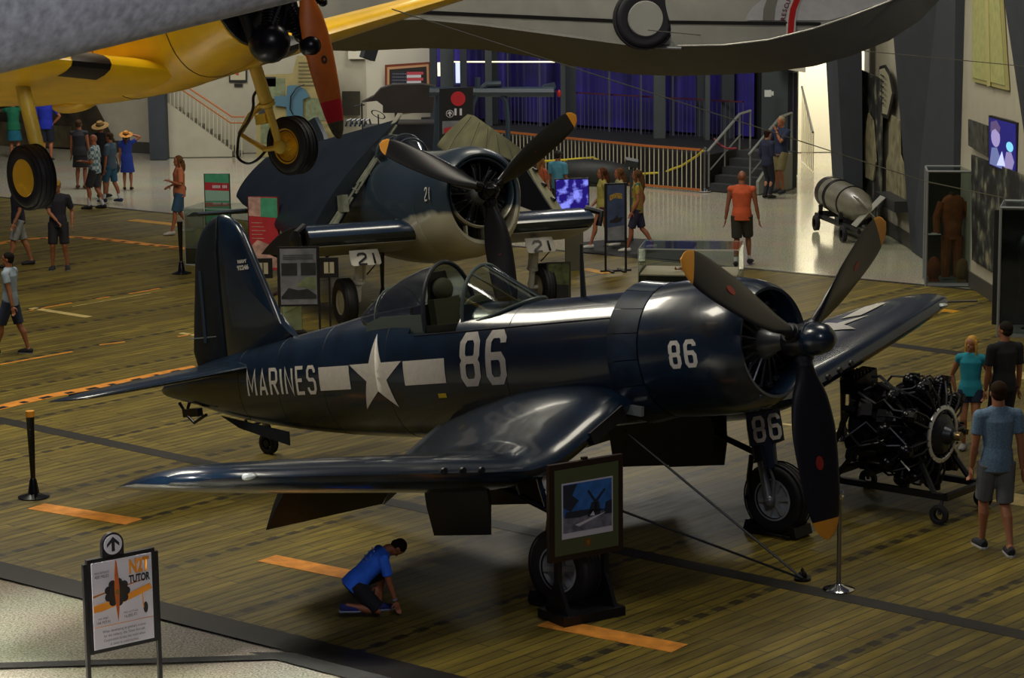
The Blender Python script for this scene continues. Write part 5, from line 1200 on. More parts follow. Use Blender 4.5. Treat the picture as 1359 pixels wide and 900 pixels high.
fpoly('white_disc', ngon(.275, 1.575, .088, n=32), PAPER, sg, -.024)
fpoly('arrow', [(.275, 1.645), (.215, 1.585), (.215, 1.555), (.26, 1.595), (.26, 1.515), (.29, 1.515), (.29, 1.595), (.335, 1.555), (.335, 1.585)], INK, sg, -.027)
# framed painting on its stand
fp = thing('picture_stand', 'black timber stand holding the framed painting by the near wheel', 'stand', G(772, 818), math.radians(33))
o = G(772, 818); 
b = MB(); b.box((0, 0, .05), (.74, .46, .09)); b.build('base_board', BLACK, fp, smooth=False)
for x in (-.28, .28):
    b = MB(); b.box((x, 0, .75), (.05, .07, 1.4)); b.build('upright', BLACK, fp, smooth=False); b = MB(); b.prism([(x-.02, -.2, .09), (x-.02, .2, .09), (x-.02, .03, .42), (x-.02, -.03, .42)], V((1, 0, 0)), .04); b.build('bracket', BLACK, fp, smooth=False)
pf = thing('framed_painting', 'framed painting of an airplane under blue sky, wide olive mount', 'framed picture', G(772, 818)+PZ*.62, math.radians(33))
x0, x1, z0, z1 = -.44, .44, .02, 1.0
FRM = mat('frame_brown', '#241512', .4); MOU = mat('mount_olive', '#4a5230', .8)
b = MB(); b.box((0, -.07, .5), (.88, .05, .98)); b.build('frame', FRM, pf, smooth=False); b = MB(); b.box((0, -.098, .5), (.76, .006, .86)); b.build('mount', MOU, pf, smooth=False)
fpoly('paper_border', [(-.30, .23), (.31, .23), (.31, .79), (-.30, .79)], PAPER, pf, -.104)
SKYB = mat('print_sky', '#2a62a8', .6, noise=.35, nscale=9)
fpoly('painted_sky', [(-.285, .45), (.295, .45), (.295, .775), (-.285, .775)], SKYB, pf, -.107); fpoly('painted_ground', [(-.285, .29), (.295, .29), (.295, .46), (-.285, .46)], mat('print_ground', '#6f6f7c', .7, noise=.5, nscale=14), pf, -.107)
PD = mat('print_shadow', '#1c2433', .7)
for pts in ([(-.285, .55), (-.285, .77), (-.12, .77), (-.18, .66), (-.1, .6), (-.2, .5)], [(-.27, .44), (-.1, .43), (.1, .45), (.22, .47), (.1, .49), (-.1, .5), (-.25, .5)], [(.0, .42), (.05, .56), (.14, .56), (.16, .42)], [(.08, .56), (.0, .68), (.02, .69), (.10, .58), (.2, .68), (.22, .67), (.12, .56), (.11, .46), (.09, .46)], [(.2, .42), (.22, .54), (.295, .56), (.295, .42)]): fpoly('painted_shape', pts, PD, pf, -.110)
for pts in ([(-.15, .36), (.1, .42), (.22, .44), (.1, .40), (-.1, .34)], [(.03, .43), (.07, .47), (.09, .42)]): fpoly('painted_light', pts, PAPER, pf, -.112)
fpoly('mount_plaque', [(-.03, .12), (.05, .12), (.05, .2), (-.03, .2)], mat('plaque_brass', '#6a4c1c', .5), pf, -.104); T = TX(.01, .155, -.108); text_obj('crest_mark', '9', mat('crest_gold', '#b07a30', .5), .07, T, pf)
b = MB(); b.box((0, -.06, 1.0), (.06, .04, .03)); b.build('hanger', FRM, pf, smooth=False)
# signs around the tail
def post_sign(name, label, base, rz, x0, x1, z0, z1, face, legs=True, frame=BLACK, cat='sign', fw=.03, foot=True):
    t = thing(name, label, cat, base, rz, {'pull_up_banner': 'pull-up banners behind the tail fin', 'note_frame': 'small framed notes beside the photo board'}.get(name))
    fr, f = sign_panel(t, x0, x1, z0, z1, frame, face, fw=fw)
    if legs:
        for x in (x0, x1):
            b = MB(); b.box((x, 0, z1/2), (.035, .03, z1)); b.build('post', frame, t, smooth=False)
        if foot:
            b = MB(); b.box(((x0+x1)/2, 0, .015), (x1-x0+.2, .06, .03)); b.box(((x0+x1)/2-.3*(x1-x0), 0, .015), (.06, .45, .03)); b.box(((x0+x1)/2+.3*(x1-x0), 0, .015), (.06, .45, .03)); b.build('foot', frame, t, smooth=False)
    return t, f
PH = mat('photo_grey', '#6a6c74', .6, noise=.35, nscale=5); PHD = mat('photo_dark', '#1d2024', .6, noise=.5, nscale=8); PGN = mat('print_green_grey', '#6a7355', .6, noise=.3)
base = V((-3.35, 38.6, 0)); 
t, f = post_sign('photo_display_board', 'tall framed board of grey aviation photographs beside the tail fin', base, math.radians(2), -.36, .28, .62, 1.58, PH)
fpoly('printed_photo', [(-.31, 1.12), (-.06, 1.12), (-.06, 1.32), (-.31, 1.32)], PHD, f); fpoly('printed_photo', [(.0, 1.12), (.24, 1.12), (.24, 1.32), (.0, 1.32)], PHD, f); fpoly('printed_landscape', [(-.32, .78), (-.2, .92), (-.05, .88), (.1, .9), (.24, .8), (.24, .74), (-.32, .74)], PHD, f); fpoly('printed_field', [(-.1, .95), (.24, .88), (.24, 1.08), (.1, 1.1)], PGN, f, -.026)
for i in range(3): fpoly('caption_line', [(-.28, 1.44-i*.03), (.2, 1.44-i*.03), (.2, 1.45-i*.03), (-.28, 1.45-i*.03)], PHD, f)
NOTE = mat('note_cream', '#a8a288', .6)
for dx, lb in ((-.60, 'small black framed note on post, left of the grey photo board'), (.45, 'small black framed note on post, right of the grey photo board')):
    t, f = post_sign('note_frame', lb, base+V((dx, -.02, 0)), math.radians(2), -.15, .15, 1.08, 1.40, NOTE, legs=False, fw=.07)
    b = MB(); b.box((0, .02, .6), (.03, .03, 1.2)); b.build('post', BLACK, t, smooth=False); b = MB(); b.cyl((0, 0.02, 0), (0, 0.02, .02), .14, n=20); b.build('foot', BLACK, t)
    fpoly('fold_line', [(-.008, 1.16), (.008, 1.16), (.008, 1.33), (-.008, 1.33)], BLACK, f)
GN = mat('print_green', '#3c8a68', .6, noise=.15); RDP = mat('print_red', '#a4202a', .6, noise=.15, nscale=5); PKP = mat('print_pink', '#a98478', .6, noise=.4, nscale=8)
t, f = post_sign('pull_up_banner', 'red and green banner with photo strip, in front of dark folded wing', V((-4.45, 43.6, 0)), math.radians(-12), -.25, .30, .45, 1.78, RDP, fw=.005, frame=mat('banner_edge', '#3a1518', .6), cat='banner')
fpoly('green_block', [(-.02, 1.42), (.29, 1.40), (.29, 1.76), (-.02, 1.76)], GN, f); fpoly('pink_block', [(-.245, 1.43), (-.02, 1.42), (-.02, 1.77), (-.245, 1.77)], PKP, f); fpoly('photo_block', [(-.245, .5), (.295, .5), (.295, .85), (-.1, 1.0), (-.245, .85)], PKP, f)
for i in range(5): fpoly('caption_line', [(-.2, 1.3-i*.07), (.0+.03*(i % 3), 1.3-i*.07), (.0+.03*(i % 3), 1.312-i*.07), (-.2, 1.312-i*.07)], PKP, f)
t, f = post_sign('pull_up_banner', 'pale green banner with a red title band, left of the other', V((-5.95, 49.4, 0)), math.radians(-5), -.24, .26, .55, 1.55, GN, fw=.005, frame=mat('banner_edge_green', '#2a3a34', .6), cat='banner')
fpoly('red_band', [(-.235, 1.22), (.255, 1.20), (.255, 1.36), (-.235, 1.38)], RDP, f); text_obj('banner_title', '', PAPER, .07, TX(.03, 1.29), f) if False else [fpoly('title_letter', [(-.08+.034*k, 1.26), (-.058+.034*k, 1.26), (-.058+.034*k, 1.32), (-.08+.034*k, 1.32)], PAPER, f, -.03) for k in range(9) if k != 5]
fpoly('pale_block', [(-.235, 1.0), (.255, 1.0), (.255, 1.2), (-.235, 1.22)], mat('print_pale_green', '#86a89a', .6), f)
t, f = post_sign('leaning_chart', 'pale green chart panel on floor below the grey photo board', V((-3.55, 39.3, 0)), math.radians(20), -.2, .14, .1, 1.0, mat('chart_green', '#9aa680', .6, noise=.15), legs=False, fw=.01, frame=mat('chart_edge', '#6a705a', .6))
b = MB(); b.box((0, .05, .05), (.4, .3, .06)); b.build('base', BLACK, t, smooth=False)
for k in range(4): fpoly('chart_line', [(-.15, .4+k*.1), (.1, .5+k*.1), (.1, .51+k*.1), (-.15, .41+k*.1)], PGN, f)
# blue sign with walkers behind
t, f = post_sign('exhibit_sign', 'narrow black-framed blue sign on two legs before the walking women', V((1.98, 45.9, 0)), math.radians(14), -.2, .2, .55, 1.68, mat('print_blue_grey', '#2c3a5a', .6, noise=.3, nscale=6))
fpoly('printed_gold_title', [(-.12, 1.35), (-.02, 1.4), (.13, 1.38), (.12, 1.48), (.0, 1.5), (-.13, 1.45)], mat('print_mustard', '#8a6f30', .6, noise=.5, nscale=30), f); fpoly('printed_aircraft', [(-.12, .98), (-.05, 1.0), (.02, 1.07), (.05, 1.02), (.14, 1.04), (.1, .96), (.0, .93), (-.12, .94)], INK, f); fpoly('printed_snow', [(-.165, .6), (.165, .6), (.165, .88), (-.165, .84)], PH, f)
# screen on stand, glowing
tv = thing('display_screen', 'glowing blue-violet screen on a grey pillar stand near the folded wing', 'screen', V((1.16, 46.0, 0)), math.radians(10))
b = MB(); b.box((.05, .06, .6), (.34, .1, 1.2)); b.build('stand', mat('stand_grey', '#5d5a4c', .6), tv, smooth=False); b = MB(); b.box((0, 0, 1.46), (.66, .06, .62)); b.build('bezel', BLACK, tv, smooth=False)
def screen_mat(name, c1, c2, sc_, st):
    m = bpy.data.materials.new(name); m.use_nodes = True; nt, N, L = nodes(m); b = N['Principled BSDF']; tc = N.new('ShaderNodeTexCoord'); n = N.new('ShaderNodeTexNoise'); n.inputs['Scale'].default_value = sc_; n.inputs['Detail'].default_value = 3
    r = N.new('ShaderNodeValToRGB'); r.color_ramp.elements[0].position = .48; r.color_ramp.elements[0].color = lin(c1); r.color_ramp.elements[1].position = .62; r.color_ramp.elements[1].color = lin(c2)
    L.new(tc.outputs['Object'], n.inputs['Vector']); L.new(n.outputs['Fac'], r.inputs[0]); L.new(r.outputs[0], b.inputs['Emission Color']); b.inputs['Emission Strength'].default_value = st; b.inputs['Base Color'].default_value = (0, 0, 0, 1); return m
b = MB(); b.box((0, -.033, 1.46), (.62, .004, .58)); b.build('screen_face', screen_mat('screen_violet', '#1a0a70', '#8a90ff', 6, 1.0), tv, smooth=False)
t, f = post_sign('camouflage_panel', 'green and brown exhibit panel standing beneath the glowing screen', V((.82, 41.5, 0)), math.radians(10), -.22, .2, .12, .85, mat('camo_print', '#55603a', .7, noise=.6, nscale=9), legs=False, frame=mat('panel_edge_dark', '#2c3024', .6)); b = MB(); b.box((0, .12, .05), (.45, .35, .1)); b.build('base', MATS['panel_edge_dark'], t, smooth=False); fpoly('printed_photo', [(-.18, .16), (.16, .16), (.16, .45), (-.18, .48)], PHD, f)
b = MB(); b.prism([V((.0, 0, 0)), V((.45, .1, 0)), V((.1, .1, .35))], V((0, .4, 0)), 1); o = b.build('black_wedge', BLACK, smooth=False); o.location = (.55, 41.9, .86); 
bpy.data.objects.remove(o)
# ---------------------------------------------------------------- engine on wheeled stand
eo = G(1205, 672); et = thing('aircraft_engine', 'big black radial engine with pale ring gear, mounted on a wheeled steel stand', 'engine', eo, math.radians(-40))
EB = mat('engine_gloss_black', '#0e0e13', .25, metal=.5, noise=.4, nscale=30); EG = mat('engine_grey', '#34363c', .35, metal=.6, noise=.3, nscale=20)
cx, cz = .25, .92
random.seed(3)
for row, x0 in enumerate((.02, .30)):
    for k in range(9):
        a = 2*PI*(k+.5*row)/9+.2; d = V((0, math.cos(a), math.sin(a))); c = V((x0, 0, cz)); b = MB()
        b.cyl(c+d*.22, c+d*.58, .085, n=12)
        for j in range(8): p = c+d*(.26+.04*j); b.cyl(p, p+d*.014, .105, n=12)
        b.ell(c+d*.58, (.1, .1, .09), 10, 8); tt = V((0, -d.z, d.y))
        b.box(c+d*.63+V((.05, 0, 0)), (.1, .08, .06), Euler((a, 0, 0)).to_matrix()); b.build('cylinder', EB, et)
        b = MB(); b.tube([c+d*.25+V((.14, 0, 0))+tt*.03, c+d*.45+V((.13, 0, 0))+tt*.06, c+d*.6+V((.08, 0, 0))+tt*.06], .014, 6); b.tube([c+d*.25+V((.14, 0, 0))-tt*.03, c+d*.45+V((.13, 0, 0))-tt*.06, c+d*.6+V((.08, 0, 0))-tt*.06], .014, 6); b.build('pushrod_pair', EG, et) if False else b.build('pushrod_tubes', EG, et)
b = MB(); b.rev([(.62, 0), (.62, .05), (.60, .055), (.58, .09), (.5, .12), (.46, .22), (.40, .27), (.30, .28), (-.3, .28), (-.3, 0)], (0, 0, cz), n=40); b.build('crankcase', EG, et)
b = MB(); b.rev([(.425, .28), (.425, .33), (.445, .335), (.455, .29), (.445, .28)], (0, 0, cz), n=48); b.build('ring_gear', mat('ring_silver', '#d0d4da', .3, metal=.6), et)
b = MB(); b.rev([(.6, .05), (.63, .055), (.68, .05), (.68, 0)], (0, 0, cz), n=20); b.build('propeller_shaft', mat('shaft_brass', '#8a7450', .3, metal=.7), et)
b = MB()
for k in range(60):
    a = random.uniform(0, 2*PI); r = random.uniform(.30, .50); b.box((-.35+random.uniform(-.25, .22), r*math.cos(a), cz+r*math.sin(a)), (random.uniform(.08, .22), random.uniform(.06, .16), random.uniform(.06, .16)), Euler((a, 0, .3)).to_matrix())
b.cyl((-.62, 0, cz), (-.2, 0, cz), .34, .42, n=28); b.build('accessory_case', EB, et)
for k in range(26):
    a = random.uniform(0, 2*PI); c = V((0, 0, cz)); P_ = []
    for j in range(5): a += random.uniform(-.35, .35); r = random.uniform(.42, .66); P_.append(c+V((-.5+.2*j+random.uniform(-.05, .05), r*math.cos(a), r*math.sin(a))))
    b = MB(); b.tube(P_, random.uniform(.01, .022), 6); b.build('engine_pipe', (EB, EG, DSTEEL)[k % 3], et)
b = MB(); b.box((-.66, -.05, 1.42), (.2, .5, .16), Euler((.2, 0, 0)).to_matrix()); b.cyl((-.66, -.1, 1.1), (-.66, -.1, 1.4), .09, n=12); b.cyl((-.66, .12, 1.1), (-.66, .12, 1.4), .07, n=12)
for k in range(7): b.box((-.66, -.28+.075*k, 1.52), (.16, .025, .06))
b.build('carburettor', EB, et)
HM_ = mat('hose_black', '#17171b', .3)
for k in range(12):
    a = 2*PI*k/12+.1; d = V((0, math.cos(a), math.sin(a))); c = V((0, 0, cz)); b = MB(); b.tube([c+V((.36, 0, 0))+d*.30, c+V((.42, 0, 0))+d*.42, c+V((.30, 0, 0))+d*.55, c+V((.1, 0, 0))+d*.66, c+V((-.15, 0, 0))+d*.5], .012, 6); b.build('ignition_lead', HM_ if k % 3 else EG, et)
b = MB()
for s in (-1, 1):
    b.box((-.1, s*.42, .30), (1.7, .07, .07)); b.tube([(-.75, s*.42, .3), (-.3, s*.3, cz+.0)], (.035, .035), 6); b.tube([(.6, s*.42, .3), (.3, s*.33, cz-.2)], (.035, .035), 6)
    b.tube([(-.95, s*.42, .28), (-.55, s*.34, 1.25)], (.03, .03), 6)
for x in (-.92, .74): b.box((x, 0, .30), (.07, .9, .07))
b.box((-.35, 0, .62), (.06, .7, .5)); b.build('stand_frame', BLACK, et, smooth=False)
for x in (-.85, .7):
    for s in (-1, 1): b = MB(); tyre(b, V((x, s*.5, .11)), V((0, 1, 0)), .11, .06, 18); b.cyl((x, s*.5, .11), (x, s*.42, .3), .02, n=8); b.build('caster_wheel', RUBBER, et)
# ---------------------------------------------------------------- wall graphics, TV, pictures
def wall_panel(name, label, corners, m, th=.03, cat='wall panel', group=None, n=(-1, 0, 0)):
    b = MB(); c = V(corners[0]); b.prism([V(p)-c for p in corners], V(n), th); o = b.build(name, m, smooth=False); o.location = c; tag(o, label, cat, group); return o
def rw(u, v, off=0.):
    """point on the right wall seen at pixel"""
    d = ray(u, v); # plane x = 7.25+(61.6-y)*.057 - off
    t = (7.25+61.6*.057-off)/(d.x+.057*d.y); return CAM+d*t
COLG = mat('collage_dark', '#2a2a20', .6, noise=.8, nscale=2.5)
def collage():
    nt, N, L = nodes(COLG); b = N['Principled BSDF']
    for l in list(b.inputs['Base Color'].links): L.remove(l)
    tc = N.new('ShaderNodeTexCoord'); v = N.new('ShaderNodeTexVoronoi'); v.inputs['Scale'].default_value = 2.6; v.feature = 'F1'; n = N.new('ShaderNodeTexNoise'); n.inputs['Scale'].default_value = 3; r = N.new('ShaderNodeValToRGB')
    e = r.color_ramp.elements; e[0].position = .42; e[0].color = lin('#100e0c'); e[1].position = .7; e[1].color = lin('#7d7a60'); k = e.new(.55); k.color = lin('#2c3030')
    L.new(tc.outputs['Object'], n.inputs['Vector']); L.new(n.outputs['Fac'], r.inputs[0]); L.new(r.outputs[0], b.inputs['Base Color'])
collage()
wall_panel('mural_panel', 'dark collage mural with red edge between the two leaning pillars', [rw(1146, 292, .15), rw(1170, 308, .15), rw(1172, 105, .15), rw(1143, 92, .15)], COLG, cat='mural')
o = wall_panel('portrait_cutout', 'pale portrait figures layered on the dark mural', [rw(1150, 235, .2), rw(1160, 240, .2), rw(1164, 215, .2), rw(1160, 160, .2), rw(1154, 150, .2), rw(1148, 190, .2)], mat('mural_pale', '#7a7458', .6, noise=.5, nscale=4), cat='mural figure')
wall_panel('photo_cutout', 'pale khaki photo cutouts on wall left of the wide leaning pillar', [rw(1178, 262, .08), rw(1204, 275, .08), rw(1204, 230, .08), rw(1196, 205, .08), rw(1195, 160, .08), rw(1184, 152, .08), rw(1182, 200, .08), rw(1178, 215, .08)], MATS['mural_pale'], cat='mural figure')
hx = [rw(u, v, .12) for u, v in ((1171, 155), (1181, 158), (1188, 125), (1183, 98), (1176, 86), (1169, 88), (1166, 118))]
h_ = wall_panel('hexagonal_plaque', 'elongated hexagonal cream plaque with dark border high on right wall', hx, BLACK, cat='sign'); c = hx[0]; ctr = sum(hx, V())/len(hx); b = MB(); b.prism([(ctr+(p-ctr)*.86)-c+V((-.035, 0, 0)) for p in hx], V((-1, 0, 0)), .01); f = b.build('plaque_face', mat('plaque_cream', '#8e8a72', .6), h_, smooth=False)
for i in range(6):
    z = ctr.z+.28-i*.11; b = MB(); b.box(V((ctr.x-.09, ctr.y, z))-c, (.01, .5, .025)); b.build('caption_line', BLACK, f, smooth=False)
b = MB(); p = rw(1181, 268, .1); q = rw(1207, 282, .1); b.prism([V((0, 0, 0)), q-p, q-p+PZ*.22, PZ*.22], V((-1, 0, 0)), .3); o = b.build('wall_shelf', mat('shelf_dark', '#1c1e20', .5), smooth=False); o.location = p; tag(o, 'dark wall shelf with angled rail below the khaki cutouts', 'shelf')
# tv on right wall
tc_ = [D(1350, 236, 40.6), D(1312, 220, 42.0), D(1312, 153, 42.0), D(1350, 163, 40.6)]
tvb = thing('wall_television', 'wall television showing a child holding up a round light', 'television', tc_[0]); c = tc_[0]
b = MB(); P = [p-c for p in tc_]; n_ = (P[1]-P[0]).cross(P[3]-P[0]).normalized(); n_ = n_ if n_.y > 0 or n_.x > 0 else -n_; n_ = -n_ if n_.x < 0 else n_
b.prism(P, n_, .06); b.build('bezel', BLACK, tvb, smooth=False)
ct = sum(P, V())/4; Q = [ct+(p-ct)*.93-n_*.006 for p in P]
def tvp(u, v): return Q[1].lerp(Q[0], u).lerp(Q[2].lerp(Q[3], u), v)
def em(name, c, s=1.): return mat(name, c, .5, emit=c, estr=s)
def tvpoly(name, pts, m, k, par): b = MB(); b.prism([tvp(u, v)-n_*(.004*k) for u, v in pts], n_, .002); return b.build(name, m, par, smooth=False)
scr = tvpoly('screen_face', [(0, 0), (1, 0), (1, 1), (0, 1)], em('tv_blue', '#1a1870', .55), 0, tvb)
tvpoly('child_head', ngon(.25, .62, .17, .2, 16), em('tv_skin', '#9a90c8', .6), 1, scr); tvpoly('child_hair', [(.06, .7), (.08, .92), (.3, .98), (.45, .85), (.4, .72), (.25, .8), (.12, .74)], em('tv_hair', '#5a4a78', .5), 2, scr); tvpoly('child_shirt', [(.02, .02), (.1, .38), (.3, .42), (.5, .1), (.5, .02)], em('tv_shirt', '#6a78b0', .5), 1, scr)
tvpoly('round_light', ngon(.78, .52, .13, .1, 16), em('tv_cyan', '#78c8e8', .8), 1, scr); tvpoly('raised_hand', [(.55, .05), (.66, .4), (.84, .42), (.95, .25), (.85, .02)], em('tv_hand', '#8a80b8', .6), 1.5, scr); tvpoly('white_cuff', [(.3, .05), (.5, .38), (.62, .1)], em('tv_white', '#b8c0ff', .9), 2, scr)
wall_panel('photo_strip', 'black and white photo strip left of the wall television', [rw(1287, 193, .06), rw(1312, 207, .06), rw(1312, 167, .06), rw(1287, 158, .06)], mat('bw_photo', '#3a3a34', .6, noise=.8, nscale=5), cat='photograph')
wall_panel('wall_collage', 'dark photographic collage wall behind and right of the tall glass case', [rw(1292, 345, .05), rw(1380, 398, .05), rw(1380, 240, .05), rw(1291, 205, .05)], COLG, cat='mural')
# lit window on the right wall
wc = [rw(1293, 108, .02), rw(1340, 120, .02), rw(1330, -30, .02), rw(1293, -30, .02)]
b = MB(); b.prism(wc, V((-1, 0, 0)), .04); wf = struct(b.build('window_5', mat('window_frame_yellow', '#9a9460', .5), smooth=False))
ctr = sum(wc, V())/4; b = MB(); b.prism([ctr+(p-ctr)*.92+V((-.045, 0, 0)) for p in wc], V((-1, 0, 0)), .01); o = b.build('window_blind', mat('blind_lit', '#8a8a58', .6, emit='#8a8648', estr=.22, noise=.2), smooth=False); struct(o); o.name = 'window_6'
b = MB(); m0 = wc[0].lerp(wc[1], .55)+V((-.06, 0, 0)); m1 = wc[3].lerp(wc[2], .6)+V((-.06, 0, 0)); b.tube([m0, m1], .05, 4); struct(b.build('window_7', MATS['window_frame_yellow']))
b = MB(); a = rw(1268, 240, .1); b.box((0, 0, 0), (.1, .9, .06)); 
# ---------------------------------------------------------------- back wall left
def bw(u, v, off=0.):
    d = ray(u, v); t = (68.45-off)/d.y; return CAM+d*t
MB_ = [(-10, 70), (30, 70)]
def lw(u, v, off=.1):
    # left wall plane through (-24,77.5) and (-9.7,68.4)
    n = V((9.1, 14.3, 0)).normalized(); p = V((-9.7, 68.4, 0))-n*off; d = ray(u, v); t = n.dot(p-CAM)/n.dot(d); return CAM+d*t
wall_panel('wall_photograph', 'large dark photo mural band behind the people looking at the left wall', [lw(-20, 196), lw(152, 205), lw(160, 200), lw(128, 140), lw(-20, 110)], mat('mural_landscape', '#332c1e', .6, noise=.7, nscale=1.5), cat='mural', n=(-.3, -.9, 0), th=.02)
wall_panel('wall_photograph', 'lower brown landscape strip of the left wall mural', [lw(-20, 192, .16), lw(95, 196, .16), lw(95, 168, .16), lw(-20, 160, .16)], mat('mural_strip', '#4a422c', .6, noise=.6, nscale=2.5), cat='mural', n=(-.3, -.9, 0), th=.02)
# stairs down the back wall with railings
st_ = thing('wall_stairs', 'pale stairs with slim balusters and wooden handrail on the back wall', 'stairs', bw(325, 206, .9)); so = bw(325, 206, .9); so.z = 0
st_.location = so; Y0 = 67.45
def bp(u, v, y=Y0): return D(u, v, y)-so
b = MB(); P = [bp(222, 136), bp(308, 200), bp(308, 209), bp(222, 209)]; P[2].z = 0; P[3].z = 0; b.prism(P, V((0, 1, 0)), .12); b.build('stringer_wall', WALLM, st_, smooth=False)
b = MB()
for k in range(9):
    p = bp(312-k*10, 204-k*7.3, Y0+.1); b.box((p.x, .55, p.z/2), (.24, .9, max(.05, p.z)))
b.build('stair_tread', mat('tread_grey', '#6e6a5c', .6), st_, smooth=False)
for k in range(17):
    u = 226+k*5.2; top = 112+(u-226)*.585; bot = 139+(u-226)*.74
    b = MB(); b.cyl(bp(u, bot), bp(u, min(top, 160)), .012, n=6); b.build('baluster', WRAIL, st_)
for u in (313, 321): b = MB(); q = bp(u, 206); q.z = 0; b.cyl(q, bp(u, 160), .014, n=6); b.build('baluster', WRAIL, st_)
b = MB(); b.tube([bp(225, 100), bp(308, 155), bp(325, 155)], (.03, .025), 6); b.build('handrail', WOODR, st_); b = MB(); b.tube([bp(225, 108), bp(306, 163), bp(325, 163)], (.03, .02), 6); b.build('lower_rail', WOODR, st_)
# framed picture, info board, plaque, flag, light box, speaker
fpz = thing('framed_picture', 'small framed picture on the back wall above the stairs', 'framed picture', bw(316, 109)); c = bw(316, 109)
b = MB(); b.prism([bw(304, 109)-c, bw(328, 109)-c, bw(328, 84)-c, bw(304, 84)-c], V((0, -1, 0)), .04); b.build('frame', BLACK, fpz, smooth=False); b = MB(); b.prism([bw(306, 106)-c, bw(326, 106)-c, bw(326, 87)-c, bw(306, 87)-c], V((0, -1, 0)), .05); b.build('picture', NOTE, fpz, smooth=False); b = MB(); b.prism([bw(313, 99)-c, bw(317, 100)-c, bw(317, 90)-c, bw(311, 88)-c], V((0, -1, 0)), .055); b.build('printed_figure', RDP, fpz, smooth=False)
wall_panel('wall_label', 'tiny dark label below the small framed picture', [bw(311, 115), bw(322, 115), bw(322, 111), bw(311, 111)], BLACK, n=(0, -1, 0), cat='label')
ib = thing('information_board', 'wide beige information board with blue biplane-tail cutout', 'board', V((bw(390, 206).x, 67.2, 0))); c = V((bw(390, 206).x, 67.2, 0))
def ip(u, v, o=0.): return D(u, v, 67.2-o)-c
b = MB(); P = [ip(340, 205), ip(442, 205), ip(441, 74), ip(394, 74), ip(388, 98), ip(341, 100)]; P[0].z = P[1].z = .02; b.prism(P, V((0, 1, 0)), .15); b.build('board', mat('board_beige', '#8f8355', .7, noise=.2, nscale=2), ib, smooth=False)
BLU = mat('cutout_blue', '#3f6478', .6)
b = MB(); b.prism([ip(u, v, .12) for u, v in ((364, 140), (364, 128), (380, 127), (381, 114), (392, 113), (404, 118), (411, 128), (402, 132), (402, 162), (398, 186), (381, 184), (380, 142))], V((0, 1, 0)), .05); b.build('blue_cutout', BLU, ib, smooth=False)
b = MB(); b.tube([ip(404, 112, .2), ip(394, 116, .2), ip(386, 128, .2), ip(385, 145, .2), ip(389, 152, .2)], .02, 6); b.build('cable', BLACK, ib)
for (u0, v0, u1, v1, m) in ((344, 104, 378, 132, PGN), (343, 140, 362, 158, PHD), (346, 163, 378, 190, PGN), (405, 130, 440, 160, PGN), (406, 165, 440, 196, mat('print_tan', '#7a7048', .7, noise=.5, nscale=5)), (350, 102, 366, 115, PHD)):
    b = MB(); b.prism([ip(u0, v1, .02), ip(u1, v1, .02), ip(u1, v0, .02), ip(u0, v0, .02)], V((0, 1, 0)), .015); b.build('printed_photo', m, ib, smooth=False)
for k in range(7): b = MB(); b.prism([ip(396, 84+k*5, .02), ip(436-(k % 3)*4, 84+k*5, .02), ip(436-(k % 3)*4, 82.5+k*5, .02), ip(396, 82.5+k*5, .02)], V((0, 1, 0)), .015); b.build('text_line', mat('text_grey', '#5d5638', .7), ib, smooth=False)
wall_panel('wall_plaque', 'dark square bronze plaque on grey wall left of the covered vehicle', [bw(454, 153), bw(478, 153), bw(478, 121), bw(454, 121)], mat('bronze_dark', '#2c281c', .5, noise=.2), n=(0, -1, 0), cat='plaque')
fl = thing('framed_flag', 'large wood-framed flag with stars and red and white stripes', 'framed flag', bw(542, 125, -.2)); c = bw(542, 125, -.2)
def fq(u, v, o=0.): return bw(u, v, -.2+o)-c
b = MB(); b.prism([fq(511, 124), fq(573, 122), fq(572, 82), fq(511, 86)], V((0, -1, 0)), .06); b.build('frame', mat('frame_redwood', '#6a2e18', .4), fl, smooth=False)
b = MB(); b.prism([fq(514, 124), fq(570, 122), fq(569, 85), fq(514, 89)], V((0, -1, 0)), .075); b.build('inner_mat', mat('mat_tan', '#b0845c', .6), fl, smooth=False)
b = MB(); b.prism([fq(517, 124), fq(567, 122), fq(566, 88), fq(517, 92)], V((0, -1, 0)), .085); b.build('backing', mat('backing_dark', '#1a120e', .7), fl, smooth=False)
b = MB(); b.prism([fq(520, 122), fq(540, 121), fq(540, 94), fq(520, 96)], V((0, -1, 0)), .095); ca = b.build('flag_canton', mat('flag_blue', '#141a2c', .7), fl, smooth=False)
for r in range(6):
    for q in range(8): 
        b = MB(); p = fq(521.6+q*2.4, 119-r*4.2, .10); b.prism([p+V((.013*math.cos(PI/2+k*PI/5)*(1 if k % 2 == 0 else .45), 0, .013*math.sin(PI/2+k*PI/5)*(1 if k % 2 == 0 else .45))) for k in range(10)], V((0, -1, 0)), .004); b.build('flag_star', PAPER, ca, smooth=False)
for k in range(7):
    v = 95+k*4.0; b = MB(); b.prism([fq(540, v+4), fq(562-(k % 2)*3, v+3.6), fq(562-(k % 2)*3, v), fq(540, v+.2)], V((0, -1, 0)), .095); b.build('flag_stripe', mat('flag_red', '#b0404a', .7) if k % 2 == 0 else PAPER, fl, smooth=False)
b = MB(); p = D(474, 69, 68.47); b.box((0, 0, 0), (.5, .1, .38)); o = b.build('projector_screen', WALLL, smooth=False); o.location = p; tag(o, 'small cream box on the wall just behind the hanging speaker', 'panel')
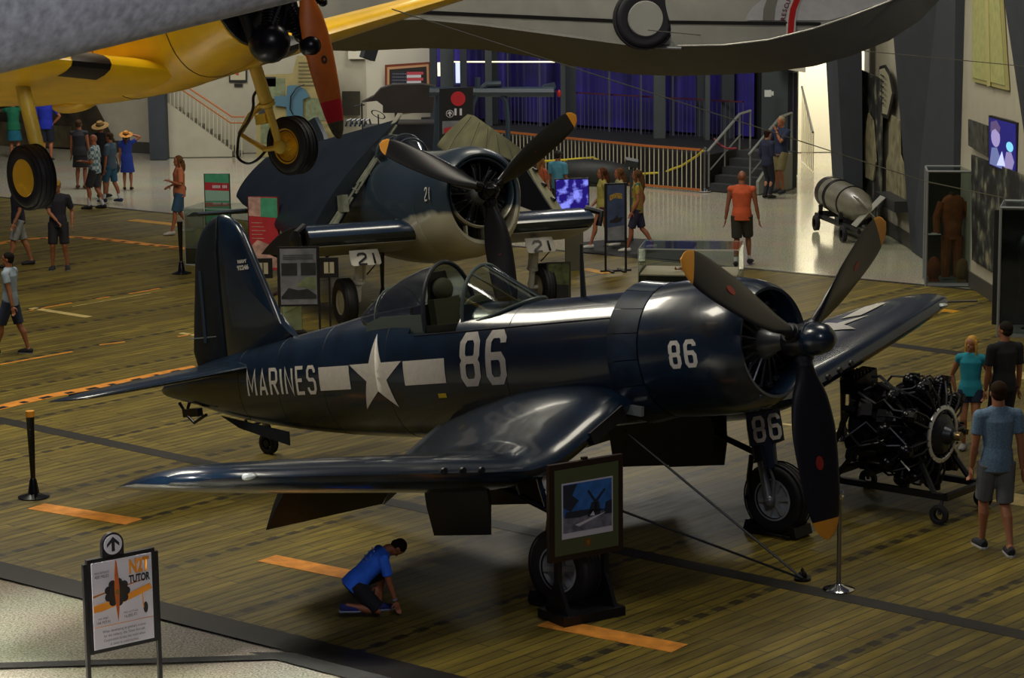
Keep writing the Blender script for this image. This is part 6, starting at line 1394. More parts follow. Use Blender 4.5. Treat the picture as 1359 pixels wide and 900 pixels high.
sp_ = thing('hanging_speaker', 'dark tilted loudspeaker hanging below the grey hull', 'speaker', D(490, 69, 40)); b = MB(); b.box((0, 0, 0), (.22, .16, .24), Euler((0, .35, .5)).to_matrix()); b.build('cabinet', DKC, sp_, smooth=False); b = MB(); b.cyl((0, 0, .1), (.02, 0, .45), .012, n=6); b.build('bracket', BLACK, sp_)
# ---------------------------------------------------------------- covered vehicle behind the folded wings
vo = V((-3.1, 62.5, 0)); vh = thing('military_vehicle', 'open military vehicle with dark canvas roof behind the folded wings', 'vehicle', vo)
def vp(u, v, y=62.5): return D(u, v, y)-vo
CANV = mat('canvas_dark', '#231c16', .85, noise=.3, nscale=3); VB = mat('vehicle_blue_black', '#161c26', .5)
b = MB(); R_ = []
for y, dv in ((61.6, 0), (63.4, -2)): R_.append([vp(u, v+dv, y) for u, v in ((480, 136), (500, 134), (508, 140), (508, 150), (574, 150), (578, 115), (560, 112), (520, 113), (505, 118), (496, 128))])
b.loft(R_); b.build('canvas_roof', CANV, vh, ang=30)
b = MB(); b.tube([vp(526, 170), vp(525, 130), vp(520, 117), vp(512, 115), vp(505, 120)], .035, 8); b.build('roof_hoop', mat('hoop_grey', '#4a5058', .4), vh)
b = MB(); b.prism([vp(480, 205), vp(580, 205), vp(580, 166), vp(525, 166), (vp(510, 172)), vp(480, 172)], V((0, 1, 0)), 1.6); b.build('vehicle_body', VB, vh, smooth=False)
b = MB(); b.tube([vp(481, 172), vp(480, 137)], .02, 6); b.tube([vp(470, 141), vp(484, 139)], .02, 6); b.build('windscreen_post', BLACK, vh)
b = MB(); c = vp(502, 152); b.rev([(-.01, .18), (0, .2), (.01, .18), (0, .165), (-.01, .18)], c, V((.4, -.3, .8)), n=24); b.cyl(c, c+V((0, .05, -.3)), .02, n=6); b.build('steering_wheel', BLACK, vh)
for k in range(5): b = MB(); b.tube([vp(459+k*6, 168), vp(461+k*6, 160), vp(466+k*6, 158), vp(468+k*6, 165)], .03, 6); b.build('engine_pipe', BLUEW, vh)
for u in (490, 560):
    b = MB(); c = vp(u, 205); c.z = .38; tyre(b, c+V((0, -.1, 0)), V((0, 1, 0)), .38, .2, 24); b.build('vehicle_wheel', RUBBER, vh)
b = MB(); b.prism([vp(534, 152), vp(556, 149), vp(557, 142), (vp(534, 143))], V((0, 1, 0)), .1); b.build('crate_load', NOTE, vh, smooth=False)
# small crane / tail boom
cr = thing('crane_arm', 'blue-grey boom with curved tube arch and small red end lamp', 'crane', V((-.4, 58.5, 0))); co_ = V((-.4, 58.5, 0))
def cp(u, v, y=58.5): return D(u, v, y)-co_
BG = mat('boom_blue_grey', '#2e3b48', .4)
b = MB(); b.tube([cp(570, 122), cp(600, 122), cp(735, 122)], (.12, .12), 8); b.prism([cp(710, 128), cp(722, 113), cp(736, 110), cp(738, 116), cp(730, 127)], V((0, 1, 0)), .25); b.build('boom', BG, cr)
b = MB(); b.tube([cp(625, 160), cp(627, 140), cp(634, 122), cp(646, 112), cp(665, 111)], (.09, .07), 8); b.tube([cp(662, 122), cp(672, 135), cp(674, 160), cp(674, 205)], (.07, .06), 8); b.build('tube_arch', BG, cr)
b = MB(); b.ell(cp(742, 124), (.05, .05, .09), 12, 8); b.build('red_lamp', mat('lamp_red', '#8a1414', .4, emit='#a01010', estr=.15), cr)
b = MB(); b.cyl(cp(634, 118), cp(634, 103), .07, n=10); b.cyl(cp(585, 125), cp(580, 205), .12, n=10); q = cp(674, 205); b.build('mast', BG, cr)
b = MB(); b.box((-.6, .3, .45), (3.6, 1.0, .9)); b.build('carriage', mat('carriage_dark', '#0f1216', .5), cr, smooth=False)
# kiosk sign with red disc
ks = thing('kiosk_sign', 'black direction sign with red disc, up arrow and white symbol', 'sign', V((-1.05, 57, 0))); ko = V((-1.05, 57, 0))
def kp(u, v, o=0.): return D(u, v, 57-o)-ko
b = MB(); P = [kp(583, 192), kp(628, 192), kp(628, 116), kp(583, 118)]; b.prism(P, V((0, 1, 0)), .12); b.build('board', BLACK, ks, smooth=False)
for x in (590, 622): b = MB(); q = kp(x, 192); b.cyl(q+V((0, .06, 0)), V((q.x, .06, 0)), .03, n=8); b.build('post', BLACK, ks)
def kdisc(name, u, v, r, m, o): c = kp(u, v, o); b = MB(); b.prism([c+V((r*math.cos(2*PI*k/24), 0, r*math.sin(2*PI*k/24))) for k in range(24)], V((0, -1, 0)), .01); return b.build(name, m, ks, smooth=False)
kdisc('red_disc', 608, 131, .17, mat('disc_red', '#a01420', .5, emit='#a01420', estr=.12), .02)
kd = kdisc('arrow_disc', 597, 151, .09, PAPER, .02); kdisc('arrow_disc_inner', 597, 151, .075, BLACK, .035); c = kp(597, 151, .05)
b = MB(); b.prism([c+V((x, 0, z)) for x, z in ((0, .065), (-.05, .01), (-.05, -.02), (-.015, .015), (-.015, -.06), (.015, -.06), (.015, .015), (.05, -.02), (.05, .01))], V((0, -1, 0)), .008); b.build('arrow', PAPER, ks, smooth=False)
for x_ in (603, 610): b = MB(); b.prism([kp(x_, 153, .02), kp(x_+3, 153, .02), kp(x_+3, 144, .02), kp(x_, 144, .02)], V((0, -1, 0)), .01); b.build('white_symbol', PAPER, ks, smooth=False)
b = MB(); b.prism([kp(587, 178, .02), kp(610, 176, .02), kp(610, 160, .02), kp(587, 161, .02)], V((0, -1, 0)), .01); b.build('blue_print', PH, ks, smooth=False); b = MB(); b.prism([kp(589, 177, .04), kp(602, 175, .04), kp(602, 168, .04), kp(589, 170, .04)], V((0, -1, 0)), .01); b.build('red_print', RDP, ks, smooth=False)
# dark covered object behind the rope
b = MB(); R_ = []
for i, (u, v, r) in enumerate(((742, 224, .1), (752, 226, .26), (775, 228, .32), (805, 230, .32), (830, 233, .26), (842, 236, .1))): R_.append(([D(u, v, 59.9), r]))
b.tube([r[0] for r in R_], [r[1] for r in R_], 16); b.box((R_[2][0].x+.2, 59.9, .2), (1.4, .35, .4)); o = b.build('covered_bomb', mat('tarp_dark', '#1f2122', .6, noise=.3)); tag(o, 'long dark cylindrical exhibit lying between rope and railing', 'exhibit')
b = MB(); p = D(838, 216, 50); b.box((0, 0, 0), (.26, .2, .14), Euler((.2, .2, 0)).to_matrix()); b.cyl((0, 0, -.05), (0, 0, -p.z), .04, n=10); o = b.build('camera_pedestal', mat('ped_grey', '#33363a', .5)); o.location = p; tag(o, 'grey box on a slim pole just behind the long-haired woman', 'pedestal')
# low railing by bright door
t = thing('stair_rail', 'white railing with dark handrail inside the bright doorway', 'railing', V((7.6, 62.5, 0))); so2 = V((7.6, 62.5, 0))
for k in range(8):
    y = 62.4+k*.35; b = MB(); b.cyl(V((7.75+.0*k, y, 0))-so2, V((7.75, y, 1.0+.12*k))-so2, .015, n=6); b.build('baluster', WRAIL, t)
b = MB(); b.tube([V((7.72, 62.3, 1.0))-so2, V((7.75, 65, 1.95))-so2], .03, 6); b.build('handrail', BLACK, t)
# ================================================================ PEOPLE
def ik(a, c, l1, l2, bend):
    a, c = V(a), V(c); d = c-a; L = min(d.length, (l1+l2)*.999); dn = d.normalized(); c = a+dn*L
    x = (l1*l1-l2*l2+L*L)/(2*L); h = math.sqrt(max(0, l1*l1-x*x)); bn = V(bend); bn = (bn-dn*bn.dot(dn)).normalized()
    return a+dn*x+bn*h, c
def ering(c, right, fwd, a, b_, n=20, sq=2.0):
    return [V(c)+right*a*(abs(math.cos(2*PI*k/n))**(2/sq))*(1 if math.cos(2*PI*k/n) >= 0 else -1)+fwd*b_*(abs(math.sin(2*PI*k/n))**(2/sq))*(1 if math.sin(2*PI*k/n) >= 0 else -1) for k in range(n)]
X_, Y_, Z_ = V((1, 0, 0)), V((0, 1, 0)), V((0, 0, 1))
def person(label, loc, face, H=1.75, feet=((-.055, .0), (.055, .0)), lift=(0, 0), hands=None, lean=0., head_yaw=0., head_pitch=0., skin='#9c6a4a', hair='#2a1c14', hairstyle='short',
           top=None, sleeve=.5, bottom=None, legs='shorts', shoe='#2a2a2e', sole=None, female=False, build=1., hat=None, bag=None, socks=None, vox=.011, hip=None, spine=None, extra=None, elbow=None, tuck=None, group=None, knee_dir=None):
    """face: heading angle (deg) of the way the body faces in world XY (90 = away from the camera)"""
    t = thing('person', label, 'person', loc, math.radians(face-90), group or 'museum visitors')
    s = H
    def S(*p): return V(p)*s
    hipc = S(*(hip or (0, 0, .515)))
    pl = math.radians(lean)
    up = V((0, math.sin(pl), math.cos(pl))) if spine is None else V(spine).normalized(); fwd = X_.cross(up)*-1; fwd = up.cross(X_)*1; fwd = V((0, up.z, -up.y)) if spine is None else fwd
    if spine is not None: fwd = (Y_-up*Y_.dot(up)).normalized()
    rt = fwd.cross(up).normalized()
    def T(z, y=0., x=0.): return hipc+up*(z*s)+fwd*(y*s)+rt*(x*s)
    shw = (.098 if female else .112)*build**.5
    sh = [T(.282, -.005, sx*shw*.97) for sx in (-1, 1)]; neck = T(.325, 0); 
    hy, hp = math.radians(head_yaw), math.radians(head_pitch)
    hup = (up*math.cos(hp)+fwd*math.sin(hp)).normalized(); hf0 = (fwd*math.cos(hp)-up*math.sin(hp)).normalized()
    hf = (hf0*math.cos(hy)-rt*math.sin(hy)).normalized(); hr = hf.cross(hup).normalized()
    hc = neck+up*(.022*s)+hup*(.060*s)+fwd*(.008*s)
    def Hd(x, y, z): return hc+(hr*x+hf*y+hup*z)*s
    hj = [hipc+rt*(sx*.050*s) for sx in (-1, 1)]
    if hands is None: hands = ((-.135, .03, .47), (.135, .03, .47))
    foot = []; knee = []; ank = []
    for i in (0, 1):
        fx, fy = feet[i][0], feet[i][1]; fz = lift[i]
        an = S(fx, fy, .045+fz)
        k, an = ik(hj[i], an, .245*s, .240*s, V(knee_dir[i]) if knee_dir else (0, 1, .15)); knee.append(k); ank.append(an)
    arms = []
    for i in (0, 1):
        hx, hy_, hz = hands[i]; target = S(hx, hy_, hz)
        e, w = ik(sh[i], target, .172*s, .145*s, V(elbow[i]) if elbow else ((-.35 if i == 0 else .35), -1, -.1)); arms.append((sh[i], e, w))
    b = MB(); bw = build
    # torso, pelvis and neck
    hipw = .088 if female else .082
    b.loft([ering(T(-.045), rt, fwd, .05*s*bw, .045*s*bw), ering(T(-.02), rt, fwd, hipw*s*bw, .06*s*bw), ering(T(.03), rt, fwd, hipw*s*bw*1.02, .064*s*bw), ering(T(.10), rt, fwd, .072*s*bw, .054*s*bw), ering(T(.17), rt, fwd, .080*s*bw, .058*s*bw), ering(T(.24), rt, fwd, .092*s*bw, .062*s*bw), ering(T(.283), rt, fwd, shw*.86*s, .050*s*bw), ering(T(.315), rt, fwd, .06*s, .038*s), ering(T(.335), rt, fwd, .035*s, .033*s)])
    b.tube([T(.30), neck+up*.02*s, hc-hup*.03*s], [.040*s, .036*s, .036*s], 14)
    # head with face
    b.ell(Hd(0, -.004, .012), (.0435*s, .054*s, .052*s), 20, 14, M4(((hr.x, hf.x, hup.x), (hr.y, hf.y, hup.y), (hr.z, hf.z, hup.z)))); 
    R3 = M4(((hr.x, hf.x, hup.x), (hr.y, hf.y, hup.y), (hr.z, hf.z, hup.z)))
    b.ell(Hd(0, .012, -.025), (.034*s, .037*s, .038*s), 16, 10, R3); b.ell(Hd(0, .040, -.05), (.014*s, .012*s, .010*s), 10, 8, R3)
    b.tube([Hd(0, .045, .005), Hd(0, .056, -.014), Hd(0, .046, -.021)], [.0045*s, .008*s, .005*s], 8)
    b.ell(Hd(0, .045, -.034), (.013*s, .006*s, .004*s), 10, 6, R3)
    for q in (-1, 1): b.ell(Hd(q*.044, -.004, -.004), (.006*s, .011*s, .017*s), 8, 8, R3)
    for i, q in ((0, -1), (1, 1)):
        a, e, w = arms[i]; b.ell(a, .032*s*bw**.5, 12, 8); b.tube([a-up*.004*s, T(.305, -.004), T(.33, 0)], [.030*s, .036*s, .03*s], 12)
        b.tube([a, a.lerp(e, .3), a.lerp(e, .75), e, e.lerp(w, .3), w], [.031*s, .030*s, .024*s, .021*s, .022*s, .0145*s], 12)
        hd = (w-e).normalized(); side = hd.cross(fwd); side = side.normalized() if side.length > .1 else rt; nrm = hd.cross(side).normalized(); side = nrm
        flat = hd.cross(side).normalized()
        pm = w+hd*.032*s; b.ell(pm, (.010*s, .022*s, .032*s), 12, 8, M4(((flat.x, side.x, hd.x), (flat.y, side.y, hd.y), (flat.z, side.z, hd.z))))
        curl = -flat*q*.3
        for k in range(4):
            f0 = w+hd*.054*s+side*(-.015+.010*k)*s; l = (.036, .042, .039, .03)[k]*s; b.tube([f0, f0+(hd+curl*.3)*l*.55, f0+(hd+curl*1.6)*l], [.0054*s, .0050*s, .0042*s], 7)
        th0 = w+hd*.018*s+side*.018*s; b.tube([th0, th0+(hd*.6+side*.8)*.022*s, th0+(hd+side*.6)*.042*s], [.0075*s, .0065*s, .005*s], 7)
    for i in (0, 1):
        k, an = knee[i], ank[i]; h = hj[i]
        back = V((0, -.35, 0))*.04*s
        b.tube([h+Z_*.0, h.lerp(k, .35), h.lerp(k, .8), k, k.lerp(an, .3)+back, k.lerp(an, .7)+back*.4, an], [.050*s*bw, .046*s*bw, .034*s, .030*s, .031*s, .021*s, .017*s], 14)
        fy = V((math.sin((-.12, .12)[i]), 1, 0)).normalized()
        pitchv = V((0, 0, -1)) if lift[i] > .06 else V((0, 0, 0))
        fd_ = (fy+pitchv*min(1.4, lift[i]*10)).normalized(); an2 = an-Z_*.012*s
        b.tube([an2-fd_*.025*s, an2+fd_*.03*s-Z_*.012*s, an2+fd_*.09*s-Z_*.02*s], [.022*s, .022*s, .013*s], 10)
        foot.append((an2, fd_))
    body = b.build('body', mat('skin_'+skin[1:], skin, .55), t); remesh(body, vox*(.75 if vox < .009 else 1), 3)
    # clothing
    e_ = .012*s
    def cloth(nm, b, color, vx=vox, m=None, it=3): o = b.build(nm, m or mat('cloth_'+(color if isinstance(color, str) else 'x').strip('#'), color, .85, noise=.12, nscale=9), t); return remesh(o, vx, it)
    if top:
        b = MB(); low = -.03 if legs != 'dress' else -.03
        tb = bw*1.0
        b.loft([ering(T(low-.01), rt, fwd, (hipw+.010)*s*tb+.008, (.070)*s*tb+.006), ering(T(.04), rt, fwd, (hipw+.008)*s*tb+.006, .074*s*tb), ering(T(.10), rt, fwd, .080*s*tb+.006, .066*s*tb), ering(T(.18), rt, fwd, .088*s*tb+.004, .068*s*tb), ering(T(.25), rt, fwd, .100*s*tb, .070*s*tb), ering(T(.283), rt, fwd, (shw*.90)*s, .056*s*bw), ering(T(.318), rt, fwd, .066*s, .046*s), ering(T(.334), rt, fwd, .042*s, .040*s)])
        for i in (0, 1):
            a, e, w = arms[i]; b.ell(a, .0365*s*bw**.5, 12, 8); b.tube([a-up*.004*s, T(.300, -.004), T(.318, 0)], [.036*s, .042*s, .036*s], 12)
            if sleeve > 0:
                if sleeve <= 1: b.tube([a, a.lerp(e, sleeve)], [.0375*s, (.036 if not female else .031)*s], 14)
                else: b.tube([a, e, e.lerp(w, sleeve-1)], [.042*s, .031*s, .023*s], 14)
        cloth('shirt' if legs != 'dress' else 'dress_top', b, top if isinstance(top, str) else '#777777', m=None if isinstance(top, str) else top)
    if bottom:
        b = MB()
        if legs in ('shorts', 'trousers', 'shortshorts'):
            b.loft([ering(T(-.05), rt, fwd, .062*s*bw, .058*s*bw), ering(T(-.02), rt, fwd, (hipw+.006)*s*bw, .068*s*bw), ering(T(.03), rt, fwd, (hipw+.004)*s*bw, .070*s*bw), ering(T(.055), rt, fwd, .080*s*bw, .064*s*bw)])
            for i in (0, 1):
                h, k, an = hj[i], knee[i], ank[i]
                if legs == 'shorts': b.tube([h+up*.01*s, h.lerp(k, .5), h.lerp(k, .93)], [.060*s*bw, .054*s*bw, .050*s*bw], 16)
                elif legs == 'shortshorts': b.tube([h+up*.01*s, h.lerp(k, .42)], [.060*s*bw, .056*s*bw], 16)
                else: b.tube([h, h.lerp(k, .5), k, k.lerp(an, .5), an+Z_*.01*s], [.058*s*bw, .050*s*bw, .040*s, .036*s, .031*s], 16)
            cloth('shorts' if legs != 'trousers' else 'trousers', b, bottom)
        elif legs in ('skirt', 'dress'):
            L_ = .21 if legs == 'skirt' else .22
            cz = hipc-Z_*L_*s; cxy = (knee[0]+knee[1])/2; cz = V((cxy.x*.6+hipc.x*.4, cxy.y*.6+hipc.y*.4, cz.z))
            b.loft([ering(cz, rt, Y_, .125*s, .10*s), ering(hipc.lerp(cz, .4), rt, Y_, .108*s, .088*s), ering(T(.02), rt, fwd, .094*s, .074*s), ering(T(.07), rt, fwd, .080*s, .064*s)])
            cloth('skirt', b, bottom)
    # shoes
    for i in (0, 1):
        an2, fd_ = foot[i]; b = MB(); r_ = fd_.cross(Z_).normalized(); u_ = r_.cross(fd_).normalized()
        g = an2-u_*.022*s
        if lift[i] < .02: g.z = .012*s
        b.tube([g-fd_*.042*s+u_*.012*s, g-fd_*.02*s+u_*.016*s, g+fd_*.03*s+u_*.012*s, g+fd_*.085*s+u_*.006*s, g+fd_*.112*s+u_*.002*s], [(.020*s, .022*s), (.026*s, .030*s), (.028*s, .026*s), (.030*s, .019*s), (.016*s, .010*s)], 14)
        so = cloth('shoe', b, shoe, vx=max(.007, vox*.8), it=2)
        if sole:
            b = MB(); b.loft([[g+fd_*x*s+r_*w_*s-u_*(.013+o)*s for x, w_ in ((-.052, 0), (-.04, .022), (.03, .026), (.08, .031), (.112, .018), (.122, 0), (.112, -.018), (.08, -.031), (.03, -.026), (-.04, -.022))] for o in (0, -.011)]); so2 = b.build('shoe_sole', mat('sole_'+sole[1:], sole, .6), t); so2.parent = so
        if socks:
            b = MB(); an = ank[i]; b.tube([an+Z_*0, an.lerp(knee[i], socks)], [.021*s, .027*s], 12); b.build('sock', mat('sock_white', '#b9b9b9', .8), t)
    # hair / hat
    hm = mat('hair_'+hair[1:], hair, .85, noise=.3, nscale=30, spec=.15)
    b = MB()
    if hairstyle == 'bald': pass
    elif hairstyle == 'short':
        b.ell(Hd(0, -.012, .022), (.0475*s, .055*s, .050*s), 20, 12, R3); b.ell(Hd(0, -.026, -.006), (.044*s, .036*s, .036*s), 16, 10, R3)
    elif hairstyle == 'bun':
        b.ell(Hd(0, -.012, .02), (.0475*s, .056*s, .051*s), 20, 12, R3); b.ell(Hd(0, -.062, .035), (.022*s, .022*s, .022*s), 12, 8, R3); b.ell(Hd(0, -.03, -.015), (.044*s, .032*s, .035*s), 14, 8, R3)
    elif hairstyle in ('long', 'shoulder'):
        L_ = .16 if hairstyle == 'long' else .09
        b.ell(Hd(0, -.014, .018), (.050*s, .057*s, .054*s), 20, 12, R3)
        b.tube([Hd(0, -.035, .0), Hd(0, -.045, -.06), Hd(0, -.05, -.06)-up*.5*L_*s, Hd(0, -.05, -.06)-up*L_*s], [(.050*s, .03*s), (.055*s, .028*s), (.05*s, .024*s), (.03*s, .014*s)], 14)
        for q in (-1, 1): b.tube([Hd(q*.040, .0, .03), Hd(q*.048, .005, -.03), Hd(q*.05, .0, -.05)-up*L_*.5*s], [.014*s, .014*s, .009*s], 8)
    if b.v:
        ho = b.build('hair', hm, t); remesh(ho, max(.006, vox*.8), 1)
        # cut away the hair in front of the face
        bm = bmesh.new(); bm.from_mesh(ho.data)
        dele = [v for v in bm.verts if (v.co-hc).dot(hf) > .028*s and (v.co-hc).dot(hup) < .034*s and abs((v.co-hc).dot(hr)) < .038*s]
        bmesh.ops.delete(bm, geom=dele, context='VERTS'); bm.to_mesh(ho.data); bm.free()
    if hat:
        kind, col = hat; hm2 = mat('hat_'+col[1:], col, .8, noise=.2, nscale=20); c0 = Hd(0, -.014, .020)
        if kind == 'straw':
            prof = [(-.008, .115), (.0, .10), (.004, .062), (.008, .052), (.035, .047), (.052, .036), (.055, .015), (.053, 0)]
            b = MB(); b.rev([(z*s, r*s) for z, r in prof], c0, (hup-hf*.4), n=32); h_ = b.build('straw_hat', hm2, t); b = MB(); b.rev([(.006*s, .056*s), (.02*s, .0525*s)], c0, (hup-hf*.4), n=32); hb = b.build('hat_band', mat('band_dark', '#1c1410', .7), t); hb.parent = h_
        else:
            b = MB(); b.ell(Hd(0, -.006, .026), (.050*s, .060*s, .046*s), 20, 10, R3); b.tube([Hd(0, .04, .032), Hd(0, .095, .022)], [(.036*s, .006*s), (.03*s, .004*s)], 12); b.build('cap', hm2, t)
    if bag:
        kind, col, pos = bag; bgm = mat('bag_'+col[1:], col, .6); p = S(*pos); b = MB(); b.ell(p, (.04*s, .075*s, .065*s), 14, 10); bg = b.build('handbag', bgm, t)
        b = MB(); b.tube([p+V((0, -.05*s, .05*s)), sh[1 if pos[0] > 0 else 0]+V((0, -.03*s, .02*s)), sh[1 if pos[0] > 0 else 0]+V((0, .03*s, .02*s)), p+V((0, .05*s, .05*s))], .006*s, 6); x = b.build('bag_strap', bgm, t); x.parent = bg
    return t, dict(hc=hc, sh=sh, arms=arms, T=T, Hd=Hd, s=s, fwd=fwd, up=up, rt=rt)
def plaid():
    m = mat('plaid_shirt', '#7d8f98', .8); nt, N, L = nodes(m); b = N['Principled BSDF']; tc = N.new('ShaderNodeTexCoord'); c = N.new('ShaderNodeTexChecker'); c.inputs['Scale'].default_value = 14; c.inputs[1].default_value = lin('#a9b4b4'); c.inputs[2].default_value = lin('#4f6a74'); L.new(tc.outputs['Object'], c.inputs['Vector']); L.new(c.outputs[0], b.inputs['Base Color']); return m
PLAID = plaid()
def tie():
    m = mat('tie_dye', '#8a7a20', .8); nt, N, L = nodes(m); b = N['Principled BSDF']; tc = N.new('ShaderNodeTexCoord'); n = N.new('ShaderNodeTexNoise'); n.inputs['Scale'].default_value = 5; r = N.new('ShaderNodeValToRGB'); e = r.color_ramp.elements; e[0].position = .42; e[0].color = lin('#1f4a4a'); e[1].position = .5; e[1].color = lin('#8c7c1c'); k = e.new(.66); k.color = lin('#9a5a48'); L.new(tc.outputs['Object'], n.inputs['Vector']); L.new(n.outputs['Fac'], r.inputs[0]); L.new(r.outputs[0], b.inputs['Base Color']); return m
TIE = tie()
def heather(): return mat('heather_blue', '#5e7890', .85, noise=.3, nscale=60)
SK, SKD = '#a06a48', '#6e4630'
# -- right edge group
person('man in blue-grey short-sleeved shirt and grey shorts, back turned, right of engine', G(1320, 732), 96, 1.90, feet=((-.045, .10), (.06, -.10)), lift=(0, .012), hands=((-.13, .05, .49), (.145, -.02, .47)), top=heather(), sleeve=.62, bottom='#5f6368', shoe='#22242a', sole='#b8b8bc', hair='#2c1c12', vox=.0085, skin='#9a6444')
person('girl with long blond hair in bright turquoise shirt behind the engine', G(1286, 597), 255, 1.50, feet=((-.05, .03), (.05, -.03)), hands=((-.17, -.06, .50), (.13, -.04, .5)), head_yaw=-25, top='#1f8ea0', sleeve=.25, bottom='#16243c', legs='shortshorts', shoe='#8a8a8a', hair='#c49848', hairstyle='long', female=True, vox=.0085, skin='#a8704c', elbow=((-1, -.4, 0), (1, -.4, 0)))
person('dark-haired man in black T-shirt, back turned, behind the man in blue-grey', G(1330, 602), 105, 1.72, feet=((-.05, .0), (.05, 0)), head_yaw=30, top='#0e0f16', sleeve=.74, bottom='#101018', legs='shorts', hair='#1e1812', vox=.0085, skin='#8a5638')
# -- far right of centre
person('bald man in orange sleeveless shirt and dark cargo shorts walking away on tiles', G(984, 352), 78, 1.84, feet=((-.05, -.08), (.07, .13)), lift=(.0, 0), hands=((-.17, .0, .47), (.18, .02, .46)), top='#b04a26', sleeve=.0, bottom='#24221a', shoe='#1c1c1e', hairstyle='bald', build=1.12, head_yaw=12, skin='#7a4a34', socks=.2)
person('grey-haired man in navy polo and khaki shorts, hand at chin, by the steps', G(1036, 256), 222, 1.84, feet=((-.06, .02), (.06, -.02)), hands=((-.02, .11, .80), (.10, .11, .60)), top='#15203c', sleeve=.74, bottom='#6e6440', shoe='#1a1c24', hair='#8a7a60', build=1.08, skin='#94583a', elbow=((-.6, -.1, -1), (.8, -.3, -1)), group=None)
person('person in dark navy top and long trousers facing the man in khaki shorts', G(1018, 263), 40, 1.62, feet=((-.04, .0), (.04, .02)), hands=((-.12, .05, .5), (.06, .13, .62)), top='#131a34', sleeve=1.6, bottom='#0e1020', legs='trousers', shoe='#0c0c10', hair='#2a140e', hairstyle='bun', female=True)
# -- walkers behind the blue sign
person('walking woman with curly brown hair in yellow-green top, left of blue sign', G(800, 330), 188, 1.66, feet=((-.03, -.17), (.03, .15)), lift=(.03, 0), hands=((-.12, -.05, .5), (.12, .1, .52)), top='#8d8440', sleeve=.5, bottom='#4a1820', legs='shortshorts', shoe='#a9a8a4', hair='#4a2c1c', hairstyle='shoulder', female=True, skin='#8a5238')
person('walking woman in white and yellow top, half hidden by the blue sign', G(822, 326), 190, 1.6, feet=((-.03, .1), (.03, -.1)), lift=(0, .02), top='#8e8a60', sleeve=.5, bottom='#3a2020', legs='shortshorts', shoe='#8f8e70', hair='#5a3a20', hairstyle='shoulder', female=True, skin='#8a5238')
person('walking woman with very long brown hair and tie-dye shirt, right of blue sign', G(846, 334), 172, 1.66, feet=((-.03, .12), (.03, -.19)), lift=(0, .035), hands=((-.12, .05, .5), (.12, -.03, .5)), top=TIE, sleeve=.55, bottom='#23203a', legs='shorts', shoe='#aaa7a0', hair='#4c3420', hairstyle='long', female=True, skin='#8a5238')
person('person in light blue shirt and dark cap before the yellow rope', G(741, 296), 60, 1.60, top='#3f7c94', sleeve=.74, bottom='#22242c', hair='#1c1612', hat=('cap', '#1c2018'), skin='#7a4a30')
person('person in orange top leaning close beside the one with dark cap', G(719, 300), 40, 1.50, top='#8a4020', sleeve=.74, bottom='#22242c', hair='#6a4a28', hairstyle='shoulder', skin='#8a5238', female=True)
# -- left
person('woman in salmon blouse and denim shorts carrying a black handbag', G(240, 311), 195, 1.70, feet=((-.05, .12), (.05, -.13)), lift=(0, .02), hands=((-.10, .12, .68), (.13, .09, .60)), top='#a8603c', sleeve=.9, bottom='#2c4a66', legs='shorts', shoe='#9a968e', hair='#5a3c20', hairstyle='shoulder', female=True, build=1.08, bag=('bag', '#121216', (.19, -.04, .55)), skin='#94583a', elbow=((-.7, -.3, -1), (.7, -.4, -1)), head_yaw=15)
person('man in black polo and black knee-length shorts, hand before his waist', G(80, 358), 275, 1.76, feet=((-.08, .0), (.08, .0)), hands=((-.15, .0, .5), (.0, .15, .56)), top='#14121e', sleeve=.74, bottom='#0d0d14', shoe='#191a1c', hair='#6a4a20', hat=('cap', '#8a6a1c'), build=1.05, skin='#8a5638', sole='#6a6a60', elbow=((-.4, -1, 0), (1, -.5, -.3)))
person('man in navy polo and light grey shorts partly behind the yellow wheel', G(27, 353), 205, 1.76, feet=((-.05, .14), (.05, -.14)), lift=(0, .0), hands=((-.15, .08, .5), (.15, .0, .48)), top='#14142a', sleeve=.74, bottom='#7d7f7c', shoe='#121216', hair='#2a1c12', skin='#8a5638', build=1.05)
person('teenager in pale grey T-shirt, glasses and navy shorts walking left', G(17, 470), 168, 1.64, feet=((-.055, .15), (.055, -.14)), lift=(0, .0), hands=((-.14, -.08, .49), (.15, .05, .47)), top='#8494a0', sleeve=.55, bottom='#1f2940', shoe='#131419', sole='#8a8a8e', hair='#14100e', vox=.0085, skin='#8a5638', head_yaw=10)
person('grey-haired man in checked short-sleeved shirt and dark shorts, white socks', G(128, 277), 172, 1.74, feet=((-.05, .08), (.05, -.08)), hands=((-.10, .14, .64), (.13, .05, .5)), top=PLAID, sleeve=.74, bottom='#26282c', shoe='#141416', hair='#7a6a5c', hairstyle='bald', build=1.12, skin='#94583a', socks=.45)
person('person in blue-green shorts standing close behind the checked shirt man', G(149, 268), 160, 1.66, feet=((-.05, .1), (.05, -.1)), top='#3a4c5c', sleeve=.74, bottom='#1f4a66', shoe='#1c2a4a', hair='#3a2a1c', skin='#8a5238', socks=.3)
person('woman in dark sleeveless dress with white shoulder strap, seen from behind', G(108, 250), 85, 1.72, top='#1a1a22', sleeve=.0, bottom='#14141c', legs='skirt', shoe='#4a2c1c', hair='#3a2a1a', hairstyle='short', female=True, build=1.1, skin='#8a5238')
person('tall man in black shirt and wide straw hat carrying a dark bag', G(137, 262), 75, 1.84, hands=((-.15, .0, .47), (.17, .03, .49)), top='#0f1016', sleeve=.5, bottom='#14161c', shoe='#111114', hair='#2a1c12', hat=('straw', '#8a6a34'), bag=('bag', '#14161e', (.19, .03, .38)), skin='#8a5238')
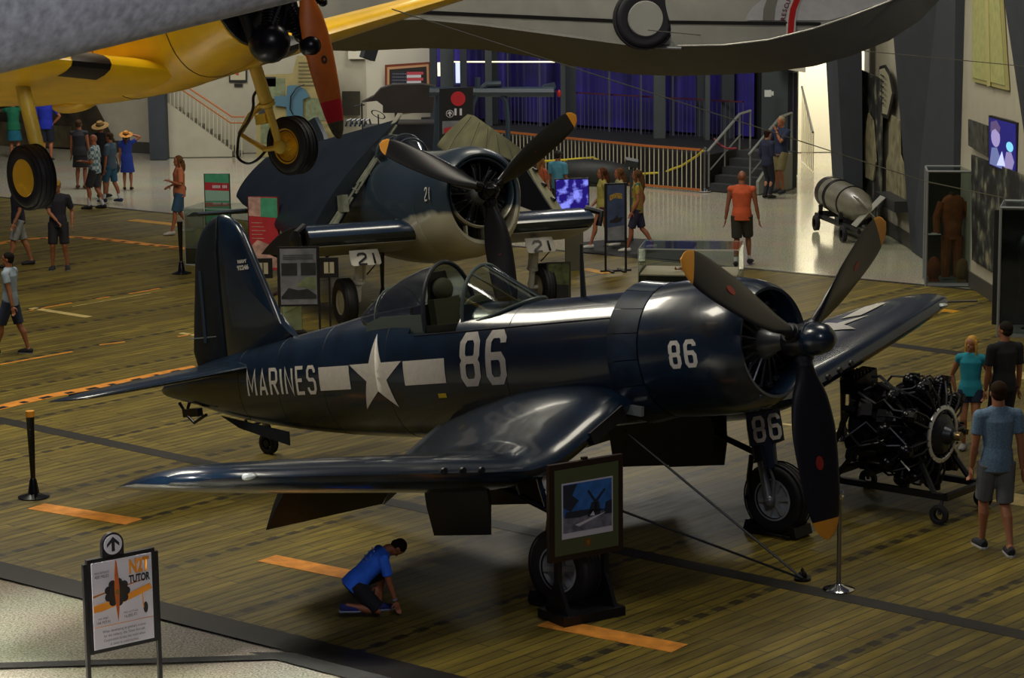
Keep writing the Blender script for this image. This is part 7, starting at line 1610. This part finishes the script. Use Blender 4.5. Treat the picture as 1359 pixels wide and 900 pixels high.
person('child in bright blue dress holding a big straw hat, back turned', G(170, 252), 95, 1.46, hands=((-.12, .02, .48), (.10, .0, .93)), top='#12308a', sleeve=.5, bottom='#12308a', legs='dress', shoe='#22140e', hair='#4a3020', hairstyle='shoulder', hat=('straw', '#b0762a'), female=True, skin='#94583a', elbow=((-.5, -1, 0), (1, 0, .2)))
person('man in royal blue T-shirt, hand on hip, behind the yellow gear leg', lw(63, 214, 2.6)*1, 88, 1.88, hands=((-.14, .02, .48), (.12, -.01, .56)), top='#1226a0', sleeve=.74, bottom='#141a2c', shoe='#1a1a1e', hair='#2a1c12', build=1.2, skin='#94583a', elbow=((-.5, -1, 0), (1, -.3, -.1)))
person('woman in green top and teal skirt near the left photo mural', lw(20, 212, 2.6)*1, 88, 1.74, hands=((-.10, .1, .8), (.10, .1, .86)), top='#11684a', sleeve=.55, bottom='#12627a', legs='skirt', shoe='#3a2a20', hair='#14100e', hairstyle='bun', female=True, build=1.1, skin='#94583a')
# -- boy kneeling on the deck, one hand on the planks
kb = G(487, 815); H_ = 1.42
t, I = person('boy in bright blue T-shirt crouching on deck, one hand on the planks', kb, 12, H_, hip=(.0, -.09, .225), spine=(.02, .68, .66), feet=((-.075, .10), (.085, -.16)), lift=(0, .055), hands=((-.09, .10, .17), (.12, .20, .055)), head_pitch=38, head_yaw=0, top='#2a6cf0', build=1.12, sleeve=.7, bottom='#16141c', legs='shorts', shoe='#232a6e', sole='#8a92b0', hair='#1a0f0c', vox=.0075, skin='#9a5c3c', knee_dir=((-.2, 1, 1), (.25, 1, -.45)), elbow=((-.4, .2, -1), (.3, -1, 0)))
s = H_
b = MB(); bk = -I['fwd']
for i, (z, w_, nn) in enumerate(((.27, .045, 3), (.235, .05, 4), (.195, .06, 4), (.165, .035, 3))):
    for k in range(nn):
        x = (-w_+2*w_*k/(nn-1)); c = I['T'](z, -.073, x*.8); b = MB(); b.box(c, (w_*s*.35, .006, .016), M4(((I['rt'].x, I['fwd'].x, I['up'].x), (I['rt'].y, I['fwd'].y, I['up'].y), (I['rt'].z, I['fwd'].z, I['up'].z)))); o = b.build('shirt_print', mat('print_pale_blue', '#7f9bd0', .8), t); o.rotation_euler = (0, 0, 0)
b = MB(); a, e, w = I['arms'][1]; b.cyl(w.lerp(e, .06), w.lerp(e, .14), .0185*s, n=14); b.build('wristband', mat('band_grey_blue', '#8088a8', .5), t)
# ================================================================ LIGHT
def area(loc, size, power, col=(1, .9, .72), tgt=None, sy=None, name='ceiling_and_fill_lamp'):
    d = bpy.data.lights.new(name, 'AREA'); d.energy = power; d.color = col; d.size = size
    if sy: d.shape = 'RECTANGLE'; d.size_y = sy
    o = bpy.data.objects.new(name, d); COL.objects.link(o); o.location = loc
    t = V(tgt) if tgt else V((loc[0], loc[1], 0)); o.rotation_euler = (t-V(loc)).to_track_quat('-Z', 'Y').to_euler(); return o
W1 = (1, .93, .76)
area((-9, 36, 14), 6, 1500, W1, tgt=(-3, 33, 0), sy=4)
area((4, 27, 14), 4, 520, W1, tgt=(2, 28, 0))
area((-6, 24, 13), 3, 600, W1, tgt=(-3, 24, 0))
area((0, 46, 13), 4, 500, W1)
area((-9, 60, 8), 5, 620, (1, .96, .86), tgt=(-8, 66, 1))
area((3, 56, 9), 3, 450, (1, .96, .86), tgt=(4, 56, 0))
area((9, 64.5, 5), 2, 420, (1, .95, .82), tgt=(8.5, 67, 1.5))
area((-2.6, 66, 7), 1.5, 130, (1, .97, .9), tgt=(-3, 69, 2))
area((.5, 11, 10.5), 2.5, 300, (.95, .95, 1), tgt=(-2.5, 21.5, 1.5))  # unseen fill lamp added on the camera side to brighten sign and trainer
l_ = area((-8.5, 17, 10), 1.2, 240, (1, .96, .9), tgt=(-4.2, 21.4, 0)); l_.data.spread = math.radians(30)  # added narrow-spread fill that lifts the near-left tiles, no fixture of the hall
area((5, 40, 10), 2.5, 230, W1, tgt=(8, 44, 1))
w = bpy.data.worlds.new('world'); bpy.context.scene.world = w; w.use_nodes = True
w.node_tree.nodes['Background'].inputs[0].default_value = (.55, .5, .75, 1); w.node_tree.nodes['Background'].inputs[1].default_value = .045
sc = bpy.context.scene; sc.view_settings.view_transform = 'Standard'; sc.view_settings.look = 'None'; sc.view_settings.gamma = 1; sc.view_settings.exposure = 0
sc.view_settings.use_curve_mapping = False
